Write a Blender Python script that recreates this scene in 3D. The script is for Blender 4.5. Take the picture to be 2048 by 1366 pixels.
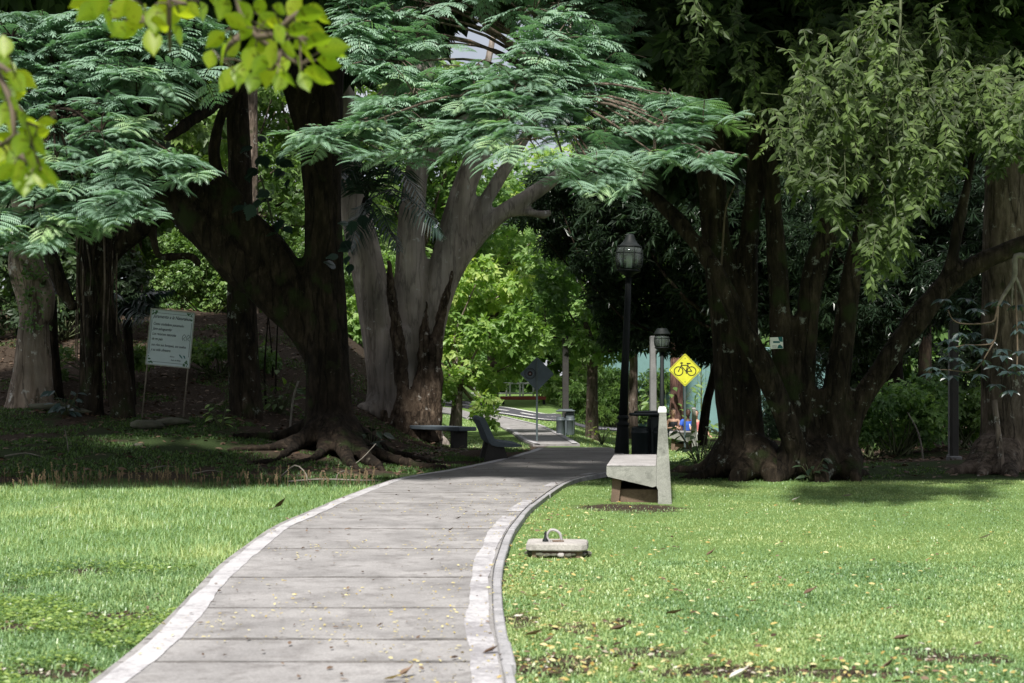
import bpy, math, random
import numpy as np
from mathutils import Vector, Matrix

for _o in list(bpy.data.objects):
    bpy.data.objects.remove(_o, do_unlink=True)
random.seed(7)
RNG = np.random.default_rng(11)
SC = bpy.context.scene
COL = SC.collection

# ---------------------------------------------------------------- camera
CAM_H = 1.3
FPX = 2844.0           # focal length in photograph pixels (50 mm on a 36 mm sensor, 2048 wide)
HOR = 775.0            # row of the horizon in the photograph
cam_d = bpy.data.cameras.new('camera')
cam_d.lens = 50.0
cam_d.sensor_width = 36.0
cam_d.shift_y = (HOR - 683.0) / 2048.0
cam_d.clip_start = 0.1
cam_d.clip_end = 600.0
cam_d.dof.use_dof = True
cam_d.dof.focus_distance = 23.0
cam_d.dof.aperture_fstop = 4.0
cam = bpy.data.objects.new('camera', cam_d)
cam.location = (0, 0, CAM_H)
cam.rotation_euler = (math.radians(90), 0, 0)
COL.objects.link(cam)
SC.camera = cam

# ---------------------------------------------------------------- light
SUN_TRAVEL = Vector((0.13, 0.575, -0.81)).normalized()
SUN_EL = math.asin(-SUN_TRAVEL.z)
SUN_ROT = math.atan2(-SUN_TRAVEL.x, -SUN_TRAVEL.y)
world = bpy.data.worlds.new('World')
SC.world = world
world.use_nodes = True
wn = world.node_tree
for n in list(wn.nodes):
    wn.nodes.remove(n)
w_out = wn.nodes.new('ShaderNodeOutputWorld')
w_bg = wn.nodes.new('ShaderNodeBackground')
w_sky = wn.nodes.new('ShaderNodeTexSky')
w_sky.sky_type = 'NISHITA'
w_sky.sun_disc = False
w_sky.sun_elevation = SUN_EL
w_sky.sun_rotation = SUN_ROT
w_sky.dust_density = 2.0
w_bg.inputs['Strength'].default_value = 0.06
w_tc = wn.nodes.new('ShaderNodeTexCoord')
w_no = wn.nodes.new('ShaderNodeTexNoise')
w_no.inputs['Scale'].default_value = 2.2
w_no.inputs['Detail'].default_value = 7.0
w_no.inputs['Roughness'].default_value = 0.6
w_rp = wn.nodes.new('ShaderNodeValToRGB')
w_rp.color_ramp.elements[0].position = 0.30
w_rp.color_ramp.elements[1].position = 0.55
w_rp.color_ramp.elements[0].color = (0.35, 0.35, 0.35, 1)
w_mx = wn.nodes.new('ShaderNodeMixRGB')
w_mx.inputs[2].default_value = (8.4, 8.6, 9.2, 1)
wn.links.new(w_tc.outputs['Generated'], w_no.inputs['Vector'])
wn.links.new(w_no.outputs['Fac'], w_rp.inputs['Fac'])
wn.links.new(w_rp.outputs['Color'], w_mx.inputs[0])
wn.links.new(w_sky.outputs['Color'], w_mx.inputs[1])
wn.links.new(w_mx.outputs['Color'], w_bg.inputs['Color'])
wn.links.new(w_bg.outputs['Background'], w_out.inputs['Surface'])

sun_d = bpy.data.lights.new('sun', 'SUN')
sun_d.energy = 5.0
sun_d.angle = math.radians(4.0)
sun_d.color = (1.0, 0.96, 0.90)
sun = bpy.data.objects.new('sun', sun_d)
sun.rotation_euler = SUN_TRAVEL.to_track_quat('-Z', 'Y').to_euler()
sun.location = (0, 0, 40)
COL.objects.link(sun)

SC.view_settings.view_transform = 'Standard'
SC.view_settings.look = 'None'
SC.view_settings.exposure = 0.6
SC.view_settings.gamma = 1.0
SC.view_settings.use_curve_mapping = False
try:
    SC.cycles.use_denoising = True
    SC.cycles.max_bounces = 6
    SC.cycles.diffuse_bounces = 3
    SC.cycles.transmission_bounces = 4
    SC.cycles.transparent_max_bounces = 6
    SC.cycles.caustics_reflective = False
    SC.cycles.caustics_refractive = False
except Exception:
    pass

# ---------------------------------------------------------------- helpers
def at(px, py, D):
    """world point that stands D metres in front of the camera at photograph pixel px, py"""
    return np.array(((px - 1024.0) / FPX * D, D, CAM_H - (py - HOR) / FPX * D))

def sstep(a, b, x):
    t = np.clip((np.asarray(x, float) - a) / (b - a), 0, 1)
    return t * t * (3 - 2 * t)

def _hash(ix, iy, iz, seed):
    h = (ix.astype(np.int64) * 374761393 + iy.astype(np.int64) * 668265263 + iz.astype(np.int64) * 2147483647 + seed * 974634777) & 0xffffffff
    h = ((h ^ (h >> 13)) * 1274126177) & 0xffffffff
    h = (h ^ (h >> 16)) & 0xffffffff
    return h / 4294967295.0

def vnoise(P, scale=1.0, seed=0):
    P = np.asarray(P, float) * scale
    if P.shape[-1] == 2:
        P = np.concatenate([P, np.zeros(P.shape[:-1] + (1,))], -1)
    i = np.floor(P)
    f = P - i
    f = f * f * (3 - 2 * f)
    ix, iy, iz = i[..., 0], i[..., 1], i[..., 2]
    r = 0
    for dx in (0, 1):
        for dy in (0, 1):
            for dz in (0, 1):
                w = (f[..., 0] if dx else 1 - f[..., 0]) * (f[..., 1] if dy else 1 - f[..., 1]) * (f[..., 2] if dz else 1 - f[..., 2])
                r = r + w * _hash(ix + dx, iy + dy, iz + dz, seed)
    return r

def fbm(P, scale=1.0, seed=0, octv=4):
    r, a, t = 0, 1.0, 0
    for k in range(octv):
        r = r + a * vnoise(P, scale * 2 ** k, seed + k * 17)
        t += a
        a *= 0.5
    return r / t

def terrain(x, y):
    x = np.asarray(x, float)
    y = np.asarray(y, float)
    z = np.full(np.broadcast(x, y).shape, -0.05)
    # left bank
    s = sstep(-1.2, -6.0, x)
    yy = np.clip(y - 19.5, 0, None)
    bank = 0.105 * np.clip(yy, 0, 8.5) + 0.26 * np.clip(yy - 8.5, 0, 10)
    bank = np.minimum(bank, 3.3)
    z = z + s * bank
    # the dip beyond the crest on the right
    z = z - 0.32 * sstep(24, 33, y) * sstep(1.6, 3.0, x) * (1 - sstep(6.5, 9.5, x) * (1 - sstep(34, 42, y)))
    # slow rise in the distance
    z = z + 0.025 * np.clip(y - 45, 0, 60) * (1 - sstep(2.5, 6, x))
    # unevenness away from the paths
    P = np.stack(np.broadcast_arrays(x, y), -1)
    rough = 0.03 + 0.14 * sstep(20, 25, y) * np.maximum(sstep(-1.5, -4, x), sstep(6.5, 9, x))
    away = np.maximum(sstep(0.4, 1.6, x - 0.3), sstep(-2.3, -3.2, x))
    z = z + (fbm(P, 0.55, 3) - 0.5) * 2 * rough * away
    return z

def tz(x, y):
    return float(terrain(np.array([x]), np.array([y]))[0])

def ground_at(px, py):
    """where the view ray of a photograph pixel meets the ground"""
    D = np.linspace(5, 160, 6000)
    X = (px - 1024.0) / FPX * D
    Z = CAM_H - (py - HOR) / FPX * D
    T = terrain(X, D)
    k = np.argmax(Z <= T)
    if k == 0:
        k = len(D) - 1
    return np.array((X[k], D[k], T[k]))

def np_mesh(name, V, tris=None, quads=None, tint=None, smooth=False, extra=None):
    V = np.ascontiguousarray(V, dtype=np.float32)
    me = bpy.data.meshes.new(name)
    nt = 0 if tris is None else len(tris)
    nq = 0 if quads is None else len(quads)
    loops = []
    if nt:
        loops.append(np.asarray(tris, dtype=np.int32).reshape(-1))
    if nq:
        loops.append(np.asarray(quads, dtype=np.int32).reshape(-1))
    loops = np.concatenate(loops)
    starts = np.concatenate([np.arange(nt, dtype=np.int32) * 3, nt * 3 + np.arange(nq, dtype=np.int32) * 4]).astype(np.int32)
    me.vertices.add(len(V))
    me.vertices.foreach_set('co', V.reshape(-1))
    me.loops.add(len(loops))
    me.loops.foreach_set('vertex_index', loops)
    me.polygons.add(nt + nq)
    me.polygons.foreach_set('loop_start', starts)
    me.polygons.foreach_set('use_smooth', np.full(nt + nq, bool(smooth)))
    me.update(calc_edges=True)
    if tint is not None:
        a = me.attributes.new('tint', 'FLOAT', 'POINT')
        a.data.foreach_set('value', np.ascontiguousarray(tint, dtype=np.float32))
    for k, v in (extra or {}).items():
        a = me.attributes.new(k, 'FLOAT', 'POINT')
        a.data.foreach_set('value', np.ascontiguousarray(v, dtype=np.float32))
    me.validate()
    return me

def catmull(pts, n):
    pts = np.asarray(pts, float)
    if len(pts) == 2:
        t = np.linspace(0, 1, n)[:, None]
        return pts[0] * (1 - t) + pts[1] * t
    P = np.vstack([2 * pts[0] - pts[1], pts, 2 * pts[-1] - pts[-2]])
    m = len(pts) - 1
    out = []
    for u in np.linspace(0, m - 1e-6, n):
        k = int(u)
        t = u - k
        p0, p1, p2, p3 = P[k], P[k + 1], P[k + 2], P[k + 3]
        out.append(0.5 * ((2 * p1) + (-p0 + p2) * t + (2 * p0 - 5 * p1 + 4 * p2 - p3) * t * t + (-p0 + 3 * p1 - 3 * p2 + p3) * t ** 3))
    return np.array(out)

class MB:
    """collects shapes, then links them as ONE mesh object"""
    def __init__(self):
        self.V, self.T, self.Q, self.n = [], [], [], 0
        self.tint = []

    def add(self, V, T=None, Q=None, tint=None):
        V = np.asarray(V, float).reshape(-1, 3)
        if T is not None and len(T):
            self.T.append(np.asarray(T, int).reshape(-1, 3) + self.n)
        if Q is not None and len(Q):
            self.Q.append(np.asarray(Q, int).reshape(-1, 4) + self.n)
        self.V.append(V)
        t = np.full(len(V), 0.5) if tint is None else np.broadcast_to(np.asarray(tint, float), (len(V),))
        self.tint.append(t)
        self.n += len(V)
        return self

    def tube(self, pts, rad, seg=8, n=None, caps=True, tint=None, squash=None):
        pts = np.asarray(pts, float)
        rad = np.broadcast_to(np.asarray(rad, float), (len(pts),))
        if n is None:
            n = max(2, (len(pts) - 1) * 3 + 1) if len(pts) > 2 else 2
        C = catmull(pts, n)
        R = np.interp(np.linspace(0, len(pts) - 1, n), np.arange(len(pts)), rad)
        T = np.gradient(C, axis=0)
        T /= np.linalg.norm(T, axis=1, keepdims=True) + 1e-9
        up = np.array((0, 0, 1.0)) if abs(T[0][2]) < 0.9 else np.array((0, 1.0, 0))
        N = np.cross(up, T[0]); N /= np.linalg.norm(N)
        ang = np.linspace(0, 2 * math.pi, seg, endpoint=False)
        V = []
        for i in range(n):
            N = N - T[i] * np.dot(N, T[i]); N /= np.linalg.norm(N) + 1e-9
            B = np.cross(T[i], N)
            V.append(C[i] + R[i] * (np.cos(ang)[:, None] * N + np.sin(ang)[:, None] * B))
        V = np.concatenate(V)
        i = np.arange(n - 1)[:, None] * seg
        j = np.arange(seg)[None, :]
        j2 = (j + 1) % seg
        Q = np.stack([i + j, i + j2, i + seg + j2, i + seg + j], -1).reshape(-1, 4)
        Tt = []
        if caps:
            V = np.vstack([V, C[0], C[-1]])
            a, b = n * seg, n * seg + 1
            for k in range(seg):
                Tt.append((a, (k + 1) % seg, k))
                Tt.append((b, (n - 1) * seg + k, (n - 1) * seg + (k + 1) % seg))
        return self.add(V, Tt, Q, tint)

    def box(self, c, s, rot=0.0, bev=0.0, tint=None):
        """axis box centre c, full size s, turned about z, edges chamfered by bev"""
        hx, hy, hz = s[0] / 2, s[1] / 2, s[2] / 2
        if bev <= 0:
            V = np.array([(x, y, z) for z in (-hz, hz) for y in (-hy, hy) for x in (-hx, hx)])
            Q = [(0, 2, 3, 1), (4, 5, 7, 6), (0, 1, 5, 4), (2, 6, 7, 3), (0, 4, 6, 2), (1, 3, 7, 5)]
        else:
            b = min(bev, hx * .9, hy * .9, hz * .9)
            prof = [(-hz, b), (-hz + b, 0), (hz - b, 0), (hz, b)]
            V = []
            for z, ins in prof:
                x0, y0 = hx - ins, hy - ins
                V += [(-x0, -y0 + b * 0.6, z), (-x0 + b * 0.6, -y0, z), (x0 - b * 0.6, -y0, z), (x0, -y0 + b * 0.6, z),
                      (x0, y0 - b * 0.6, z), (x0 - b * 0.6, y0, z), (-x0 + b * 0.6, y0, z), (-x0, y0 - b * 0.6, z)]
            Q, T = [], []
            for l in range(3):
                for k in range(8):
                    Q.append((l * 8 + k, l * 8 + (k + 1) % 8, l * 8 + 8 + (k + 1) % 8, l * 8 + 8 + k))
            for k in range(1, 7):
                T.append((0, k + 1, k)); T.append((24, 24 + k, 24 + k + 1))
            V = np.array(V)
        ca, sa = math.cos(rot), math.sin(rot)
        V = V @ np.array(((ca, sa, 0), (-sa, ca, 0), (0, 0, 1.0))) + np.asarray(c, float)
        return self.add(V, T if bev > 0 else None, Q, tint)

    def lathe(self, c, prof, seg=16, tint=None):
        """profile of (radius, z) turned about the vertical through c"""
        ang = np.linspace(0, 2 * math.pi, seg, endpoint=False)
        V = np.concatenate([np.stack([r * np.cos(ang), r * np.sin(ang), np.full(seg, z)], -1) for r, z in prof]) + np.asarray(c, float)
        n = len(prof)
        i = np.arange(n - 1)[:, None] * seg
        j = np.arange(seg)[None, :]
        j2 = (j + 1) % seg
        Q = np.stack([i + j, i + j2, i + seg + j2, i + seg + j], -1).reshape(-1, 4)
        T = []
        V = np.vstack([V, np.asarray(c) + (0, 0, prof[0][1]), np.asarray(c) + (0, 0, prof[-1][1])])
        for k in range(seg):
            T.append((n * seg, (k + 1) % seg, k)); T.append((n * seg + 1, (n - 1) * seg + k, (n - 1) * seg + (k + 1) % seg))
        return self.add(V, T, Q, tint)

    def prism(self, poly, y0, y1, tint=None):
        """outline of (x, z) run from y0 to y1"""
        poly = np.asarray(poly, float)
        n = len(poly)
        V = np.vstack([np.stack([poly[:, 0], np.full(n, y0), poly[:, 1]], -1), np.stack([poly[:, 0], np.full(n, y1), poly[:, 1]], -1)])
        from mathutils.geometry import tessellate_polygon
        tr = tessellate_polygon([[Vector((p[0], p[1], 0)) for p in poly]])
        T = [(a, b, c) for a, b, c in tr] + [(c + n, b + n, a + n) for a, b, c in tr]
        Q = [(k, (k + 1) % n, n + (k + 1) % n, n + k) for k in range(n)]
        return self.add(V, T, Q, tint)

    def data(self):
        return (np.concatenate(self.V), np.concatenate(self.T) if self.T else None, np.concatenate(self.Q) if self.Q else None)

    def mesh(self, name, smooth=False, fix=True):
        V, T, Q = self.data()
        me = np_mesh(name, V, T, Q, np.concatenate(self.tint), smooth)
        if fix:
            fix_normals(me)
        return me

    def build(self, name, mat, parent=None, smooth=False, kind=None, fix=True):
        return put(name, self.mesh(name, smooth, fix), mat, parent, kind)

def fix_normals(me):
    import bmesh
    bm = bmesh.new(); bm.from_mesh(me)
    bmesh.ops.recalc_face_normals(bm, faces=bm.faces)
    bm.to_mesh(me); bm.free()

def put(name, me, mat, parent=None, kind=None):
    """link a mesh whose coordinates are the world's (or the parent's when the parent is unplaced yet)"""
    o = bpy.data.objects.new(name, me)
    if mat is not None and not len(me.materials):
        me.materials.append(mat)
    COL.objects.link(o)
    if parent is not None:
        o.parent = parent
        if parent.get('_world'):
            L = Vector(parent['_base'])
            me.transform(Matrix.Translation(-L))
            o['_world'] = 1
            o['_base'] = parent['_base']
    if kind:
        o['kind'] = kind
    return o

def tag(o, label=None, cat=None, group=None, kind=None):
    if label: o['label'] = label
    if cat: o['category'] = cat
    if group: o['group'] = group
    if kind: o['kind'] = kind
    return o

def thing(name, label, cat, base=(0, 0, 0), group=None, world=True, rz=0.0):
    """Empty at the base of a thing; world=True: its parts are modelled in world coordinates and shifted to it"""
    o = bpy.data.objects.new(name, None)
    o.empty_display_size = 0.2
    o.location = Vector([float(v) for v in base])
    o.rotation_euler = (0, 0, rz)
    COL.objects.link(o)
    tag(o, label, cat, group)
    if world:
        o['_world'] = 1
        o['_base'] = [float(v) for v in base]
    return o

def copy_tree(o, parent=None):
    c = o.copy()
    COL.objects.link(c)
    if parent is not None:
        c.parent = parent
    for ch in [q for q in bpy.data.objects if q.parent is o]:
        copy_tree(ch, c)
    return c

def smooth_mesh(me, it):
    """a few rounds of Laplacian smoothing in numpy"""
    n = len(me.vertices)
    co = np.empty(n * 3, np.float32); me.vertices.foreach_get('co', co); co = co.reshape(-1, 3).astype(float)
    e = np.empty(len(me.edges) * 2, np.int32); me.edges.foreach_get('vertices', e); e = e.reshape(-1, 2)
    deg = np.bincount(e.reshape(-1), minlength=n)[:, None]
    for _ in range(it):
        s = np.zeros_like(co)
        for k in range(3):
            s[:, k] = np.bincount(e[:, 0], co[e[:, 1], k], n) + np.bincount(e[:, 1], co[e[:, 0], k], n)
        co = co * 0.4 + 0.6 * s / np.maximum(deg, 1)
    return co

def fuse(mb, name, voxel, it=3, disp=None):
    """grow overlapping tubes into one continuous skin"""
    V, T, Q = mb.data()
    me = np_mesh(name + '_raw', V, T, Q)
    fix_normals(me)
    tmp = bpy.data.objects.new(name + '_raw', me)
    COL.objects.link(tmp)
    m = tmp.modifiers.new('r', 'REMESH')
    m.mode = 'VOXEL'
    m.voxel_size = voxel
    dg = bpy.context.evaluated_depsgraph_get()
    dg.update()
    res = bpy.data.meshes.new_from_object(tmp.evaluated_get(dg))
    bpy.data.objects.remove(tmp, do_unlink=True)
    bpy.data.meshes.remove(me)
    res.name = name
    co = smooth_mesh(res, it)
    if disp is not None:
        res.vertices.foreach_set('co', co.astype(np.float32).reshape(-1)); res.update()
        nn = np.empty(len(co) * 3, np.float32); res.vertices.foreach_get('normal', nn); nn = nn.reshape(-1, 3)
        co = co + nn * disp(co)[:, None]
    res.vertices.foreach_set('co', co.astype(np.float32).reshape(-1))
    res.polygons.foreach_set('use_smooth', np.ones(len(res.polygons), dtype=bool))
    res.update()
    return res

# ---------------------------------------------------------------- materials
def new_mat(name):
    m = bpy.data.materials.new(name)
    m.use_nodes = True
    nt = m.node_tree
    for n in list(nt.nodes):
        nt.nodes.remove(n)
    out = nt.nodes.new('ShaderNodeOutputMaterial')
    bs = nt.nodes.new('ShaderNodeBsdfPrincipled')
    nt.links.new(bs.outputs[0], out.inputs[0])
    return m, nt, bs, out

def N(nt, typ, **kw):
    n = nt.nodes.new('ShaderNode' + typ)
    for k, v in kw.items():
        if k in n.inputs:
            n.inputs[k].default_value = v
        else:
            setattr(n, k, v)
    return n

def ramp(nt, stops):
    r = nt.nodes.new('ShaderNodeValToRGB')
    e = r.color_ramp.elements
    while len(e) < len(stops):
        e.new(0.5)
    for k, (p, c) in enumerate(stops):
        e[k].position = p
        e[k].color = (c[0], c[1], c[2], 1) if len(c) == 3 else c
    return r

def coords(nt, scale=(1, 1, 1)):
    tc = nt.nodes.new('ShaderNodeTexCoord')
    mp = nt.nodes.new('ShaderNodeMapping')
    mp.inputs['Scale'].default_value = scale
    nt.links.new(tc.outputs['Object'], mp.inputs['Vector'])
    return mp

def plain(name, col, rough=0.6, metal=0.0, var=0.15, scale=6.0, bump=0.0, spec=0.4):
    m, nt, bs, out = new_mat(name)
    mp = coords(nt)
    no = N(nt, 'TexNoise', Scale=scale, Detail=5.0)
    nt.links.new(mp.outputs[0], no.inputs['Vector'])
    r = ramp(nt, [(0.25, [c * (1 - var) for c in col]), (0.75, [min(1, c * (1 + var)) for c in col])])
    nt.links.new(no.outputs['Fac'], r.inputs['Fac'])
    nt.links.new(r.outputs[0], bs.inputs['Base Color'])
    bs.inputs['Roughness'].default_value = rough
    bs.inputs['Metallic'].default_value = metal
    bs.inputs['Specular IOR Level'].default_value = spec
    if bump:
        b = N(nt, 'Bump', Strength=bump, Distance=0.01)
        nt.links.new(no.outputs['Fac'], b.inputs['Height'])
        nt.links.new(b.outputs[0], bs.inputs['Normal'])
    return m

def leaf_mat(name, stops, trans=0.35, rough=0.45, spec=0.35, tcol=(1.25, 1.35, 0.55)):
    """stops: three colours from the dark to the bright leaves of the plant"""
    m, nt, bs, out = new_mat(name)
    at_ = N(nt, 'Attribute', attribute_name='tint')
    oi = nt.nodes.new('ShaderNodeObjectInfo')
    ma = N(nt, 'Math', operation='MULTIPLY_ADD'); ma.inputs[1].default_value = 0.35
    nt.links.new(oi.outputs['Random'], ma.inputs[0]); nt.links.new(at_.outputs['Fac'], ma.inputs[2])
    sb = N(nt, 'Math', operation='SUBTRACT'); sb.inputs[1].default_value = 0.17
    nt.links.new(ma.outputs[0], sb.inputs[0])
    k = len(stops)
    r = ramp(nt, [(0.08 + 0.84 * i / (k - 1), c) for i, c in enumerate(stops)])
    nt.links.new(sb.outputs[0], r.inputs['Fac'])
    nt.links.new(r.outputs[0], bs.inputs['Base Color'])
    bs.inputs['Roughness'].default_value = rough
    bs.inputs['Specular IOR Level'].default_value = spec
    tr = nt.nodes.new('ShaderNodeBsdfTranslucent')
    mu = N(nt, 'MixRGB', blend_type='MULTIPLY'); mu.inputs[0].default_value = 1.0
    mu.inputs[2].default_value = (tcol[0], tcol[1], tcol[2], 1)
    nt.links.new(r.outputs[0], mu.inputs[1]); nt.links.new(mu.outputs[0], tr.inputs['Color'])
    mx = nt.nodes.new('ShaderNodeMixShader'); mx.inputs[0].default_value = trans
    nt.links.new(bs.outputs[0], mx.inputs[1]); nt.links.new(tr.outputs[0], mx.inputs[2])
    nt.links.new(mx.outputs[0], out.inputs[0])
    return m

def bark_mat(name, dark, mid, pale, lichen=0.0, lic=(0.30, 0.32, 0.29), zs=0.25, bump=0.6, moss=0.0, scale=9.0, crack=0.5):
    m, nt, bs, out = new_mat(name)
    mp = coords(nt, (1, 1, zs))
    n1 = N(nt, 'TexNoise', Scale=scale, Detail=8.0, Roughness=0.65)
    nt.links.new(mp.outputs[0], n1.inputs['Vector'])
    r = ramp(nt, [(0.30, dark), (0.52, mid), (0.72, pale)])
    nt.links.new(n1.outputs['Fac'], r.inputs['Fac'])
    mp2 = coords(nt)
    n0 = N(nt, 'TexNoise', Scale=0.9, Detail=3.0)
    nt.links.new(mp2.outputs[0], n0.inputs['Vector'])
    r0 = ramp(nt, [(0.35, (0.6, 0.6, 0.6)), (0.65, (1.25, 1.2, 1.15))])
    nt.links.new(n0.outputs['Fac'], r0.inputs['Fac'])
    mu = N(nt, 'MixRGB', blend_type='MULTIPLY'); mu.inputs[0].default_value = 1.0
    nt.links.new(r.outputs[0], mu.inputs[1]); nt.links.new(r0.outputs[0], mu.inputs[2])
    last = mu.outputs[0]
    # fissures: thin dark lines that run with the grain
    mp3 = coords(nt, (1, 1, 0.16))
    n6 = N(nt, 'TexNoise', Scale=3.4, Detail=5.0, Roughness=0.55)
    nt.links.new(mp3.outputs[0], n6.inputs['Vector'])
    r6 = ramp(nt, [(0.455, (1, 1, 1)), (0.478, (1 - crack,) * 3), (0.492, (1 - crack,) * 3), (0.515, (1, 1, 1))])
    nt.links.new(n6.outputs['Fac'], r6.inputs['Fac'])
    mc = N(nt, 'MixRGB', blend_type='MULTIPLY'); mc.inputs[0].default_value = 1.0
    nt.links.new(last, mc.inputs[1]); nt.links.new(r6.outputs[0], mc.inputs[2])
    last = mc.outputs[0]
    if moss > 0:
        n4 = N(nt, 'TexNoise', Scale=2.3, Detail=6.0)
        nt.links.new(mp2.outputs[0], n4.inputs['Vector'])
        r4 = ramp(nt, [(0.62 - 0.2 * moss, (0, 0, 0)), (0.72 - 0.2 * moss, (1, 1, 1))])
        nt.links.new(n4.outputs['Fac'], r4.inputs['Fac'])
        mx = N(nt, 'MixRGB'); mx.inputs[2].default_value = (0.026, 0.034, 0.013, 1)
        nt.links.new(r4.outputs[0], mx.inputs[0]); nt.links.new(last, mx.inputs[1])
        last = mx.outputs[0]
    if lichen > 0:
        n2 = N(nt, 'TexNoise', Scale=5.0, Detail=9.0, Roughness=0.72)
        nt.links.new(mp2.outputs[0], n2.inputs['Vector'])
        p = 0.645 - 0.10 * lichen
        r2 = ramp(nt, [(p, (0, 0, 0)), (p + 0.05, (.8, .8, .8))])
        nt.links.new(n2.outputs['Fac'], r2.inputs['Fac'])
        mx = N(nt, 'MixRGB'); mx.inputs[2].default_value = (lic[0], lic[1], lic[2], 1)
        nt.links.new(r2.outputs[0], mx.inputs[0]); nt.links.new(last, mx.inputs[1])
        last = mx.outputs[0]
    nt.links.new(last, bs.inputs['Base Color'])
    bs.inputs['Roughness'].default_value = 0.9
    bs.inputs['Specular IOR Level'].default_value = 0.12
    b = N(nt, 'Bump', Strength=min(1.0, bump * 1.3), Distance=0.07)
    hm_ = N(nt, 'Math', operation='MULTIPLY'); nt.links.new(n1.outputs['Fac'], hm_.inputs[0]); nt.links.new(r6.outputs[0], hm_.inputs[1])
    nt.links.new(hm_.outputs[0], b.inputs['Height'])
    nt.links.new(b.outputs[0], bs.inputs['Normal'])
    return m

def concrete_mat(name, base, var=0.25, scale=1.4, stain=(0.12, 0.11, 0.10), stain_amt=0.5, bump=0.25, speck=True, rough=0.85):
    m, nt, bs, out = new_mat(name)
    mp = coords(nt)
    oi = nt.nodes.new('ShaderNodeObjectInfo')
    ad = N(nt, 'VectorMath', operation='ADD')
    nt.links.new(mp.outputs[0], ad.inputs[0]); nt.links.new(oi.outputs['Location'], ad.inputs[1])
    n1 = N(nt, 'TexNoise', Scale=scale, Detail=8.0, Roughness=0.6)
    nt.links.new(ad.outputs[0], n1.inputs['Vector'])
    r = ramp(nt, [(0.28, [c * (1 - var) for c in base]), (0.5, base), (0.75, [c * (1 + var) for c in base])])
    nt.links.new(n1.outputs['Fac'], r.inputs['Fac'])
    n2 = N(nt, 'TexNoise', Scale=scale * 2.7, Detail=6.0, Roughness=0.7)
    nt.links.new(ad.outputs[0], n2.inputs['Vector'])
    r2 = ramp(nt, [(0.5, (0, 0, 0)), (0.72, (stain_amt,) * 3)])
    nt.links.new(n2.outputs['Fac'], r2.inputs['Fac'])
    mx = N(nt, 'MixRGB'); mx.inputs[2].default_value = (stain[0], stain[1], stain[2], 1)
    nt.links.new(r2.outputs[0], mx.inputs[0]); nt.links.new(r.outputs[0], mx.inputs[1])
    n3 = N(nt, 'TexNoise', Scale=90.0, Detail=3.0)
    nt.links.new(ad.outputs[0], n3.inputs['Vector'])
    r3 = ramp(nt, [(0.3, (0.78, 0.78, 0.78)), (0.7, (1.12, 1.12, 1.12))])
    nt.links.new(n3.outputs['Fac'], r3.inputs['Fac'])
    mu = N(nt, 'MixRGB', blend_type='MULTIPLY'); mu.inputs[0].default_value = 1.0
    nt.links.new(mx.outputs[0], mu.inputs[1]); nt.links.new(r3.outputs[0], mu.inputs[2])
    nt.links.new(mu.outputs[0], bs.inputs['Base Color'])
    bs.inputs['Roughness'].default_value = rough
    bs.inputs['Specular IOR Level'].default_value = 0.25
    b = N(nt, 'Bump', Strength=bump, Distance=0.01)
    nt.links.new(n3.outputs['Fac'], b.inputs['Height'])
    nt.links.new(b.outputs[0], bs.inputs['Normal'])
    return m

def paint_mat(name, worn=0.5):
    """old white line paint, worn through to the concrete"""
    m, nt, bs, out = new_mat(name)
    mp = coords(nt)
    n1 = N(nt, 'TexNoise', Scale=2.6, Detail=9.0, Roughness=0.72)
    nt.links.new(mp.outputs[0], n1.inputs['Vector'])
    p = 0.36 + 0.14 * worn
    r = ramp(nt, [(p - 0.07, (0.25, 0.24, 0.25)), (p + 0.03, (0.42, 0.41, 0.42)), (0.75, (0.52, 0.51, 0.51))])
    n2 = N(nt, 'TexNoise', Scale=28.0, Detail=5.0, Roughness=0.7)
    nt.links.new(mp.outputs[0], n2.inputs['Vector'])
    ma = N(nt, 'MixRGB'); ma.inputs[0].default_value = 0.38
    nt.links.new(n1.outputs['Fac'], ma.inputs[1]); nt.links.new(n2.outputs['Fac'], ma.inputs[2])
    nt.links.new(ma.outputs[0], r.inputs['Fac'])
    nt.links.new(r.outputs[0], bs.inputs['Base Color'])
    bs.inputs['Roughness'].default_value = 0.75
    bs.inputs['Specular IOR Level'].default_value = 0.25
    return m

M = {}
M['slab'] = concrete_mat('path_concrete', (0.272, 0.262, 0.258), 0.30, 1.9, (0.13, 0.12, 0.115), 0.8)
M['slab_shade'] = concrete_mat('shaded_path_concrete', (0.20, 0.19, 0.18), 0.25, 1.1, (0.11, 0.10, 0.09), 0.6)  # darker copy of the path concrete, tree shade put into its colour
M['kerb'] = concrete_mat('kerb_concrete', (0.33, 0.325, 0.335), 0.25, 2.0, (0.09, 0.09, 0.09), 0.7)
M['bench'] = concrete_mat('bench_concrete', (0.27, 0.275, 0.245), 0.30, 2.6, (0.11, 0.115, 0.10), 0.85)
M['bench_top'] = concrete_mat('bench_top_concrete', (0.36, 0.345, 0.345), 0.2, 3.0, (0.20, 0.185, 0.175), 0.7)
M['bench_dirt'] = concrete_mat('earth_stained_concrete', (0.15, 0.105, 0.075), 0.3, 2.5, (0.07, 0.045, 0.03), 0.8)
M['joint'] = concrete_mat('earth_in_joints', (0.12, 0.112, 0.106), 0.4, 7.0, (0.22, 0.21, 0.205), 1.0)
M['bench_blue'] = concrete_mat('blue_grey_concrete', (0.11, 0.135, 0.155), 0.2, 2.2, (0.06, 0.07, 0.07), 0.6)
M['bench_dark'] = concrete_mat('dark_concrete', (0.05, 0.048, 0.045), 0.2, 2.2, (0.03, 0.03, 0.03), 0.6)
M['paint'] = paint_mat('white_line_paint', 0.75)
M['paint_worn'] = paint_mat('worn_white_line_paint', 1.05)
M['white'] = plain('white_paint', (0.74, 0.74, 0.74), 0.6, 0, 0.08)
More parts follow.
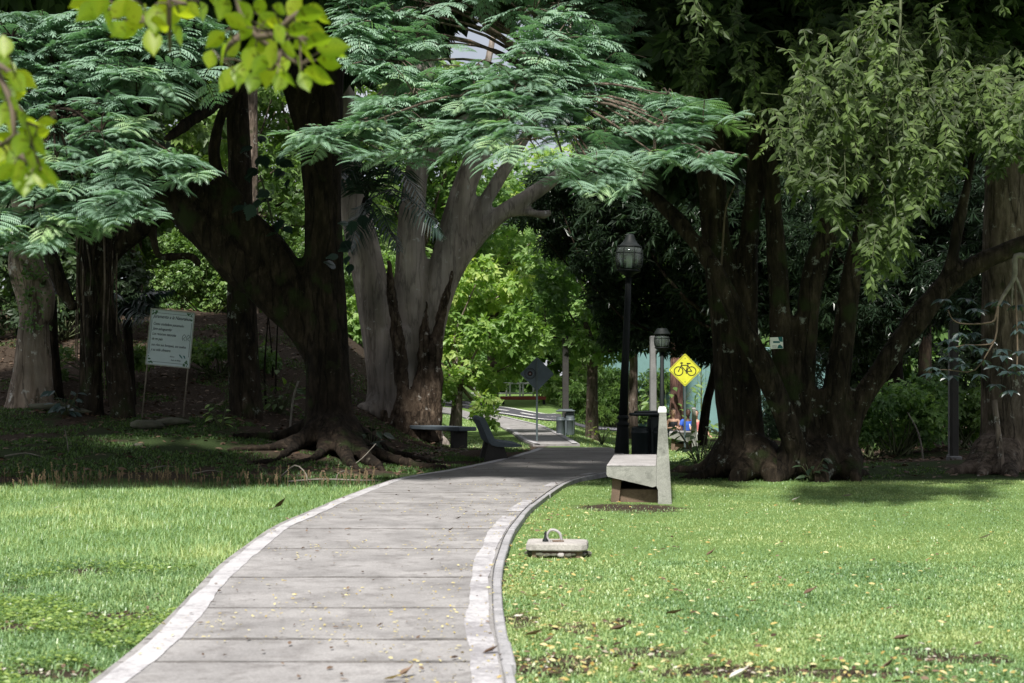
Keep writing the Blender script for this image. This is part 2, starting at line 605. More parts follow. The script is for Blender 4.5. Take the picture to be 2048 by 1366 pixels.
M['asphalt'] = concrete_mat('asphalt', (0.075, 0.075, 0.088), 0.2, 1.5, (0.05, 0.05, 0.055), 0.5)
M['teal'] = concrete_mat('teal_wall_paint', (0.15, 0.265, 0.258), 0.18, 0.9, (0.11, 0.20, 0.19), 0.35, 0.1)
M['black'] = plain('black_metal', (0.010, 0.013, 0.013), 0.6, 0.0, 0.2, 6.0, 0.0, 0.2)
M['bin_black'] = plain('black_plastic', (0.018, 0.025, 0.027), 0.5, 0.0, 0.2, 3.0)
M['bin_grey'] = plain('slate_grey_plastic', (0.085, 0.105, 0.115), 0.5, 0.0, 0.2, 3.0)
M['sign_grey'] = plain('sign_back_metal', (0.085, 0.115, 0.135), 0.55, 0.0, 0.12, 5.0)
M['post_grey'] = plain('galvanised_post', (0.08, 0.105, 0.11), 0.5, 0.2, 0.2, 9.0)
M['yellow'] = plain('yellow_sign_paint', (0.60, 0.60, 0.045), 0.5, 0.0, 0.16, 5.0)
M['ink'] = plain('black_ink', (0.012, 0.012, 0.012), 0.6, 0.0, 0.1)
M['ink_blue'] = plain('dark_blue_ink', (0.02, 0.025, 0.05), 0.6, 0.0, 0.1)
M['ink_red'] = plain('dark_red_ink', (0.09, 0.02, 0.02), 0.6, 0.0, 0.1)
M['ink_green'] = plain('green_ink', (0.04, 0.12, 0.05), 0.6, 0.0, 0.4, 30.0)
M['ink_teal'] = plain('teal_ink', (0.01, 0.12, 0.13), 0.6, 0.0, 0.3, 20.0)
M['board'] = plain('board_white', (0.50, 0.58, 0.63), 0.5, 0.0, 0.06, 3.0)
M['board_frame'] = plain('weathered_frame', (0.30, 0.31, 0.28), 0.6, 0.0, 0.25, 12.0)
M['rust_post'] = plain('weathered_steel_tube', (0.20, 0.17, 0.14), 0.6, 0.3, 0.3, 10.0)
M['pole_conc'] = concrete_mat('grey_pole_concrete', (0.22, 0.22, 0.22), 0.2, 2.0, (0.12, 0.12, 0.12), 0.5)
M['red'] = plain('red_oxide_paint', (0.26, 0.055, 0.04), 0.55, 0.0, 0.2)
M['twig'] = plain('twig_bark', (0.10, 0.075, 0.05), 0.8, 0.0, 0.3, 14.0)
M['twig_pale'] = plain('pale_twig_bark', (0.17, 0.155, 0.13), 0.8, 0.0, 0.35, 14.0)
M['stem'] = plain('green_stem', (0.06, 0.075, 0.03), 0.7, 0.0, 0.3, 14.0)
M['rock'] = concrete_mat('mossy_rock', (0.10, 0.10, 0.075), 0.4, 3.0, (0.05, 0.07, 0.025), 0.9)
M['stone'] = concrete_mat('valve_cover_concrete', (0.36, 0.34, 0.32), 0.25, 4.0, (0.15, 0.14, 0.13), 0.7)
M['skin_light'] = plain('skin_light', (0.46, 0.28, 0.20), 0.55, 0, 0.06)
M['skin_dark'] = plain('skin_dark', (0.075, 0.042, 0.03), 0.5, 0, 0.06)
M['hair'] = plain('dark_hair', (0.02, 0.014, 0.011), 0.6, 0, 0.2)
M['cloth_black'] = plain('black_cloth', (0.016, 0.016, 0.02), 0.8, 0, 0.2)
M['cloth_green'] = plain('dark_green_cloth', (0.02, 0.032, 0.032), 0.8, 0, 0.2)
M['cloth_blue'] = plain('blue_cloth', (0.03, 0.10, 0.46), 0.8, 0, 0.15)
M['cloth_pink'] = plain('coral_cloth', (0.50, 0.15, 0.15), 0.8, 0, 0.15)
M['cloth_white'] = plain('white_cloth', (0.70, 0.70, 0.70), 0.8, 0, 0.08)
M['eye'] = plain('eye', (0.02, 0.015, 0.012), 0.3, 0, 0.05)
M['bark_dark'] = bark_mat('dark_bark', (0.010, 0.008, 0.006), (0.026, 0.020, 0.015), (0.065, 0.05, 0.036), 0.05, (0.10, 0.09, 0.07), 0.3, 0.8, 0.25)
M['bark_mossy'] = bark_mat('lichened_bark', (0.010, 0.008, 0.006), (0.030, 0.024, 0.017), (0.075, 0.06, 0.045), 0.45, (0.24, 0.26, 0.23), 0.3, 0.8, 0.3)
M['bark_pale'] = bark_mat('pale_grey_bark', (0.17, 0.148, 0.13), (0.33, 0.295, 0.268), (0.46, 0.43, 0.40), 0.3, (0.52, 0.52, 0.50), 0.06, 0.35, 0.0, 4.0, 0.32)
M['bark_base'] = bark_mat('rough_brown_bark', (0.03, 0.022, 0.016), (0.085, 0.064, 0.047), (0.18, 0.145, 0.11), 0.5, (0.36, 0.34, 0.30), 0.5, 0.9, 0.0)
M['bark_tan'] = bark_mat('tan_bark', (0.11, 0.085, 0.067), (0.25, 0.205, 0.17), (0.38, 0.335, 0.295), 0.7, (0.46, 0.45, 0.42), 0.15, 0.5, 0.15, 5.0)
M['bark_mid'] = bark_mat('grey_brown_bark', (0.05, 0.04, 0.03), (0.13, 0.105, 0.085), (0.24, 0.20, 0.17), 0.4, (0.34, 0.34, 0.30), 0.3, 0.7, 0.1)
M['bark_red'] = bark_mat('reddish_bark', (0.06, 0.035, 0.03), (0.15, 0.085, 0.07), (0.24, 0.15, 0.13), 0.1, (0.3, 0.3, 0.3), 0.3, 0.5)

M['frond'] = leaf_mat('feathery_leaflets', [(0.145, 0.23, 0.175), (0.25, 0.38, 0.275), (0.37, 0.51, 0.26)], 0.26, 0.38, 0.8, (0.9, 1.3, 0.55))
M['near_leaf'] = leaf_mat('bright_young_leaves', [(0.13, 0.21, 0.02), (0.20, 0.30, 0.025), (0.30, 0.37, 0.03)], 0.6, 0.42, 0.4, (1.9, 1.9, 0.7))
def add_veins(m):
    nt = m.node_tree
    bs = [n for n in nt.nodes if n.type == 'BSDF_PRINCIPLED'][0]
    tr = [n for n in nt.nodes if n.type == 'BSDF_TRANSLUCENT'][0]
    tc = nt.nodes.new('ShaderNodeTexCoord'); sx = nt.nodes.new('ShaderNodeSeparateXYZ')
    nt.links.new(tc.outputs['Object'], sx.inputs[0])
    ab = N(nt, 'Math', operation='ABSOLUTE'); nt.links.new(sx.outputs['Y'], ab.inputs[0])
    m1 = N(nt, 'Math', operation='MULTIPLY_ADD'); m1.inputs[1].default_value = -0.95
    nt.links.new(ab.outputs[0], m1.inputs[0]); nt.links.new(sx.outputs['X'], m1.inputs[2])
    m2 = N(nt, 'Math', operation='MULTIPLY'); m2.inputs[1].default_value = 52.0; nt.links.new(m1.outputs[0], m2.inputs[0])
    m3 = N(nt, 'Math', operation='SINE'); nt.links.new(m2.outputs[0], m3.inputs[0])
    rv = ramp(nt, [(0.0, (0.86, 0.88, 0.86)), (0.86, (0.95, 0.95, 0.95)), (1.0, (1.25, 1.22, 1.2))])
    mr = N(nt, 'MapRange'); mr.inputs['From Min'].default_value = -1.0; nt.links.new(m3.outputs[0], mr.inputs['Value'])
    nt.links.new(mr.outputs[0], rv.inputs['Fac'])
    no = N(nt, 'TexNoise', Scale=5.0, Detail=4.0); nt.links.new(tc.outputs['Object'], no.inputs['Vector'])
    rb = ramp(nt, [(0.62, (1, 1, 1)), (0.70, (0.45, 0.36, 0.3))]); nt.links.new(no.outputs['Fac'], rb.inputs['Fac'])
    mm = N(nt, 'MixRGB', blend_type='MULTIPLY'); mm.inputs[0].default_value = 1.0
    nt.links.new(rv.outputs[0], mm.inputs[1]); nt.links.new(rb.outputs[0], mm.inputs[2])
    for sk in (bs.inputs['Base Color'], tr.inputs['Color']):
        src = sk.links[0].from_socket
        mu = N(nt, 'MixRGB', blend_type='MULTIPLY'); mu.inputs[0].default_value = 1.0
        nt.links.new(src, mu.inputs[1]); nt.links.new(mm.outputs[0], mu.inputs[2]); nt.links.new(mu.outputs[0], sk)
add_veins(M['near_leaf'])
M['droop_leaf'] = leaf_mat('olive_drooping_leaves', [(0.028, 0.042, 0.016), (0.060, 0.094, 0.030), (0.125, 0.185, 0.055)], 0.3, 0.5, 0.22)
M['dark_leaf'] = leaf_mat('dark_glossy_leaves', [(0.014, 0.028, 0.016), (0.024, 0.046, 0.024), (0.04, 0.07, 0.034)], 0.15, 0.35, 0.5)
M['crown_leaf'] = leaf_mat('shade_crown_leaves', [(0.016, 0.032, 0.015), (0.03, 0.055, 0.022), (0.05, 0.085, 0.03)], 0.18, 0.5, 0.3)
M['mid_leaf'] = leaf_mat('mid_green_leaves', [(0.05, 0.10, 0.03), (0.10, 0.185, 0.05), (0.18, 0.28, 0.075)], 0.38, 0.42, 0.45)
M['lit_leaf'] = leaf_mat('sunlit_green_leaves', [(0.09, 0.18, 0.06), (0.23, 0.37, 0.12), (0.43, 0.56, 0.23)], 0.45, 0.42, 0.45)
M['yellow_leaf'] = leaf_mat('yellow_green_leaves', [(0.11, 0.21, 0.055), (0.27, 0.42, 0.11), (0.52, 0.60, 0.19)], 0.45, 0.42, 0.45)
M['blue_leaf'] = leaf_mat('blue_green_leaves', [(0.03, 0.055, 0.055), (0.05, 0.085, 0.085), (0.075, 0.115, 0.11)], 0.2, 0.32, 0.6)
M['palm_leaf'] = leaf_mat('dark_palm_leaflets', [(0.016, 0.035, 0.026), (0.03, 0.06, 0.045), (0.05, 0.09, 0.07)], 0.2, 0.3, 0.6)
M['grass'] = leaf_mat('lawn_blades', [(0.145, 0.26, 0.115), (0.265, 0.41, 0.17), (0.41, 0.49, 0.20)], 0.33, 0.40, 0.6, (1.1, 1.1, 0.55))
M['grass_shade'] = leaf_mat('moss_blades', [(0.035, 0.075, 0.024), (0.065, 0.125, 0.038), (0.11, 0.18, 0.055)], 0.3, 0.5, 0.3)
M['cover'] = leaf_mat('low_cover_leaves', [(0.10, 0.18, 0.05), (0.19, 0.29, 0.07), (0.32, 0.41, 0.11)], 0.35, 0.35, 0.5)
M['straw'] = leaf_mat('dry_stalks', [(0.06, 0.055, 0.025), (0.12, 0.09, 0.05), (0.18, 0.13, 0.08)], 0.2, 0.6, 0.2, (1, 1, 0.8))
M['litter_yellow'] = leaf_mat('fallen_yellow_leaf', [(0.30, 0.20, 0.05), (0.46, 0.37, 0.13), (0.58, 0.52, 0.28)], 0.2, 0.5, 0.3, (1, 1, 0.6))
M['litter_brown'] = leaf_mat('fallen_brown_leaf', [(0.035, 0.02, 0.012), (0.085, 0.05, 0.03), (0.19, 0.13, 0.09)], 0.1, 0.55, 0.3, (1, 0.9, 0.6))
M['litter_pale'] = leaf_mat('fallen_pale_leaf', [(0.30, 0.26, 0.20), (0.46, 0.42, 0.36), (0.6, 0.57, 0.52)], 0.15, 0.55, 0.3, (1, 0.95, 0.8))
# ================================================================ ground
gx = np.unique(np.concatenate([np.linspace(-70, -14, 40), np.linspace(-14, -4, 44), np.linspace(-4, 4, 90), np.linspace(4, 14, 44), np.linspace(14, 70, 40)]))
gy = np.unique(np.concatenate([np.linspace(-40, 4, 24), np.linspace(4, 11, 80), np.linspace(11.2, 40, 130), np.linspace(40, 90, 70), np.linspace(90, 220, 30)]))
GX, GY = np.meshgrid(gx, gy)
GZ = terrain(GX, GY)
GP = np.stack([GX, GY], -1)
nzA = fbm(GP, 0.8, 21)
nzB = fbm(GP, 2.5, 22)
# how bare the earth is: where leaf litter and roots have taken over from the grass
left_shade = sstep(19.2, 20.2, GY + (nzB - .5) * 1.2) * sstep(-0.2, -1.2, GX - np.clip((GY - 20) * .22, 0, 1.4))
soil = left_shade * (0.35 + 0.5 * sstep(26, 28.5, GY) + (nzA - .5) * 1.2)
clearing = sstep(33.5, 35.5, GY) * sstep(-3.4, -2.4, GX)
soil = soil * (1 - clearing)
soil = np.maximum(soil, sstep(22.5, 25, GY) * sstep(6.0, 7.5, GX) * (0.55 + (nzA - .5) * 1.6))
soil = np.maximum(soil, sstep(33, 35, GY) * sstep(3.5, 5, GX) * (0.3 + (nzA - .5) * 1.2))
# bare scraps in the near lawn
BARE = [(ground_at(px, py), rx, ry, a) for px, py, rx, ry, a in (
    (235, 1238, .26, .22, 1.0), (175, 1143, .20, .25, .8), (45, 1258, .14, .2, .9), (110, 1350, .35, .18, .9), (20, 1180, .18, .2, .6), (300, 1200, .16, .14, .7), (20, 1345, .2, .2, .8),
    (1080, 1330, .3, .3, .6), (1150, 1260, .14, .3, .5), (1240, 1245, .12, .14, .7), (1480, 1345, .45, .16, .8), (1700, 1350, .4, .14, .8), (1950, 1320, .3, .16, .6), (1310, 1310, .3, .2, .55), (1860, 1300, .2, .12, .5), (1040, 1240, .10, .5, .6))]
def bareness(x, y):
    P = np.stack(np.broadcast_arrays(np.asarray(x, float), np.asarray(y, float)), -1)
    w = (fbm(P, 3.0, 91) - .5) * 1.3
    b = np.zeros(P.shape[:-1])
    for c, rx, ry, a in BARE:
        b = np.maximum(b, a * sstep(1.25, .55, np.sqrt(((P[..., 0] - c[0]) / rx) ** 2 + ((P[..., 1] - c[1]) / ry) ** 2) + w))
    return b
soil = np.maximum(soil, bareness(GX, GY))
soil = np.maximum(soil, 0.8 * np.exp(-((GX - 1.35) ** 2 / 0.5 + (GY - 16.0) ** 2 / 0.5)))
soil = np.clip(soil, 0, 1)
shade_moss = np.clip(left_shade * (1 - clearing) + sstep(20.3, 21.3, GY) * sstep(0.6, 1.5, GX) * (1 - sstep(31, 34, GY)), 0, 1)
ny, nx = GX.shape
idx = np.arange(ny * nx).reshape(ny, nx)
gq = np.stack([idx[:-1, :-1], idx[:-1, 1:], idx[1:, 1:], idx[1:, :-1]], -1).reshape(-1, 4)
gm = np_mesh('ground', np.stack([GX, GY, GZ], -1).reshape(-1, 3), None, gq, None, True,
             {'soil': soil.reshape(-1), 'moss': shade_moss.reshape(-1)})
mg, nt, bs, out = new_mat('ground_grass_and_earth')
mp = coords(nt)
n1 = N(nt, 'TexNoise', Scale=3.0, Detail=8.0, Roughness=0.65)
nt.links.new(mp.outputs[0], n1.inputs['Vector'])
n2 = N(nt, 'TexNoise', Scale=40.0, Detail=5.0, Roughness=0.7)
nt.links.new(mp.outputs[0], n2.inputs['Vector'])
rg = ramp(nt, [(0.3, (0.08, 0.135, 0.04)), (0.55, (0.15, 0.235, 0.07)), (0.75, (0.24, 0.29, 0.10))])
nt.links.new(n2.outputs['Fac'], rg.inputs['Fac'])
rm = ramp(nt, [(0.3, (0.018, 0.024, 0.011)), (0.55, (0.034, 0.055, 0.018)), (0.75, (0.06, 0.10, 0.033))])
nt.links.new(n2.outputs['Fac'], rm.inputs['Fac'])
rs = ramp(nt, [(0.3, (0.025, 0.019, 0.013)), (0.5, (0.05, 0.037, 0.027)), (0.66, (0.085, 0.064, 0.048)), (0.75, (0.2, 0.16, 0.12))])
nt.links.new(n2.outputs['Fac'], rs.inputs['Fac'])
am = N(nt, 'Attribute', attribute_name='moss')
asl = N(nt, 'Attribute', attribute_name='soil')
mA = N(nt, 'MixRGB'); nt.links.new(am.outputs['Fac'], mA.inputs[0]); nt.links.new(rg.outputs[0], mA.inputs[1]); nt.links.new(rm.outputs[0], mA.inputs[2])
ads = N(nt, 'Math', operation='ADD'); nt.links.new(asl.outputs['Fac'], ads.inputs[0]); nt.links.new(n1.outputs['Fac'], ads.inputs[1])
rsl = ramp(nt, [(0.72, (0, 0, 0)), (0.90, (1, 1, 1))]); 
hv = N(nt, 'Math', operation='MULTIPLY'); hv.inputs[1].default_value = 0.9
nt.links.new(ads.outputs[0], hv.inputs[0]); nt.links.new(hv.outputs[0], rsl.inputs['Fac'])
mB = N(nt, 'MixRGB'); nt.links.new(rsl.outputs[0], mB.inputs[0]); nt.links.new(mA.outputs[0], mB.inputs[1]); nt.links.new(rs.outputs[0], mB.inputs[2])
nt.links.new(mB.outputs[0], bs.inputs['Base Color'])
bs.inputs['Roughness'].default_value = 0.95
bs.inputs['Specular IOR Level'].default_value = 0.1
bp = N(nt, 'Bump', Strength=0.7, Distance=0.04)
nt.links.new(n2.outputs['Fac'], bp.inputs['Height']); nt.links.new(bp.outputs[0], bs.inputs['Normal'])
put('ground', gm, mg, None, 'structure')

# ================================================================ the concrete path
Lc = np.array([(5.0, -1.73), (6.40, -1.73), (7.78, -1.80), (10.24, -2.02), (13.25, -2.12), (16.5, -1.90), (18.4, -1.74), (20.4, -1.51), (22.5, -.82), (26.2, .02), (29.3, .52), (30.6, .64)])
Rc = np.array([(5.0, -0.05), (6.4, -.12), (8.0, -.19), (10.05, -.22), (12.6, -.146), (15.15, .05), (18.0, .405), (19.5, .63), (20.8, .96), (21.6, 1.34), (23.5, 1.78), (27.0, 2.05), (30.6, 2.0)])
PATH_H = 0.015
def xl(y): return np.interp(y, Lc[:, 0], Lc[:, 1])
def xr(y): return np.interp(y, Rc[:, 0], Rc[:, 1])
def smooth_edge(f, y):
    return (f(y - .6) + f(y - .3) + f(y) + f(y + .3) + f(y + .6)) / 5
LM, RM = 0.11, 0.15     # slab showing outside the white lines
path = thing('path', None, None, (0, 0, 0), None, False)
path['kind'] = 'structure'

def strip_prism(ys, xa, xb, ztop, zbot, bev=0.012):
    """a slab between two curved edges sampled at ys; top edge chamfered"""
    ys = np.asarray(ys); n = len(ys)
    def ring(za, ins, yy):
        a = np.stack([xa + ins, yy, np.zeros(n) + za], -1)
        b = np.stack([xb - ins, yy, np.zeros(n) + za], -1)
        return np.vstack([a, b[::-1]])
    yi = ys.copy(); yi[0] += bev; yi[-1] -= bev
    V = np.vstack([ring(zbot, 0, ys), ring(ztop - bev, 0, ys), ring(ztop, bev, yi)])
    m = 2 * n
    Q = []
    for l in (0, 1):
        for k in range(m):
            Q.append((l * m + k, l * m + (k + 1) % m, (l + 1) * m + (k + 1) % m, (l + 1) * m + k))
    for k in range(n - 1):
        Q.append((2 * m + k, 2 * m + m - 1 - k, 2 * m + m - 2 - k, 2 * m + k + 1))
    return V, Q

cuts = [5.4, 6.05, 6.66, 7.26, 8.29, 9.63, 11.34, 12.93, 14.33, 15.7, 17.36, 18.9, 20.6, 22.3, 24.0, 25.7, 27.4, 29.0, 30.6]
rs_ = random.Random(3)
for k in range(len(cuts) - 1):
    y0, y1 = cuts[k] + .008, cuts[k + 1] - .008
    ys = np.linspace(y0, y1, 6)
    up = rs_.uniform(-.001, .001)
    V, Q = strip_prism(ys, smooth_edge(xl, ys) - LM, smooth_edge(xr, ys) + RM - 0.07, PATH_H + up, -0.12, .004)
    jitter = rs_.uniform(-.001, .001)
    V[:, 2] += (V[:, 0] - V[:, 0].mean()) * jitter
    m = MB().add(V, None, Q)
    m.build('concrete_slab', M['slab'] if y0 < 19 else M['slab_shade'], path)
    # kerb stone along the right-hand edge
    b = 0.5 * (ys[0] + ys[-1])
    wob = rs_.uniform(-.008, .012)
    V, Q = strip_prism(ys, smooth_edge(xr, ys) + RM - 0.067, smooth_edge(xr, ys) + RM - 0.012 + wob, PATH_H + rs_.uniform(-.012, -.003), -0.14, 0.007)
    MB().add(V, None, Q).build('kerb_stone', M['kerb'], path)

def paint_line(name, f, y0, y1, w, mat, z, seed, parent, rag=0.02, skip=0.0):
    ys = np.arange(y0, y1, 0.025)
    P = np.stack([ys, ys * 0], -1)
    a = smooth_edge(f, ys) - w / 2 + (fbm(P, 1.3, seed, 6) - .5) * rag * 2.0
    b = smooth_edge(f, ys) + w / 2 + (fbm(P, 1.3, seed + 9, 6) - .5) * rag * 2.0
    gap = vnoise(P, 0.9, seed + 4) < skip
    V = np.stack([np.stack([a, ys, np.full(len(ys), z)], -1), np.stack([b, ys, np.full(len(ys), z)], -1)], 1).reshape(-1, 3)
    Q = [(2 * k, 2 * k + 1, 2 * k + 3, 2 * k + 2) for k in range(len(ys) - 1) if not gap[k]]
    MB().add(V, None, Q).build(name, mat, parent, fix=False)

for k in range(1, len(cuts) - 1):
    # earth packed into the joint, spilling over the worn slab ends
    y0 = cuts[k]
    xs = np.linspace(float(smooth_edge(xl, np.array([y0]))[0]) - LM + .01, float(smooth_edge(xr, np.array([y0]))[0]) + RM - .08, 90)
    P = np.stack([xs, np.full(90, y0)], -1)
    grow = .001 + .075 * np.clip(fbm(P, 2.6, 300 + k, 5) - .42, 0, 1)
    mid_y = y0 + (fbm(P, 1.6, 340 + k, 5) - .5) * .035
    V = np.stack([np.stack([xs, mid_y - grow - .007, np.full(90, PATH_H + .0022)], -1), np.stack([xs, mid_y + grow + .007, np.full(90, PATH_H + .0022)], -1)], 1).reshape(-1, 3)
    V = np.vstack([V, V - (0, 0, .06)])
    n_ = 180
    Q = [(2 * q, 2 * q + 1, 2 * q + 3, 2 * q + 2) for q in range(89)] + [(2 * q, 2 * q + 2, n_ + 2 * q + 2, n_ + 2 * q) for q in range(89)] + [(2 * q + 1, n_ + 2 * q + 1, n_ + 2 * q + 3, 2 * q + 3) for q in range(89)]
    MB().add(V, None, Q).build('joint_filling', M['joint'], path)
paint_line('edge_line', xl, 5.5, 30.3, 0.125, M['paint'], PATH_H + .004, 5, path, 0.035)
paint_line('edge_line', xr, 5.5, 22.0, 0.135, M['paint_worn'], PATH_H + .004, 15, path, 0.03, 0.26)

# the far stretch of the path, in the sun beyond the crest
def edge_world(pts):
    return np.array([ground_at(px, py) for px, py in pts])
fl = edge_world([(1066, 893), (1040, 882), (1016, 864), (988, 851), (935, 839), (885, 828), (820, 818)])
fr = edge_world([(1160, 893), (1126, 873), (1094, 857), (1052, 846), (992, 833), (925, 823), (850, 813)])
fl = catmull(fl, 29); fr = catmull(fr, 29)
far_path = thing('far_path', None, None, (0, 0, 0), None, False)
far_path['kind'] = 'structure'
def quad_slab(A, B, top, bot):
    """A, B: matching rows of left and right edge points"""
    n = len(A)
    V = np.vstack([A + (0, 0, top), B + (0, 0, top), A + (0, 0, bot), B + (0, 0, bot)])
    Q = []
    for k in range(n - 1):
        Q.append((k, n + k, n + k + 1, k + 1))
        Q.append((k, k + 1, 2 * n + k + 1, 2 * n + k))
        Q.append((n + k, 3 * n + k, 3 * n + k + 1, n + k + 1))
    Q.append((0, 2 * n, 3 * n, n)); Q.append((n - 1, 2 * n - 1, 4 * n - 1, 3 * n - 1))
    return V, Q
def drape(P, lift=0.0):
    P = P.copy(); P[:, 2] = terrain(P[:, 0], P[:, 1]) + lift
    return P
for k in range(0, 28, 2):
    A, B = drape(fl[k:k + 3]), drape(fr[k:k + 3])
    d = (A[-1] - A[0]); d /= np.linalg.norm(d)
    A[0] += d * .01; B[0] += d * .01; A[-1] -= d * .01; B[-1] -= d * .01
    V, Q = quad_slab(A, B, 0.055, -0.2)
    MB().add(V, None, Q).build('concrete_slab', M['slab'], far_path)
def drape_line(name, P, w, lift, mat, parent, side=1.0):
    T = np.gradient(P, axis=0); T /= np.linalg.norm(T, axis=1, keepdims=True)
    S = np.stack([T[:, 1], -T[:, 0], np.zeros(len(P))], -1) * w * side
    A = P.copy(); B = P + S
    A[:, 2] = B[:, 2] = 0
    A = drape(A, lift); B = drape(B, lift)
    Bz = np.maximum(A[:, 2], B[:, 2]); A[:, 2] = B[:, 2] = Bz
    n = len(P)
    MB().add(np.vstack([A, B]), None, [(k, k + 1, n + k + 1, n + k) for k in range(n - 1)]).build(name, mat, parent, fix=False)
drape_line('edge_line', fl[:12] + (0.03, 0, 0), 0.13, 0.072, M['paint_worn'], far_path)
drape_line('edge_line', fr[:22] - (0.05, 0, 0), 0.13, 0.072, M['paint_worn'], far_path, -1)

# ================================================================ the road behind
def ext(P):
    a = P[0] + (P[0] - P[1]) * 0.6
    return np.vstack([a, P])
rn = catmull(ext(edge_world([(1330, 872), (1225, 862), (1150, 851), (1080, 841), (1000, 829), (940, 819), (880, 811)])), 44)
rf = catmull(ext(edge_world([(1330, 851), (1225, 844), (1150, 836), (1090, 829), (1010, 816), (950, 806), (890, 800)])), 44)
A, B = drape(rn), drape(rf)
Ax = A[:, None, :] * (1 - np.linspace(0, 1, 5))[None, :, None] + B[:, None, :] * np.linspace(0, 1, 5)[None, :, None]
Ax[..., 2] = terrain(Ax[..., 0], Ax[..., 1]) + 0.03
ii = np.arange(44 * 5).reshape(44, 5)
road = put('road', np_mesh('road', Ax.reshape(-1, 3), None, np.stack([ii[:-1, :-1], ii[:-1, 1:], ii[1:, 1:], ii[1:, :-1]], -1).reshape(-1, 4)), M['asphalt'], None, 'structure')
mid = (A + B) / 2
for k in range(2, 42, 4):
    drape_line('lane_dash', mid[k:k + 3], 0.14, 0.045, M['white'], road)
drape_line('edge_line', A + (B - A) * 0.06, 0.14, 0.045, M['white'], road, 1)
drape_line('edge_line', A + (B - A) * 0.95, 0.14, 0.045, M['white'], road, 1)

# ================================================================ grass
def frames(d, nrm):
    x = d / (np.linalg.norm(d, axis=1, keepdims=True) + 1e-9)
    z = nrm - x * np.sum(x * nrm, 1, keepdims=True)
    z /= np.linalg.norm(z, axis=1, keepdims=True) + 1e-9
    y = np.cross(z, x)
    return np.stack([x, y, z], -1)      # columns

def scatter(name, tv, tf, pos, dirs, nrm, scale, tint, ysc=None):
    """copies of one small leaf shape as one mesh"""
    tv = np.asarray(tv, float); tf = np.asarray(tf, int)
    k = len(tv)
    R = frames(dirs, nrm)
    S = np.ones((len(pos), 3)) * np.asarray(scale, float).reshape(-1, 1)
    if ysc is not None:
        S[:, 1] *= ysc
    loc = tv[None] * S[:, None, :]
    V = np.einsum('nij,nkj->nki', R, loc) + pos[:, None, :]
    F = (tf[None] + (np.arange(len(pos)) * k)[:, None, None]).reshape(-1, 3)
    return np_mesh(name, V.reshape(-1, 3), F, None, np.repeat(tint, k))

def blades(name, pos, h, mat, lean=0.5, width=0.006, tintf=None, tris=3, rng=RNG):
    n = len(pos)
    az = rng.uniform(0, 2 * math.pi, n)
    d = np.stack([np.cos(az), np.sin(az), np.zeros(n)], -1)
    s = np.stack([-np.sin(az), np.cos(az), np.zeros(n)], -1)
    ln = rng.uniform(0.15, 1.0, n)[:, None] * lean
    h = h[:, None]
    w = width * rng.uniform(.7, 1.4, n)[:, None]
    b0 = pos - s * w; b1 = pos + s * w
    mid_ = pos + d * h * ln * .35 + np.array((0, 0, 1.0)) * h * .6
    m0 = mid_ - s * w * .8; m1 = mid_ + s * w * .8
    tip = pos + d * h * ln * 1.0 + np.array((0, 0, 1.0)) * h * (1 - .35 * ln)
    V = np.stack([b0, b1, m0, m1, tip], 1).reshape(-1, 3)
    o = (np.arange(n) * 5)[:, None, None]
    if tris == 3:
        F = np.array([[0, 1, 3], [0, 3, 2], [2, 3, 4]])[None] + o
    else:
        F = np.array([[0, 1, 4]])[None] + o
    t = tintf if tintf is not None else rng.uniform(0, 1, n)
    me = np_mesh(name, V, F.reshape(-1, 3), None, np.repeat(t, 5))
    return put(name, me, mat, None, 'stuff')

def sample_view(n, y0, y1, px0, px1, pw=1.0, rng=RNG):
    """ground points inside the view wedge; pw<1 favours the near part"""
    u = rng.uniform(0, 1, n)
    y = y0 + (y1 - y0) * u ** pw
    px = rng.uniform(px0, px1, n)
    return (px - 1024) / FPX * y, y

def lawn(n, y0, y1, seed):
    rng = np.random.default_rng(seed)
    x, y = sample_view(n, y0, y1, -560, 2700, 1.0, rng)
    keep = (x < xl(y) - LM + .025 * fbm(np.stack([x * 0, y], -1), 3.0, 25) * 2 - .01) | (x > xr(y) + RM - .015)
    P = np.stack([x, y], -1)
    nA = fbm(P, 0.8, 21); nB = fbm(P, 2.5, 22)
    keep &= ~((y > 19.4) & (x < 0))
    keep &= ~((x > 0) & (y > 20.6 + 0.5 * (nB - .5)))
    bare = ((x - 1.35) ** 2 / .45 + (y - 16.4) ** 2 / .5) < 1
    keep &= ~(bare & (rng.uniform(0, 1, n) < .85))
    keep &= rng.uniform(0, 1, n) > .92 * bareness(x, y)
    return x[keep], y[keep], nA[keep], nB[keep], rng

for nm_, n_, a_, b_, wd, tr_ in (('lawn_grass', 220000, 5.6, 11.0, .0032, 3), ('lawn_grass', 205000, 11.0, 20.8, .0045, 1)):
    x, y, nA, nB, rng = lawn(n_, a_, b_, 40 + int(a_))
    left = x < -1
    h = np.where(left, rng.uniform(.035, .10, len(x)) * (0.5 + 0.9 * nA), rng.uniform(.015, .038, len(x)))
    h = np.where(left & (y < 9.0), h * .6, h)
    t = np.clip(.36 + np.where(left, .8, 1.4) * (nA - .47) + .7 * (nB - .5) + rng.normal(0, .2, len(x)) + np.where(left, -.06, .03), 0, 1)
    blades(nm_, np.stack([x, y, terrain(x, y) - .004], -1), h, M['grass'], 1.7, wd, t, tr_, rng)

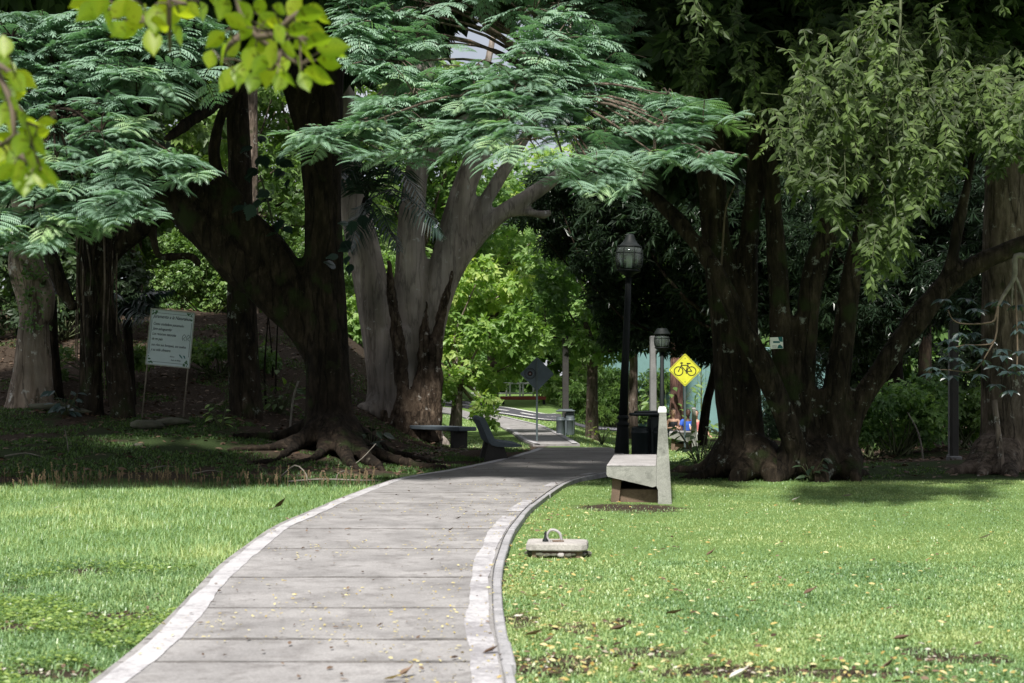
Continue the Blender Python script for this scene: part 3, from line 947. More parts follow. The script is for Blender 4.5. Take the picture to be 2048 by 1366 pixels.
# shaded moss and weeds on the bank, short grass in the sunny clearing
def patch(name, n, y0, y1, px0, px1, test, hr, mat, width, seed, pw=1.0, tr=1):
    rng = np.random.default_rng(seed)
    x, y = sample_view(n, y0, y1, px0, px1, pw, rng)
    k = test(x, y, rng)
    x, y = x[k], y[k]
    return blades(name, np.stack([x, y, terrain(x, y) - .004], -1), rng.uniform(hr[0], hr[1], len(x)), mat, 1.0, width, None, tr, rng)
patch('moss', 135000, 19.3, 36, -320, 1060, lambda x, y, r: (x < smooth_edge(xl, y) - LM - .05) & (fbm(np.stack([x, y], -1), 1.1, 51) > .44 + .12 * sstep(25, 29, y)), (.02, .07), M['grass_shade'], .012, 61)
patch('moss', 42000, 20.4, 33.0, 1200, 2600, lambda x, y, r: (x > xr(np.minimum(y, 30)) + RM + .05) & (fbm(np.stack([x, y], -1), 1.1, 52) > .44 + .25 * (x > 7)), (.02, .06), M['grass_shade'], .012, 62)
patch('clearing_grass', 42000, 31.0, 56.0, 860, 1420, lambda x, y, r: (x > -3.2) & ~((x > np.interp(y, fl[:, 1], fl[:, 0]) - .1) & (x < np.interp(y, fr[:, 1], fr[:, 0]) + .1)) & (y < np.interp(x, rn[::-1, 0], rn[::-1, 1]) - .2), (.02, .06), M['grass'], .016, 63)

# small round-leaved weeds in the near left corner
DIA = [(0, 0, 0), (.45, .26, .05), (1, 0, -.08), (.45, -.26, .05)]
DIAF = [(0, 2, 1), (0, 3, 2)]
rng = np.random.default_rng(70)
x, y = sample_view(34000, 6.0, 10.6, -60, 560, 1.0, rng)
nB = fbm(np.stack([x, y], -1), 1.6, 23)
k = (x < xl(y) - LM - .03) & (rng.uniform(0, 1, len(x)) > 1.0 * bareness(x, y)) & (nB > .44 + .2 * sstep(8.0, 10.6, y)) 
x, y = x[k], y[k]
az = rng.uniform(0, 6.28, len(x))
put('low_weeds', scatter('low_weeds', DIA, DIAF, np.stack([x, y, terrain(x, y) + rng.uniform(.0, .06, len(x))], -1),
    np.stack([np.cos(az), np.sin(az), rng.uniform(-.1, .5, len(x))], -1), np.stack([rng.normal(0, .4, len(x)), rng.normal(-.15, .4, len(x)), np.ones(len(x))], -1),
    rng.uniform(.018, .042, len(x)), rng.uniform(0, 1, len(x))), M['cover'], None, 'stuff')

# stalks in seed where the lawn meets the shade
rng = np.random.default_rng(71)
n = 420
x = np.concatenate([rng.uniform(-8.2, -1.9, n)]); y = rng.normal(19.5, .25, n)
stk = MB()
for i in range(0, n):
    if rng.uniform() > .45 + .5 * math.sin(x[i] * 2.3) ** 2: continue
    h = rng.uniform(.08, .22) if rng.uniform() < .8 else rng.uniform(.2, .3)
    b = np.array((x[i], y[i], tz(x[i], y[i]))); d = np.array((rng.normal(0, .12), rng.normal(0, .1), 1.0)) * h
    s = np.array((.004, 0, 0)); t_ = rng.uniform(0, .5)
    stk.add([b - s, b + s, b + d * .6 + s, b + d * .6 - s], None, [(0, 1, 2, 3)], t_)
    if rng.uniform() < .6:
        for q in range(5):
            c = b + d * (.6 + .09 * q); w = np.array((.011, 0, 0)) * rng.uniform(.6, 1.4)
            u = np.array((rng.uniform(-.012, .012), 0, .02))
            stk.add([c, c + w + u * .5, c + u * 1.3, c - w + u * .5], None, [(0, 1, 2, 3)], rng.uniform(.5, 1))
stk.build('seed_stalks', M['straw'], None, kind='stuff', fix=False)

# ================================================================ fallen leaves
def litter(name, n, x, y, z, size, mat, seed, ysc=None):
    rng = np.random.default_rng(seed)
    az = rng.uniform(0, 6.28, n)
    LF = [(0, 0, 0), (.3, .2, .06), (.65, .19, .08), (1, 0, .02), (.65, -.19, .10), (.3, -.2, .05)]
    LFF = [(0, 5, 1), (1, 5, 4), (1, 4, 2), (2, 4, 3)]
    return put(name, scatter(name, LF, LFF, np.stack([x, y, z], -1), np.stack([np.cos(az), np.sin(az), rng.normal(0, .18, n)], -1),
        np.stack([rng.normal(0, .35, n), rng.normal(-.1, .35, n), np.ones(n)], -1), size, rng.uniform(0, 1, n)), mat, None, 'stuff')
rng = np.random.default_rng(80)
n = 4200
x, y = sample_view(n, 5.9, 19, 150, 1150, 1.0, rng)
k = (x > xl(y) - .1) & (x < xr(y) + .1) & (fbm(np.stack([x, y], -1), .8, 31) + .25 * sstep(-1, 0, x) > .5)
x, y = x[k], y[k]
litter('fallen_yellow_leaves', len(x), x, y, np.full(len(x), PATH_H + .009), rng.uniform(.009, .032, len(x)), M['litter_yellow'], 81)
n = 4500
x, y = sample_view(n, 5.9, 17, 960, 2100, 1.0, rng)
d_ = x - xr(y) - RM
k = (d_ > 0.0) & (rng.uniform(0, 1, n) < np.clip(.08 + 1.1 * np.exp(-d_ / .35) + .8 * sstep(8.0, 6.3, y) * sstep(.4, .6, fbm(np.stack([x, y], -1), 1.5, 33)) + .35 * sstep(12.5, 9, y) * np.exp(-d_ / 1.2), 0, 1))
x, y = x[k], y[k]
litter('fallen_yellow_leaves', len(x), x, y, terrain(x, y) + .03, rng.uniform(.022, .05, len(x)), M['litter_yellow'], 82)
x2 = rng.permutation(len(x))[: len(x) // 3]
litter('fallen_brown_leaves', len(x2), x[x2] + .02, y[x2] + .03, terrain(x[x2], y[x2]) + .03, rng.uniform(.025, .06, len(x2)), M['litter_brown'], 83)
n = 9000
x, y = sample_view(n, 5.9, 9.6, -60, 2110, 1.0, rng)
k = ((x < xl(y) - LM - .02) | (x > xr(y) + RM)) & (rng.uniform(0, 1, n) < .75 * bareness(x, y))
x, y = x[k], y[k]; q3 = len(x) // 2
litter('fallen_brown_leaves', q3, x[:q3], y[:q3], terrain(x[:q3], y[:q3]) + .018, rng.uniform(.02, .06, q3), M['litter_brown'], 86)
q4 = len(x) - q3
litter('fallen_pale_leaves', q4, x[q3:], y[q3:], terrain(x[q3:], y[q3:]) + .02, rng.uniform(.015, .045, q4), M['litter_pale'] , 87)
n = 520
x, y = sample_view(n, 5.9, 26, 150, 1250, 1.0, rng)
k = (x > xl(y) - .1) & (x < xr(y) + .1)
x, y = x[k], y[k]
litter('fallen_brown_leaves', len(x), x, y, np.full(len(x), PATH_H + .012), rng.uniform(.02, .05, len(x)), M['litter_brown'], 84)
n = 11000
x, y = sample_view(n, 20, 40, -60, 900, 1.0, rng)
x3, y3 = sample_view(3600, 21, 36, 1400, 2110, 1.0, rng)
x = np.concatenate([x, x3]); y = np.concatenate([y, y3])
k = (x < xl(np.minimum(y, 30)) - .4) | (x > 2.4)
k &= rng.uniform(0, 1, len(x)) < .25 + .75 * sstep(25, 28, y)
x, y = x[k], y[k]
litter('leaf_litter', len(x), x, y, terrain(x, y) + .02, rng.uniform(.04, .15, len(x)), M['litter_brown'], 85)
# ================================================================ wall and railing far behind
wl = thing('garden_wall', 'long teal painted wall behind the sitting people, half hidden by trees', 'wall', (9, 54, -.5), None, False, -0.06)
mb = MB(); mb.box((0, 0, 1.5), (11.0, 0.22, 3.4)); mb.build('wall_panel', M['teal'], wl)
mb = MB()
mb.box((0, 0, 3.26), (11.1, 0.34, 0.12), 0, .02); mb.build('coping', M['teal'], wl)
for k in range(4):
    MB().box((-5.2 + 3.4 * k, -.16, 1.5), (.3, .12, 3.4), 0, .015).build('pilaster', M['teal'], wl)

rl = at(1000, 795, 74); rz0 = tz(0, 74)
rail = thing('railing', 'white painted post railing beyond the road, behind the red barrier beam', 'railing', (0, 74, rz0), None, True)
for px in (924, 950, 978, 1013, 1020, 1040, 1046, 1067, 1090, 1108):
    p = at(px, 800, 74)
    MB().box((p[0], 74, rz0 + .42), (.09, .09, .95), 0, .01).build('post', M['white'], rail)
for h in (.32, .84):
    a, b = at(905, 0, 74)[0], at(1122, 0, 74)[0]
    MB().box(((a + b) / 2, 74.08, rz0 + h), (b - a, .05, .085), 0, .01).build('rail', M['white'], rail)

p0, p1 = ground_at(1000, 812), ground_at(1092, 812)
yb = 67.0; zb = tz(0, yb)
beam = thing('barrier_beam', 'low red barrier beam across the verge in front of the white railing', 'barrier', (at(1046, 0, yb)[0], yb, zb), None, True)
a, b = at(1000, 0, yb)[0], at(1092, 0, yb)[0]
MB().box(((a + b) / 2, yb, zb + .30), (b - a, .14, .16), 0, .015).build('beam', M['red'], beam)
for xx in (a + .15, b - .1):
    MB().box((xx, yb, zb + .10), (.12, .12, .3), 0, .01).build('support', M['black'], beam)

# ================================================================ trees
def limbs(mb, base_D, specs, seg=12):
    """each limb: list of (px, py, radius in photograph pixels[, D])"""
    for L in specs:
        pts, rad = [], []
        for q in L:
            D = q[3] if len(q) > 3 else base_D
            pts.append(at(q[0], q[1], D)); rad.append(q[2] / FPX * D)
        mb.tube(pts, rad, seg, None)

def ground_roots(mb, specs):
    """roots: list of (px, D, radius m), lying on the ground"""
    for L in specs:
        A = np.array([(q[0], q[1], q[2], q[3] if len(q) > 3 else 0.0) for q in L], float)
        C = catmull(A, 6 * len(L))
        X = (C[:, 0] - 1024) / FPX * C[:, 1]
        r = np.maximum(C[:, 2], .02)
        P = np.stack([X, C[:, 1], terrain(X, C[:, 1]) + r * .35 + np.maximum(C[:, 3], 0)], -1)
        P[-3:, 2] -= np.array((.3, .8, 1.6)) * r[-3:]
        mb.tube(P, r, 10, len(P))

def bark_disp(amp, sc, zs=0.3, seed=0):
    def f(co):
        P = co * np.array((1, 1, zs))
        return (fbm(P, sc, seed, 4) - .5) * 2 * amp + (fbm(co, 0.9, seed + 50, 2) - .5) * amp * 1.6
    return f

# leaf shapes ---------------------------------------------------------------
def spray_template(n=5, L=1.0, w=.25, fan=1.0, droop=.15):
    """a twig end with n leaves"""
    V, F = [], []
    for k in range(n):
        a = (k - (n - 1) / 2) / max(1, (n - 1) / 2) * fan
        st = 0.25 * (1 - abs(a) / (fan + 1e-6)) * L
        ca, sa = math.cos(a), math.sin(a)
        ln = L * (.55 + .2 * math.cos(a))
        o = len(V)
        for (x, y, z) in ((0, 0, 0), (.45 * ln, w * ln, .04 * ln), (ln, 0, -droop * ln), (.45 * ln, -w * ln, .04 * ln)):
            V.append((st + ca * x - sa * y, sa * x + ca * y, z + .03 * (k % 2)))
        F += [(o, o + 2, o + 1), (o, o + 3, o + 2)]
    return V, F
SPRAY = spray_template(5, 1.0, .26, 1.15, .2)
SPRAY3 = spray_template(3, 1.0, .30, .8, .2)
LANCE = spray_template(8, 1.0, .11, 2.6, .35)

def crown(name, clumps, n, size, mat, parent, tmpl=SPRAY, seed=1, shell=.55, droop=-.25, kind='stuff', tint0=0.0):
    """clumps: (centre, radii) pairs; leaves in a thick skin on every clump"""
    rng = np.random.default_rng(seed)
    vol = np.array([np.prod(c[1]) ** (2 / 3.) for c in clumps]); vol /= vol.sum()
    P, Dr, Nn, S, T = [], [], [], [], []
    for (c, r), v in zip(clumps, vol):
        m = max(6, int(n * v))
        u = rng.normal(0, 1, (m, 3)); u /= np.linalg.norm(u, axis=1, keepdims=True)
        rr = shell + (1 - shell) * rng.uniform(0, 1, m) ** .6
        rr *= .75 + .5 * vnoise(u * 2.2 + rng.uniform(0, 50), 1.0, seed)
        P.append(np.asarray(c) + u * rr[:, None] * np.asarray(r))
        d = u * np.array((1, 1, .5)) + rng.normal(0, .55, (m, 3)) + (0, 0, droop)
        Dr.append(d)
        Nn.append(np.array((0, -.25, .7)) + u * .9 + rng.normal(0, .5, (m, 3)))
        S.append(size * rng.uniform(.6, 1.25, m))
        T.append(np.clip(rng.uniform(.1, .75) * .6 + rng.uniform(0, .5, m) + tint0, 0, 1))
    me = scatter(name, tmpl[0], tmpl[1], np.concatenate(P), np.concatenate(Dr), np.concatenate(Nn), np.concatenate(S), np.concatenate(T))
    return put(name, me, mat, parent, kind)

def clump_cloud(c, r, n, cr, seed, flat=.75, hole=0.35):
    rng = np.random.default_rng(seed)
    out = []
    while len(out) < n:
        u = rng.uniform(-1, 1, 3)
        q = np.linalg.norm(u)
        if q > 1 or q < hole: continue
        k = cr * rng.uniform(.7, 1.3)
        out.append((np.asarray(c) + u * np.asarray(r), (k, k, k * flat)))
    return out

def branches_to(mb, start, clumps, r0, seed, every=1):
    rng = np.random.default_rng(seed)
    for k, (c, r) in enumerate(clumps):
        if k % every: continue
        c = np.asarray(c); s = np.asarray(start)
        m = s * .5 + c * .5 + rng.normal(0, .12, 3) * np.linalg.norm(c - s) + (0, 0, -.05 * np.linalg.norm(c - s))
        mb.tube([s, m, c], [r0, r0 * .55, r0 * .2], 6, 6)

# feathery bipinnate leaf ---------------------------------------------------
def frond_mesh(name, npair, seed, tint, nt_=10):
    rng = np.random.default_rng(seed)
    V, F, T = [], [], []
    def quad_strip(p, q, w):
        o = len(V); s = np.array((0, w, 0)) if abs(q[0] - p[0]) > abs(q[1] - p[1]) else np.array((w, 0, 0))
        V.extend([p - s, p + s, q + s, q - s]); F.extend([(o, o + 1, o + 2), (o, o + 2, o + 3)]); T.extend([.8] * 4)
    ribz = lambda t: 0.06 * math.sin(t * 2.4) - .20 * t * t
    R = [np.array((t, 0, ribz(t))) for t in np.linspace(0, 1, 6)]
    for a, b in zip(R[:-1], R[1:]): quad_strip(a, b, .007)
    for k in range(npair):
        t = .16 + .84 * (k / (npair - 1)) ** .95
        ln = .62 * (math.sin(math.pi * (.22 + .62 * k / (npair - 1))) ** .7) * rng.uniform(.9, 1.08)
        for sgn in (-1, 1):
            ang = sgn * math.radians(72 - 38 * k / (npair - 1) + rng.normal(0, 4))
            base = np.array((t, 0, ribz(t)))
            ax = np.array((math.cos(ang), math.sin(ang), 0)); sd = np.array((-ax[1], ax[0], 0))
            dz = rng.uniform(.05, .22); tilt = rng.uniform(-.25, .25)
            def pt(u, v):   # u along the pinna, v sideways
                p = base + ax * (u * ln) + sd * v
                p[2] += .05 * math.sin(u * 2.2) * ln - dz * u * u * ln * 1.5 + v * tilt - abs(v) * .35
                return p
            for s2 in (-1, 1):
                for j in range(nt_):
                    u0 = .06 + .90 * j / nt_; u1 = u0 + .90 / nt_ * .97
                    w = .095 * math.sin(math.pi * min(1, .25 + .72 * (j + .5) / nt_)) ** .6
                    o = len(V)
                    sl = .05 / ln
                    V.extend([pt(u0, 0), pt(u1, 0), pt(u1 + sl, s2 * w), pt(u0 + sl * 1.6 + .02, s2 * w * .96)])
                    F.extend([(o, o + 1, o + 2), (o, o + 2, o + 3)])
                    tt = tint + rng.uniform(-.08, .08)
                    T.extend([tt, tt, tt + .04, tt + .04])
    V = np.array(V)
    return np_mesh(name, V, np.array(F), None, np.clip(np.array(T), 0, 1))
FRONDS_BACK = [frond_mesh('leaf_spray', 6, 120 + k, (.3, .45)[k], 5) for k in range(2)]
FRONDS = [frond_mesh('leaf_spray', 7, 100 + k, [.25, .35, .45, .3, .92, .55][k]) for k in range(6)]

def in_poly(px, py, poly):
    c = np.zeros(len(px), bool)
    n = len(poly)
    for i in range(n):
        x0, y0 = poly[i]; x1, y1 = poly[(i + 1) % n]
        m = ((y0 > py) != (y1 > py)) & (px < (x1 - x0) * (py - y0) / (y1 - y0 + 1e-9) + x0)
        c ^= m
    return c

def frond_bough(tree, mat, poly, n, D0, D1, limb, seed, edge=None, size=(.36, .56), max_parts=300, twig=None, density=None):
    """feathery leaves in flat layers through the volume of a bough; n nearest as parts"""
    rng = np.random.default_rng(seed)
    poly_a = np.array(poly, float)
    lo, hi = poly_a.min(0), poly_a.max(0)
    pts = []
    while len(pts) < n:
        px = rng.uniform(lo[0], hi[0], 200); py = rng.uniform(lo[1], hi[1], 200)
        k = in_poly(px, py, poly)
        if density is not None:
            k &= rng.uniform(0, 1, 200) < density(px, py)
        for a, b in zip(px[k], py[k]):
            pts.append((a, b))
    pts = np.array(pts[:n])
    if edge is not None:
        pts = np.vstack([np.array(edge, float), pts])
    # layers: quantise the rows a little so that leaves lie in shelves
    pts[:, 1] += 8 * np.sin(pts[:, 1] / 9.0)
    up = np.clip((400 - pts[:, 1]) / 400, 0, 1)
    D = D0 + (D1 - D0) * np.clip(.75 * up + .25 * rng.uniform(0, 1, len(pts)) + .12 * np.sin(pts[:, 0] / 60.), 0, 1)
    W = np.array([at(a, b, d) for (a, b), d in zip(pts, D)])
    order = np.argsort(D)
    inv = tree.matrix_world.inverted()
    base = Vector(tree['_base'])
    wv, wf, wt, off = [], [], [], 0
    near = 0
    joints = []
    for q, i in enumerate(order):
        s = rng.uniform(*size)
        # outwards from the limb, leaning to the light in front
        out_ = W[i] - np.asarray(limb[-1]); out_[2] = 0
        az = math.atan2(out_[1], out_[0]) + rng.normal(0, .9)
        if rng.uniform() < .6: az = -math.pi / 2 + rng.normal(0, .9)
        tilt = math.radians(rng.normal(-11, 9)); roll = math.radians(rng.normal(0, 9))
        Rm = Matrix.Rotation(az, 4, 'Z') @ Matrix.Rotation(-tilt, 4, 'Y') @ Matrix.Rotation(roll, 4, 'X')
        d = np.array(Rm @ Vector((1, 0, 0)))
        root = W[i] - d * s * .5
        joints.append((root, d))
        me = FRONDS[int(rng.integers(0, 4)) if rng.uniform() < .86 else int(rng.integers(4, 6))]
        Mx = Matrix.Translation(Vector(root) - base) @ Rm @ Matrix.Diagonal((s, s * rng.uniform(.85, 1.1), s, 1))
        if q < max_parts:
            o = bpy.data.objects.new('leaf_spray', me)
            if not len(me.materials): me.materials.append(mat)
            o.matrix_basis = Mx
            o.parent = tree
            COL.objects.link(o)
        else:
            me = FRONDS_BACK[int(rng.integers(0, 2))]
            nv = len(me.vertices)
            co = np.empty(nv * 3, np.float32); me.vertices.foreach_get('co', co)
            tr = np.empty(len(me.loops), np.int32); me.loops.foreach_get('vertex_index', tr)
            tn = np.empty(nv, np.float32); me.attributes['tint'].data.foreach_get('value', tn)
            A = np.array(Mx)
            wv.append(co.reshape(-1, 3) @ A[:3, :3].T + A[:3, 3]); wf.append(tr.reshape(-1, 3) + off); wt.append(np.clip(tn + rng.uniform(-.15, .15), 0, 1)); off += nv
    if wv:
        me = np_mesh('foliage', np.concatenate(wv), np.concatenate(wf), None, np.concatenate(wt))
        me.materials.append(mat)
        o = bpy.data.objects.new('foliage', me); o['kind'] = 'stuff'; o.parent = tree; COL.objects.link(o)
    # twigs and boughs that carry them
    mb = MB()
    J = np.array([j[0] for j in joints])
    ncl = max(6, len(J) // 14)
    C = J[rng.choice(len(J), ncl, replace=False)]
    for _ in range(4):
        a = np.argmin(((J[:, None] - C[None]) ** 2).sum(-1), 1)
        for c in range(ncl):
            if (a == c).any(): C[c] = J[a == c].mean(0)
    limb = np.asarray(limb, float)
    LC = catmull(limb, 40)
    for c in range(ncl):
        k = np.argmin(((LC - C[c]) ** 2).sum(1) + 3.0 * (np.arange(40) < 8))
        k = max(0, k - 5)
        s = LC[k]; L = np.linalg.norm(C[c] - s)
        mb.tube([s, s * .55 + C[c] * .45 + (0, 0, .10 * L), C[c] + (0, 0, -.03)], [.036, .020, .009], 6, 9)
        for i in np.where(a == c)[0]:
            e = joints[i][0]
            mb.tube([C[c] + (0, 0, -.03), (C[c] + e) / 2 + (0, 0, .03), e + joints[i][1] * .02], [.011, .008, .006], 4, 5, caps=False)
    mb.tube(limb, np.linspace(.17, .035, len(limb)), 9)
    mb.build('bough', twig or M['bark_dark'], tree, True)

# ---------------------------------------------------------------- the big dark tree left of the path
DD = 25.0
X, Y = (660 - 1024) / FPX * DD, DD
big = thing('guanacaste_tree', 'huge dark leaning tree with spreading roots left of the path', 'tree', (X, Y, tz(X, Y)))
mb = MB()
limbs(mb, DD, [
    [(668, 905, 66), (664, 865, 50), (658, 800, 44), (654, 700, 44), (650, 560, 42), (645, 400, 40), (645, 250, 42), (655, 90, 38), (668, -80, 34)],
    [(636, 880, 26), (626, 810, 16), (630, 740, 16)],
    [(656, 790, 26), (634, 715, 28), (594, 648, 34), (542, 586, 40), (470, 520, 42), (400, 450, 37), (335, 385, 32), (270, 315, 25, 24), (190, 250, 20, 22), (100, 190, 14, 20)],
    [(645, 660, 28), (604, 585, 32), (548, 508, 35), (482, 442, 33), (402, 388, 28), (322, 332, 21, 24), (250, 250, 14, 22.5)],
    [(645, 330, 28), (600, 210, 24), (560, 110, 20), (530, 20, 18), (510, -80, 16)],
    [(480, 410, 20), (430, 330, 15), (440, 240, 12), (490, 150, 10), (560, 90, 8)],
    [(655, 160, 24), (560, 150, 18, 24), (470, 180, 15, 23), (400, 230, 12, 22), (330, 280, 10, 21)],
])
rm_ = M['bark_dark']
ground_roots(mb, [
    [(684, 25.0, 0.262, .42), (728, 24.6, 0.172, .16), (790, 24.1, 0.123, .05), (850, 23.6, 0.082), (905, 23.2, 0.049)],
    [(690, 24.9, 0.246, .4), (722, 24.1, 0.156, .10), (752, 23.2, 0.107), (768, 22.4, 0.066)],
    [(645, 24.9, 0.246, .4), (606, 24.3, 0.156, .1), (550, 23.6, 0.107), (490, 23.2, 0.074), (440, 23.0, 0.041)],
    [(660, 24.7, 0.230, .4), (648, 24.0, 0.131, .06), (628, 23.2, 0.082), (590, 22.5, 0.057), (560, 22.1, 0.033)],
    [(640, 25.2, 0.230, .35), (570, 25.1, 0.131, .08), (510, 25.0, 0.090), (440, 24.6, 0.049)],
    [(690, 25.3, 0.230, .4), (760, 25.6, 0.139, .1), (830, 25.6, 0.090), (890, 25.2, 0.049)],
    [(672, 24.7, 0.230, .4), (692, 23.6, 0.131, .03), (715, 22.3, 0.074), (745, 21.4, 0.041)],
    [(610, 24.6, 0.098), (560, 22.9, 0.074), (500, 22.0, 0.049), (455, 21.5, 0.033)],
])
put('trunk', fuse(mb, 'trunk', .055, 3, bark_disp(.045, 3.2, .22, 5)), M['bark_dark'], big)
ovr = clump_cloud((-5.5, 22.5, 9.2), (4.6, 3.2, 1.4), 30, 1.25, 201, .6, 0) + clump_cloud((-1.0, 22.0, 8.8), (2.4, 2.4, 1.0), 13, 1.1, 202, .6, 0)
ovr += clump_cloud((-8.8, 21.0, 7.9), (2.2, 1.8, 1.0), 12, 1.0, 203, .6, 0)
ovr = [c for c in ovr if c[0][1] + .71 * c[0][2] > 26.0 or c[0][0] < -9.0]
def front_row(x0, x1, n, seed, g0=19.9, spread=3.2):  # out-of-view canopy, added for the shade it casts
    """added clumps, unseen above the frame, whose shade reaches the ground from g0 metres on"""
    g = np.random.default_rng(seed); out = []
    for k in range(n):
        z_ = g.uniform(6.9, 9.6)
        y_ = max(14.6, g0 - .71 * z_ + g.uniform(.5, spread))
        if z_ < 2.7 + .2725 * y_: z_ = 2.7 + .2725 * y_
        out.append((np.array((x0 + (x1 - x0) * (k + g.uniform(0, 1)) / n, y_, z_)), (1.05, 1.0, .62)))
    return out
ovr += front_row(-12.5, -8.3, 18, 205) + front_row(-8.3, -1.8, 34, 206, 25.2)
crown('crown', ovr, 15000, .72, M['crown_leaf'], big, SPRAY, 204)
left_poly = [(-60, 20), (120, 25), (260, 0), (400, 10), (430, 90), (400, 150), (270, 195), (300, 240), (250, 268), (400, 330), (400, 350), (290, 352), (310, 425), (200, 420), (130, 470), (-60, 500)]
left_edge = [(370, 335), (330, 340), (395, 342), (300, 315), (350, 350), (270, 345), (260, 425), (295, 428), (230, 415), (180, 430), (120, 455), (60, 470), (20, 480), (-20, 470), (280, 250), (240, 240), (300, 300), (420, 130), (390, 150), (440, 100), (455, 60), (360, 165), (420, 175), (300, 130), (350, 125)]
frond_bough(big, M['frond'], left_poly, 620, 16.8, 18.9, [at(190, 250, 22), at(130, 210, 20), at(100, 200, 18.6), at(110, 240, 17.2)], 211, left_edge,
            density=lambda a, b: .35 + .65 * (fbm(np.stack([a, b * 1.6], -1), 1 / 70., 5) > .47))

# ---------------------------------------------------------------- the pale grey tree behind it
DE = 33.0
X = (805 - 1024) / FPX * DE
pale = thing('rain_tree', 'massive pale grey tree with smooth fanning limbs, between dark tree and path', 'tree', (X, DE, tz(X, DE)))
mb = MB()
limbs(mb, DE, [
    [(806, 890, 84), (806, 850, 70), (806, 800, 62), (800, 720, 56), (795, 660, 50)],
    [(775, 860, 39), (772, 760, 39), (752, 620, 37), (728, 500, 34), (708, 410, 30), (695, 300, 27), (684, 160, 24), (650, 0, 18), (640, -80, 15)],
    [(812, 720, 39), (820, 560, 32), (823, 430, 28), (838, 310, 24), (850, 200, 20), (860, 80, 15), (880, -60, 12)],
    [(845, 800, 37), (852, 690, 34), (882, 560, 30), (912, 430, 27), (942, 340, 24), (985, 265, 21), (1050, 200, 17), (1110, 120, 12), (1160, 20, 8)],
    [(850, 720, 25), (868, 640, 25), (905, 540, 23), (958, 470, 19), (1010, 422, 18), (1080, 378, 16), (1150, 322, 12), (1230, 240, 8)],
    [(885, 560, 17), (930, 470, 17), (985, 380, 15), (1040, 290, 13), (1085, 210, 8), (1110, 130, 6)],
    [(850, 330, 15), (905, 260, 13), (960, 170, 10), (985, 80, 8), (1000, -40, 6)],
    [(690, 300, 15), (740, 220, 13), (800, 160, 10), (880, 90, 8), (950, 10, 7)],
    [(1000, 430, 11), (1050, 425, 8), (1090, 430, 9), (1100, 420, 7)],
])
ground_roots(mb, [
    [(765, 33, .4, .3), (742, 32.6, .22, -.02), (715, 32.4, .1, -.12)], [(845, 33, .4, .3), (872, 32.6, .22, -.02), (895, 32.4, .1, -.12)]])
pt_ = put('trunk', fuse(mb, 'trunk', .06, 4, bark_disp(.022, 2.2, .12, 9)), M['bark_pale'], pale)
# dark moss-grown seams between the limbs, rough brown foot
mb = MB()
for L in ([(806, 880, 44), (808, 840, 30), (806, 790, 17), (800, 720, 14), (792, 650, 12), (782, 580, 10), (776, 520, 6)],
          [(838, 880, 46), (842, 840, 36), (842, 790, 22), (846, 730, 12), (850, 660, 9), (853, 600, 5)],
          [(858, 880, 30), (866, 800, 16), (872, 720, 14), (880, 650, 13), (893, 590, 9), (905, 540, 4)],
          [(770, 880, 26), (768, 850, 14), (770, 820, 6)]):
    limbs(mb, DE - .62, [L], 10)
pp_ = put('rough_bark', fuse(mb, 'rough_bark', .045, 1, bark_disp(.10, 4.5, .6, 31)), M['bark_base'], pale)
ovr = clump_cloud((-6.2, 30.0, 10.2), (2.8, 2.4, 1.3), 20, 1.3, 221, .6, 0)
ovr += clump_cloud((-3.7, 30.8, 9.4), (1.9, 1.0, .6), 10, 1.0, 223, .6, 0) + front_row(-2.4, 2.4, 22, 224, 25.0)
g_ = np.random.default_rng(225)
ovr += [(np.array((g_.uniform(-4.5, .9), y_, g_.uniform(10.5, 11.4))), (1.0, .8, .55)) for y_ in g_.uniform(27.8, 29.8, 30)]  # unseen clumps added above the frame to shade the pale limbs
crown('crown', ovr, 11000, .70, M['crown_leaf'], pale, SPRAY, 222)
cen_poly = [(690, -60), (1270, -60), (1275, 60), (1275, 120), (1215, 155), (1330, 190), (1420, 215), (1400, 262), (1330, 270), (1440, 315), (1400, 335), (1270, 290), (1250, 350), (1160, 372), (1110, 330), (1110, 290), (1000, 300), (900, 290), (850, 300), (740, 300), (600, 285), (600, 268), (690, 240), (720, 200), (800, 170), (780, 130), (700, 130)]
cen_edge = [(1470, 228), (1440, 238), (1410, 215), (1380, 240), (1350, 205), (1455, 320), (1420, 332), (1390, 300), (1345, 285), (1300, 300), (1255, 372), (1225, 362), (1190, 378), (1150, 372), (1120, 350), (1105, 330), (1150, 335), (1200, 330), (1240, 320), (585, 272), (615, 268), (650, 280), (640, 255), (690, 255), (700, 285), (740, 300), (780, 290), (850, 310), (900, 300), (935, 270), (880, 260), (960, 265), (1010, 245), (1265, 120), (1230, 150), (1180, 170), (760, 85), (740, 60), (800, 60), (830, 40)]
def cen_density(a, b):
    v = .35 + .65 * (fbm(np.stack([a, b * 1.6], -1), 1 / 75., 8) > .46)
    v = np.where(((a - 985) / 75) ** 2 + ((b - 65) / 68) ** 2 < 1, .07, v)
    v = np.where(((a - 905) / 70) ** 2 + ((b - 5) / 75) ** 2 < 1, .05, v)
    v = np.where(((a - 880) / 60) ** 2 + ((b - 115) / 32) ** 2 < 1, .1, v)
    return v
frond_bough(pale, M['frond'], cen_poly, 900, 16.5, 19.8, [at(1050, 200, 33), at(1105, 180, 29), at(1140, 165, 25), at(1130, 170, 21), at(1085, 200, 19), at(1070, 235, 17.6)], 231, cen_edge,
            density=cen_density, twig=M['bark_mid'])

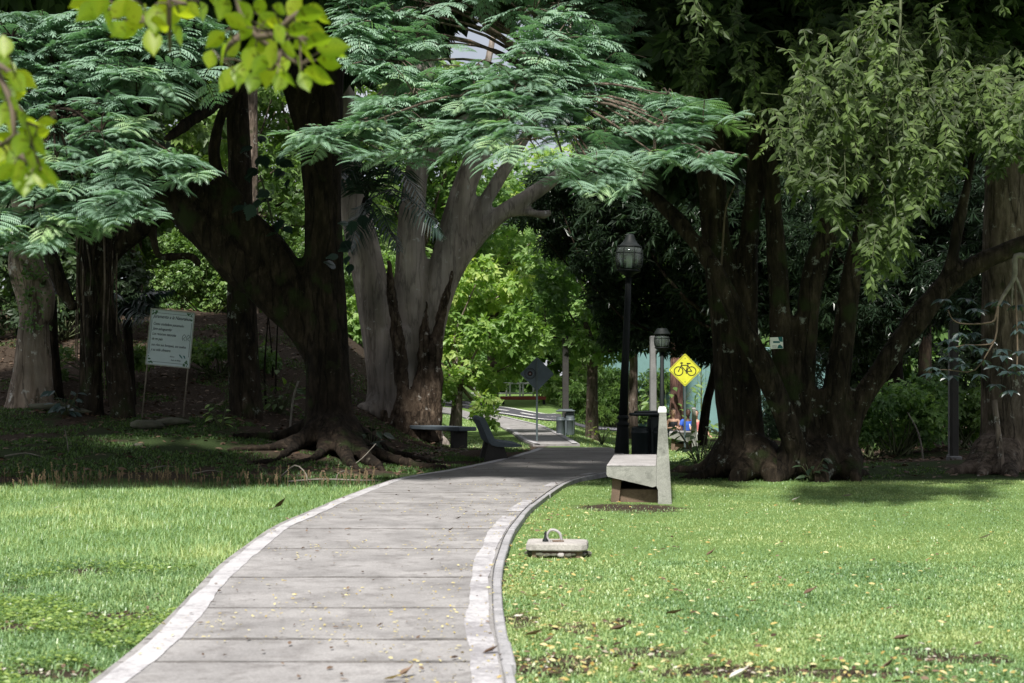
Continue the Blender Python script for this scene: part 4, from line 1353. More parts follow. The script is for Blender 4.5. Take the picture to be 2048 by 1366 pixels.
# ---------------------------------------------------------------- tan trunk at the far left
DA = 28.0
X = (60 - 1024) / FPX * DA
tan_t = thing('tan_trunk_tree', 'tan bulging trunk with a creeper, leftmost behind the grassy bank', 'tree', (X, DA, tz(X, DA)))
mb = MB()
limbs(mb, DA, [
    [(56, 850, 56), (58, 805, 44), (62, 750, 37), (64, 690, 33), (66, 635, 27), (60, 585, 29), (52, 535, 35), (56, 490, 32), (82, 440, 27), (120, 380, 22), (155, 280, 18), (170, 120, 15)],
    [(88, 830, 24), (88, 740, 16), (86, 660, 12)], [(34, 840, 26), (40, 760, 16), (46, 690, 12)],
    [(70, 540, 22), (92, 590, 18), (90, 640, 14)],
    [(60, 480, 20), (40, 400, 17), (30, 300, 14), (0, 200, 12)]])
put('trunk', fuse(mb, 'trunk', .045, 3, bark_disp(.025, 3.0, .4, 13)), M['bark_tan'], tan_t)
crown('crown', clump_cloud((-10.2, 23.5, 8.8), (1.8, 2.0, .9), 16, 1.1, 241, .6, 0), 4500, .66, M['crown_leaf'], tan_t, SPRAY, 242)  # clumps out of view, added to keep the sun off the tan trunk
rng = np.random.default_rng(243)
P = []
for _ in range(260):
    px = rng.normal(66, 22); py = rng.choice([rng.uniform(490, 560), rng.uniform(570, 660)])
    P.append(at(px, py, DA - .42 + .2 * abs(px - 62) / 40))
P = np.array(P); nP = len(P)
put('creeper', scatter('creeper', DIA, DIAF, P, np.stack([rng.normal(0, 1, nP), rng.normal(-.4, .3, nP), rng.normal(-.6, .6, nP)], -1), np.stack([rng.normal(0, .3, nP), -np.ones(nP), rng.normal(.3, .3, nP)], -1), rng.uniform(.05, .13, nP), rng.uniform(0, .6, nP)), M['mid_leaf'], tan_t, 'stuff')

# ---------------------------------------------------------------- strangler trunks with hanging roots
DB = 27.0
X = (215 - 1024) / FPX * DB
fig = thing('strangler_fig', 'dark fig with hanging aerial roots and a leaning trunk left of the notice board', 'tree', (X, DB, tz(X, DB)))
mb = MB()
limbs(mb, DB, [
    [(190, 850, 20), (187, 760, 16), (184, 640, 18), (182, 520, 20), (186, 430, 22), (190, 330, 22), (200, 200, 20)],
    [(252, 880, 34), (246, 830, 26), (238, 760, 25), (226, 690, 20), (216, 610, 14), (212, 520, 11), (206, 430, 11), (200, 330, 14)],
    [(160, 850, 9), (165, 740, 7), (168, 600, 8), (164, 480, 8), (176, 380, 10)],
    [(190, 560, 18), (225, 505, 21), (262, 470, 23), (305, 432, 22), (350, 402, 18), (380, 380, 14)],
    [(302, 440, 9), (308, 480, 8), (318, 512, 8), (345, 514, 9), (380, 512, 9), (400, 530, 7)],
    [(90, 480, 13), (112, 540, 15), (132, 590, 14), (150, 620, 10)],
    [(200, 330, 14), (260, 260, 12), (330, 180, 10), (360, 80, 8)]])
put('trunk', fuse(mb, 'trunk', .04, 2, bark_disp(.03, 4.5, .2, 17)), M['bark_mossy'], fig)
rng = np.random.default_rng(250)
for k in range(22):
    px = rng.uniform(150, 235); d = DB + rng.uniform(-.6, .5); y1 = rng.uniform(560, 800); y0 = rng.uniform(380, 460)
    pts = [at(px + rng.normal(0, 4), y0 + (y1 - y0) * t, d) for t in (0, .35, .7, 1)]
    MB().tube(pts, [.022, .018, .014, .008], 5, 10).build('aerial_root', M['bark_dark'] if k % 2 else M['bark_mid'], fig, True)
crown('crown', clump_cloud((-7.9, 26.5, 8.4), (2.4, 2.0, 1.2), 12, 1.2, 251, .6, 0), 3000, .66, M['crown_leaf'], fig, SPRAY, 252)

# straight dark trunk behind the leaning limb
DC = 27.5
X = (490 - 1024) / FPX * DC
st = thing('straight_trunk_tree', 'straight dark trunk right of the notice board, behind the leaning limb', 'tree', (X, DC, tz(X, DC)))
mb = MB()
limbs(mb, DC, [[(497, 880, 46), (494, 840, 34), (489, 760, 32), (486, 660, 31), (484, 560, 29), (482, 450, 27), (478, 300, 24), (470, 100, 20)],
               [(512, 860, 16), (508, 780, 11), (503, 690, 9)], [(470, 860, 14), (470, 780, 9), (472, 700, 7)]])
put('trunk', fuse(mb, 'trunk', .045, 2, bark_disp(.03, 3.5, .2, 19)), M['bark_mossy'], st)
crown('crown', clump_cloud((-5.2, 27.5, 9.2), (2.2, 2.0, 1.2), 10, 1.2, 261, .6, 0), 2800, .66, M['crown_leaf'], st, SPRAY, 262)

# ---------------------------------------------------------------- the two dark many-stemmed trees right of the path
DF = 21.3
X = (1480 - 1024) / FPX * DF
rt1 = thing('buttressed_tree', 'dark buttressed tree with snaking roots right behind the concrete bench', 'tree', (X, DF, tz(X, DF)))
mb = MB()
limbs(mb, DF, [
    [(1482, 975, 55), (1476, 900, 37), (1464, 800, 34), (1450, 680, 30), (1438, 540, 29), (1428, 400, 28), (1422, 200, 27), (1418, -80, 24)],
    [(1512, 960, 32), (1504, 880, 24), (1498, 780, 23), (1496, 650, 22), (1496, 500, 21), (1510, 330, 18), (1500, 120, 16), (1490, -80, 13)],
    [(1455, 950, 22), (1450, 850, 15), (1440, 740, 12)],
    [(1425, 420, 17), (1390, 280, 13), (1340, 150, 11), (1290, 20, 8)],
    [(1500, 440, 13), (1540, 320, 11), (1560, 200, 9), (1600, 60, 8)]])
ground_roots(mb, [
    [(1470, 21.3, .34, .28), (1442, 21.1, .22, .12), (1416, 20.9, .13, .03), (1385, 20.9, .09), (1352, 21.1, .06)],
    [(1490, 21.2, .28, .2), (1488, 20.8, .2, .08), (1470, 20.5, .1)],
    [(1510, 21.2, .34, .25), (1534, 20.8, .2, .1), (1548, 20.5, .09)],
    [(1460, 21.5, .3, .25), (1425, 21.9, .18, .06), (1385, 22.4, .11), (1340, 22.8, .06)],
    [(1525, 21.4, .28, .25), (1552, 21.2, .18, .1), (1572, 20.9, .08)]])
put('trunk', fuse(mb, 'trunk', .05, 3, bark_disp(.04, 3.4, .2, 23)), M['bark_mossy'], rt1)
ovr = clump_cloud((3.4, 20.8, 8.4), (2.6, 3.2, 1.6), 24, 1.1, 271, .6, 0)
ovr += [(at(px, py, D), (r, r, r * .7)) for px, py, D, r in ((1330, 90, 21.5, .8), (1420, 60, 20.5, .8), (1540, 120, 21, .8), (1350, 190, 22.5, .7), (1460, 180, 22, .7), (1580, 30, 21, .8), (1270, 10, 21, .7), (1520, 240, 22.8, .6), (1390, 330, 23.5, .6))]
ovr += front_row(2.2, 6.0, 20, 273, 20.9)
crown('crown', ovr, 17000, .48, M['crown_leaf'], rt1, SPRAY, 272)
MB().tube([at(1440, 560, 20.8), at(1446, 480, 20.8), at(1452, 415, 20.8), at(1470, 370, 20.9)], [.016, .016, .014, .01], 5).build('hanging_stem', M['twig'], rt1)

DG = 21.0
X = (1640 - 1024) / FPX * DG
rt2 = thing('many_stemmed_tree', 'lichen spotted tree of several stems carrying the small white placard', 'tree', (X, DG, tz(X, DG)))
mb = MB()
limbs(mb, DG, [
    [(1604, 985, 42), (1598, 920, 32), (1584, 820, 28), (1566, 700, 23), (1556, 560, 20), (1546, 400, 18), (1530, 200, 15), (1512, -60, 12)],
    [(1622, 960, 37), (1610, 820, 22), (1612, 690, 23), (1626, 560, 24), (1664, 430, 22), (1700, 330, 17), (1720, 200, 13), (1730, 0, 10)],
    [(1662, 985, 44), (1664, 900, 32), (1670, 800, 27), (1688, 660, 24), (1708, 530, 20), (1738, 410, 17), (1762, 260, 13), (1790, 100, 9)],
    [(1676, 920, 29), (1712, 820, 24), (1762, 740, 23), (1812, 668, 23), (1872, 592, 24), (1930, 540, 21), (2000, 508, 18), (2090, 470, 15), (2190, 440, 12), (2300, 380, 8), (2380, 300, 5)],
    [(1862, 600, 15), (1898, 540, 15), (1916, 450, 13), (1942, 340, 11), (1962, 200, 9), (1980, 40, 8)],
    [(1606, 940, 28, 20.8), (1574, 845, 24, 20.6), (1542, 765, 22, 20.5), (1502, 690, 20, 20.5), (1470, 622, 19, 20.5), (1425, 532, 17, 20.6), (1362, 448, 15, 21), (1296, 384, 12, 21.5), (1236, 336, 9, 22), (1190, 290, 7, 23)],
    [(1640, 960, 29), (1636, 860, 15), (1632, 780, 11)]])
ground_roots(mb, [[(1590, 21, .32, .2), (1566, 20.7, .18, .05), (1548, 20.5, .08)], [(1685, 21, .32, .2), (1702, 20.6, .18, .05), (1716, 20.4, .08)],
                  [(1640, 20.9, .36, .2), (1640, 20.5, .22, .05), (1645, 20.3, .1)], [(1660, 21.2, .3, .2), (1700, 21.6, .15), (1740, 22, .07)]])
put('trunk', fuse(mb, 'trunk', .045, 3, bark_disp(.035, 3.6, .3, 29)), M['bark_mossy'], rt2)
ovr = clump_cloud((6.2, 19.2, 8.3), (2.8, 3.2, 1.5), 26, 1.1, 281, .6, 0)
ovr += [(at(px, py, D), (r, r, r * .7)) for px, py, D, r in ((1650, 90, 20.5, .8), (1760, 60, 19, .8), (1870, 90, 19.5, .8), (1980, 60, 20, .8), (1700, 200, 21, .7), (1930, 200, 20.5, .7), (2030, 170, 20, .8), (1640, 260, 21.8, .6))]
ovr += front_row(5.2, 11.5, 30, 283, 21.2)
crown('crown', ovr, 20000, .50, M['crown_leaf'], rt2, SPRAY, 282)

# drooping olive foliage hung from the many-stemmed tree
OV = [(0, 0, 0), (.22, .17, .03), (.5, .21, .02), (.8, .10, -.05), (1.0, 0, -.16), (.8, -.10, -.05), (.5, -.21, .02), (.22, -.17, .03), (.5, 0, -.05)]
OVF = [(0, 8, 1), (1, 8, 2), (2, 8, 3), (3, 8, 4), (4, 8, 5), (5, 8, 6), (6, 8, 7), (7, 8, 0)]
rng = np.random.default_rng(290)
leafP, leafD, leafN, leafS, leafT = [], [], [], [], []
tw = MB()
hub = at(1800, 70, 15.2)
tw.tube([at(1802, -90, 15.6), at(1801, 0, 15.3), hub], [.022, .018, .014], 6)
droop_poly = [(1640, 100), (1720, 60), (1790, 85), (1880, 80), (1960, 150), (2060, 150), (2060, 330), (1990, 330), (1960, 270), (1900, 330), (1860, 420), (1790, 480), (1750, 590), (1720, 470), (1650, 460), (1580, 360), (1545, 240), (1590, 150)]
starts = []
while len(starts) < 330:
    a, b = rng.uniform(1530, 2060), rng.uniform(60, 560)
    if in_poly(np.array([a]), np.array([b]), droop_poly)[0] and vnoise(np.array([[a, b * .8]]), 1 / 45., 77)[0] > .38: starts.append((a, b))
while len(starts) < 470:
    a, b = rng.uniform(1280, 2070), rng.uniform(-60, 330)
    if vnoise(np.array([[a, b]]), 1 / 60., 78)[0] > .45: starts.append((a, b))
n_main = 330
starts += [(1370, -10), (1390, 15), (1410, 30), (1395, 45), (1640, 200), (1570, 330), (1640, 430), (1690, 470), (1745, 520), (1735, 560), (1870, 390), (1760, -10), (1790, 20), (2000, 0)]
for k, (a, b) in enumerate(starts):
    D = rng.uniform(14.2, 16.4) if b > 190 or rng.uniform() < .3 else rng.uniform(16.4, 18.2)
    if 330 <= k < 470: D = rng.uniform(17.6, 20.0)
    e = at(a, b, D)
    s = hub if k < 330 and rng.uniform() < .07 and 1700 < a < 1900 else at(a + rng.normal(0, 40), b - rng.uniform(30, 110), D + rng.uniform(.2, .8))
    mid_ = s * .5 + e * .5 + np.array((rng.normal(0, .1), rng.normal(0, .1), .16))
    tail = e + np.array((rng.normal(0, .10), rng.normal(-.08, .08), -rng.uniform(.10, .28)))
    C = catmull([s, mid_, e, tail], 22)
    tw.tube([s, mid_, e, tail], [.006, .0045, .003, .0015], 4, 12, caps=False)
    tb = rng.uniform(.0, .55)
    for q in range(9 if s is hub else 4, 22):
        for sd in (-1, 1):
            if rng.uniform() < .1: continue
            t = C[min(q + 1, 21)] - C[q - 1]; t /= np.linalg.norm(t)
            side = np.cross(t, (0, 0, 1.0)); side /= np.linalg.norm(side) + 1e-6
            d = t * .4 + side * sd * .9 + np.array((0, 0, -.45)) + rng.normal(0, .45, 3)
            leafP.append(C[q]); leafD.append(d); leafN.append(np.array((rng.normal(0, .5), -.8 + rng.normal(0, .4), .6)) + side * sd * .3)
            leafS.append(rng.uniform(.07, .14)); leafT.append(np.clip(tb + rng.uniform(0, .5) + (.5 if rng.uniform() < .04 else 0), 0, 1))
tw.build('drooping_twigs', M['stem'], rt2, True, 'stuff')
leafP, leafD, leafN = np.array(leafP), np.array(leafD), np.array(leafN); leafS, leafT = np.array(leafS), np.array(leafT)
o_ = np.argsort(leafP[:, 1])
near, rest = o_[:300], o_[300:]
leaf_me = []
for q in range(5):
    me = np_mesh('leaf', np.array(OV), np.array(OVF), None, np.full(len(OV), .15 + .16 * q)); me.materials.append(M['droop_leaf']); leaf_me.append(me)
Rf = frames(leafD, leafN)
bse = np.array(rt2['_base'])
for i in near:
    o = bpy.data.objects.new('leaf', leaf_me[int(min(4, leafT[i] * 5))])
    m4 = np.eye(4); m4[:3, :3] = Rf[i] * leafS[i]; m4[:3, 3] = leafP[i] - bse
    o.matrix_basis = Matrix(m4.tolist()); o.parent = rt2; COL.objects.link(o)
put('foliage', scatter('foliage', OV, OVF, leafP[rest], leafD[rest], leafN[rest], leafS[rest], leafT[rest]), M['droop_leaf'], rt2, 'stuff')

# ---------------------------------------------------------------- buttressed pale trunk at the right edge
DH = 23.0
X = (2010 - 1024) / FPX * DH
rt3 = thing('tall_buttress_tree', 'wide pale brown trunk with flared buttresses at the right edge', 'tree', (X, DH, tz(X, DH)))
mb = MB()
limbs(mb, DH, [
    [(2018, 985, 80), (2014, 930, 62), (2010, 840, 48), (2008, 700, 44), (2006, 520, 42), (2008, 350, 40), (2010, 150, 36), (2010, -80, 32)],
    [(1975, 960, 22), (1985, 880, 20), (1995, 780, 18)], [(1950, 970, 18), (1972, 900, 16), (1990, 820, 14)],
    [(2050, 975, 34), (2040, 880, 26), (2030, 760, 20)], [(2085, 975, 60), (2075, 850, 46), (2072, 600, 40), (2070, 300, 36), (2070, -60, 30)]])
ground_roots(mb, [[(1985, 22.8, .34, .2), (1955, 22.5, .2, .04), (1920, 22.3, .1), (1885, 22.2, .05)], [(2010, 22.6, .3, .2), (2016, 22.0, .16), (2030, 21.5, .07)], [(1975, 22.7, .24, .15), (1968, 22.1, .13), (1958, 21.6, .06)]])
put('trunk', fuse(mb, 'trunk', .05, 3, bark_disp(.03, 2.6, .12, 37)), M['bark_mid'], rt3)
MB().tube([at(1988, 800, 22.2), at(1998, 880, 22.1), at(2008, 950, 21.9), at(2030, 975, 21.5)], [.045, .045, .05, .03], 7).build('aerial_root', M['bark_tan'], rt3, True)
crown('crown', clump_cloud((8.6, 20.5, 9.4), (2.0, 3.2, 1.2), 14, 1.2, 301, .6, 0), 4200, .66, M['crown_leaf'], rt3, SPRAY, 302)

# blue-green whorled leaves in front of it
um = thing('whorled_leaf_branch', 'pale forked branch with blue-green whorled leaves before the buttress trunk', 'branch', at(2050, 520, 19.0))
mb = MB()
U = lambda px, py, d=19.0: at(px, py, d)
mb.tube([U(2110, 480), U(2065, 512), U(2032, 512), U(2030, 545), U(2024, 565), U(2008, 590), U(1996, 612)], [.055, .045, .04, .036, .03, .026, .02], 7)
mb.tube([U(2028, 550), U(2040, 575), U(2052, 620)], [.025, .02, .016], 6)
mb.tube([U(2026, 560), U(2024, 590), U(2024, 612)], [.015, .013, .01], 6)
mb.build('forked_limb', M['twig_pale'], um, True)
mb = MB()
mb.tube([U(1996, 612), U(1992, 630), U(1982, 645), U(1930, 648), U(1906, 640), U(1896, 620)], [.018, .016, .014, .011, .009, .007], 6)
mb.tube([U(1996, 612), U(1990, 680), U(1960, 690), U(1930, 690), U(1890, 700)], [.014, .012, .01, .008, .006], 6)
mb.tube([U(2030, 560), U(2035, 700), U(2030, 760)], [.014, .012, .008], 6)
mb.tube([U(1990, 680), U(1950, 740), U(1900, 740), U(1860, 738)], [.011, .009, .007, .005], 6)
mb.build('stem', M['twig'], um, True)
rng = np.random.default_rng(310)
wh = []
for a, b in ((1900, 612), (1925, 605), (1945, 612), (1890, 600), (1960, 622), (1920, 632), (1990, 600), (2010, 605), (2040, 610), (2045, 640), (2030, 660), (1895, 678), (1920, 670), (1950, 672), (1975, 680), (1900, 690), (1940, 690), (1965, 700), (2000, 690), (1870, 728), (1890, 720), (1915, 712), (1860, 742), (1900, 750), (1930, 735), (1970, 720), (1990, 735), (2010, 745), (2030, 720), (2040, 750), (1960, 745), (2020, 780), (2040, 700), (1985, 770), (1880, 745), (2005, 715)):
    c = U(a + rng.normal(0, 4), b + rng.normal(0, 4), 19 + rng.normal(0, .2))
    n_ = int(rng.integers(5, 8)); ph = rng.uniform(0, 6.28)
    for k in range(n_):
        an = ph + 6.283 * k / n_
        wh.append((c, (math.cos(an), math.sin(an), -.35 + rng.normal(0, .15)), (rng.normal(0, .15), -.25 + rng.normal(0, .15), 1), rng.uniform(.12, .19), rng.uniform(0, 1)))
wme = []
for q in range(4):
    me = np_mesh('leaf', np.array(OV), np.array(OVF), None, np.full(len(OV), .2 + .2 * q)); me.materials.append(M['blue_leaf']); wme.append(me)
Rf = frames(np.array([w[1] for w in wh]), np.array([w[2] for w in wh]))
bse = np.array(um['_base'])
for i, w in enumerate(wh[:300]):
    o = bpy.data.objects.new('leaf', wme[i % 4])
    m4 = np.eye(4); m4[:3, :3] = Rf[i] * w[3]; m4[:3, 3] = w[0] - bse
    o.matrix_basis = Matrix(m4.tolist()); o.parent = um; COL.objects.link(o)

# ---------------------------------------------------------------- background trees, each a tree
def bg_tree(name, label, px, D, trunk_r, h0, c_off, c_rad, nclump, cr, nleaf, size, mat, bark, seed, tmpl=SPRAY, lean=0.0, tint0=0.0, group=None, x=None, hole=.3, clumps=None):
    X = (px - 1024) / FPX * D if x is None else x
    z = tz(X, D)
    t = thing(name, label, 'tree', (X, D, z), group)
    cc = np.array((X + c_off[0], D + c_off[1], z + c_off[2]))
    cl = clumps if clumps is not None else clump_cloud(cc, c_rad, nclump, cr, seed, .75, hole)
    mb = MB()
    fork = np.array((X + lean * h0, D, z + h0))
    mb.tube([(X, D, z - .3), (X, D, z + .15), (X + lean * h0 * .4, D, z + h0 * .45), fork, fork * .4 + cc * .6], [trunk_r * 1.7, trunk_r * 1.2, trunk_r, trunk_r * .85, trunk_r * .4], 10, 16)
    branches_to(mb, fork, cl, trunk_r * .38, seed + 1, 2)
    mb.build('trunk', bark, t, True)
    crown('crown', cl, nleaf, size, mat, t, tmpl, seed + 2, .5, -.25, 'stuff', tint0)
    return t

# sunlit ones beyond the clearing
bg_tree('shade_tree', 'tall yellow-green tree in full sun beyond the road, above the diamond sign', 985, 66, .25, 4, (0, 0, 8.0), (4.2, 3.5, 5.0), 34, 1.5, 3600, .42, M['yellow_leaf'], M['bark_mid'], 401)
bg_tree('shade_tree', 'broad bright green tree in sun behind the grey lamp pole, right of the yellow-green one', 1165, 72, .25, 4, (0, 0, 7.2), (4.4, 3.5, 4.6), 34, 1.5, 3600, .42, M['lit_leaf'], M['bark_mid'], 402)
bg_tree('shade_tree', 'dense green tree glimpsed directly behind the pale grey tree', 840, 60, .25, 4, (0, 0, 7.8), (4.4, 3.5, 5.4), 34, 1.5, 3600, .42, M['lit_leaf'], M['bark_mid'], 403)
bg_tree('shade_tree', 'green tree seen between the dark trunk and its leaning limb', 640, 57, .25, 4, (0, 0, 8.0), (4.6, 3.5, 5.4), 34, 1.5, 3600, .46, M['mid_leaf'], M['bark_mid'], 404, tint0=.1)
bg_tree('shade_tree', 'bright tree under the upper limb of the leaning tree, behind the straight trunk', 450, 52, .25, 4, (0, 0, 6.2), (4.6, 3.5, 5.6), 36, 1.4, 3600, .38, M['mid_leaf'], M['bark_mid'], 405)
bg_tree('shade_tree', 'dark green tree on the hill behind the notice board', 270, 46, .25, 3.5, (0, 0, 6.0), (4.2, 3.4, 5.2), 34, 1.4, 3600, .48, M['mid_leaf'], M['bark_mid'], 406)
bg_tree('shade_tree', 'dark tree behind the hanging fig roots', 90, 42, .25, 3.5, (0, 0, 5.8), (4.0, 3.2, 5.2), 32, 1.3, 3600, .46, M['crown_leaf'], M['bark_mid'], 407)
bg_tree('shade_tree', 'dark tree cut off by the left edge, behind the tan trunk', -90, 38, .25, 3, (0, 0, 5.5), (3.6, 3.0, 5.2), 28, 1.3, 2800, .46, M['crown_leaf'], M['bark_mid'], 408)
bg_tree('shade_tree', 'high dark green tree rising behind the lamps, right of the sky gap', 1290, 62, .25, 5, (0, 0, 9.6), (4.6, 3.5, 4.6), 32, 1.5, 3600, .42, M['mid_leaf'], M['bark_mid'], 409)
# dark glossy ones on the right
mg_ = np.random.default_rng(418)
mango_cl = [(at(px, py, mg_.uniform(38.2, 40.6)), (r, r, r * .8)) for px, py, r in ((1050, 425, .45), (1090, 425, .65), (1150, 380, .7), (1230, 400, .75), (1125, 480, .6), (1180, 455, .7), (1260, 480, .75), (1320, 430, .75), (1385, 470, .75), (1195, 525, .65), (1250, 560, .75), (1320, 540, .75), (1390, 560, .75), (1235, 620, .62), (1295, 615, .7), (1355, 630, .7), (1415, 620, .7), (1270, 675, .5), (1395, 675, .6), (1235, 672, .45), (1445, 500, .75), (1465, 600, .75), (1105, 365, .6), (1300, 350, .8), (1400, 380, .8), (1200, 330, .7), (1340, 690, .35), (1460, 690, .5), (1420, 700, .45), (1210, 590, .5))]
bg_tree('mango_tree', 'dark mango tree hanging over the lamps with a leaning black trunk', 1404, 41, .13, 2.6, (-1.9, -1.4, 4.6), (2.9, 1.5, 2.7), 46, .95, 8500, .31, M['dark_leaf'], M['bark_dark'], 411, LANCE, .12, clumps=mango_cl)
bg_tree('mango_tree', 'dark leafy mango tree filling the gap between the two many-stemmed trees', 1600, 38, .2, 3, (0, -1, 5.6), (2.8, 2.4, 3.6), 38, 1.0, 5200, .36, M['dark_leaf'], M['bark_dark'], 412, LANCE)
bg_tree('mango_tree', 'dark leafy mango tree above the green shrub right of the stems', 1790, 34, .2, 3, (0, -.5, 5.4), (2.7, 2.2, 3.2), 40, .95, 7000, .30, M['dark_leaf'], M['bark_dark'], 413, LANCE)
bg_tree('mango_tree', 'dark leafy mango tree behind the buttress trunk', 1990, 31, .2, 3, (0, 0, 4.8), (2.4, 2.2, 3.4), 30, .95, 4600, .32, M['dark_leaf'], M['bark_dark'], 414, LANCE)
bg_tree('mango_tree', 'dark mango tree with high crown behind the dark buttressed tree', 1470, 37, .2, 3, (0, 0, 7.4), (3.2, 2.0, 3.2), 34, 1.2, 4200, .44, M['dark_leaf'], M['bark_dark'], 415, LANCE)
bg_tree('mango_tree', 'high dark mango tree over the upper right corner', 1850, 40, .2, 4, (0, 0, 8.8), (4.4, 2.6, 3.4), 34, 1.2, 4200, .44, M['dark_leaf'], M['bark_dark'], 416, LANCE)
# middle-sized ones round the clearing
yg_ = np.random.default_rng(420)
young_cl = [(at(px, py, 40.0 + yg_.uniform(-.8, .5)), (r, r, r * .85)) for px, py, r in ((905, 640, .5), (950, 595, .55), (1000, 590, .5), (1035, 640, .5), (1075, 668, .35), (920, 695, .5), (965, 670, .5), (1012, 690, .5), (1050, 715, .32), (895, 755, .38), (945, 745, .45), (985, 765, .38), (972, 805, .30), (985, 838, .22), (960, 830, .2), (888, 790, .28), (1020, 735, .38), (905, 580, .45), (965, 540, .45), (1030, 570, .4), (880, 690, .4))]
bg_tree('young_tree', 'small spotted tree with light green leaves beside the flat bench', 911, 40.0, .16, 1.4, (.45, -.2, 2.7), (1.25, 1.0, 1.35), 26, .5, 2000, .26, M['yellow_leaf'], M['bark_tan'], 421, SPRAY3, .06, clumps=young_cl)
bg_tree('roadside_tree', 'slim brown trunked tree right of the grey bin, light green crown', 1184, 41.5, .17, 2.6, (-.3, .5, 4.0), (1.9, 1.4, 1.9), 26, .6, 2000, .26, M['lit_leaf'], M['bark_mid'], 422, SPRAY3)
bg_tree('roadside_tree', 'thin pale trunked tree between the two lamps', 1266, 46, .15, 3.0, (-.4, .5, 4.2), (1.8, 1.4, 1.7), 20, .6, 1500, .26, M['lit_leaf'], M['bark_mid'], 423, SPRAY3)
bg_tree('roadside_tree', 'reddish trunk behind the people, below the bicycle sign', 1353, 51, .22, 6.4, (.0, 0, 11.5), (2.2, 1.4, 1.6), 18, .8, 2600, .3, M['mid_leaf'], M['bark_red'], 424, SPRAY3)
bg_tree('slender_palm_trunk_tree', 'slender pale trunk high up behind the dark tree', 505, 40, .17, 6.5, (0, .5, 9.0), (2.0, 1.8, 1.6), 14, .9, 2600, .34, M['crown_leaf'], M['bark_mid'], 425, SPRAY3)
# far wood closing the view
rng = np.random.default_rng(430)
cl = []
for k in range(130):
    a = rng.uniform(-.62, .62) if k < 90 else rng.uniform(.10, .42); D = rng.uniform(82, 104)
    hgt = 10.5 if -.14 < a < .05 else 17.0
    cl.append(((a * D, D, 1.0 + rng.uniform(.5, hgt)), (3.6, 3.0, 2.8)))
    if 90 <= k < 104: a = rng.uniform(-.06, .10)
    if k >= 90: cl[-1] = ((a * D, D, 1.0 + rng.uniform(-.5, 6)), (3.6, 3.0, 2.6))
crown('far_woods', cl, 20000, 1.15, M['mid_leaf'], None, SPRAY, 431)
# ================================================================ benches
def concrete_bench(label, loc, rz, length, group='concrete L-shaped benches', shade=False):
    """profile faces -x (seat side), runs along +y; origin at the near foot of the backrest"""
    t = thing('concrete_bench', label, 'bench', loc, group, False, rz)
    H = 1.06
    # the outline is (x, z); seat towards -x
    seat = [(-.60, .425), (-.02, .43), (-.02, .20), (-.06, .185), (-.585, .305), (-.60, .33)]
    mb = MB(); mb.prism(seat, 0, length); mb.build('seat', M['bench'], t)
    mb = MB(); mb.box((-.31, length / 2, .437), (.575, length - .01, .016), 0, .006); mb.build('lit_seat_top', M['bench_top'], t)  # paler sheet over the seat, sunlight on the top put into its colour
    back = [(.0, -.12), (.165, -.12), (.135, .43), (.095, H), (.015, H), (-.018, .431), (-.018, .199), (.0, .15)]
    mb = MB(); mb.prism(back, -.004, length + .004); mb.build('backrest', M['bench'], t)
    mb = MB(); mb.box((.05, length / 2, H + .012), (.10, length + .02, .05), 0, .012); mb.build('backrest_cap', M['white'] if not shade else M['bench_top'], t)
    mb = MB(); mb.prism([(-.56, -.1), (-.47, -.1), (-.43, .262), (-.535, .29)], .10, length - .1); mb.build('support_panel', M['bench_dirt'], t)
    mb = MB(); mb.box((-.23, length * .5, .04), (.46, length - .3, .22), 0, .01); mb.build('plinth', M['bench_dirt'], t)
    return t
bp = at(1316, 1005, 16.6)
concrete_bench('pale concrete bench with a high backrest standing on the sunny lawn edge', (bp[0], 16.6, -.05), -0.105, 2.7)
concrete_bench('grey concrete bench in deep shade, in front of the sitting people', (at(1384, 0, 37.5)[0], 37.5, tz(4.8, 37.5) + .04), -0.12, 2.0, shade=True)

# bench seen end on beside the path, curved seat on a trapezoid foot
Y = 25.6; X = at(987, 0, Y)[0]
t = thing('slab_bench', 'dark blue-grey bench with a tilted back on a trapezoid foot, beside the path bend', 'bench', (X, Y, tz(X, Y) + .01), None, False, 0.10)
for y0_ in (.12, 1.25):
    mb = MB(); mb.prism([(-.17, -.1), (.29, -.1), (.29, .02), (.19, .30), (-.02, .32), (-.05, .34)], y0_, y0_ + .30); mb.build('pedestal', M['bench_dark'], t)
outer = [(.53, .27), (.50, .31), (.30, .335), (.10, .36), (.03, .40), (-.03, .52), (-.10, .68), (-.16, .79), (-.20, .81), (-.245, .80), (-.255, .75), (-.21, .66), (-.14, .50), (-.09, .36), (-.03, .30), (.06, .275), (.30, .26)]
mb = MB(); mb.prism(outer, 0, 1.7); mb.build('seat', M['bench_blue'], t)

# flat backless bench by the roots
p0 = at(786, 858, 33.0); p1 = at(936, 869, 30.6)
c = (p0 + p1) / 2
ang = math.atan2(p1[1] - p0[1], p1[0] - p0[0])
L = float(np.linalg.norm(p1 - p0))
zb = tz(c[0], c[1])
t = thing('slab_bench', 'flat grey backless slab bench between the spreading roots and the small spotted tree', 'bench', (c[0], c[1], zb), None, False, ang)
MB().box((0, 0, .36), (L, .46, .09), 0, .015).build('seat', M['bench_blue'], t)
for s in (-1, 1):
    MB().box((s * (L / 2 - .34), 0, .13), (.14, .36, .38), 0, .01).build('leg', M['bench_dark'], t)

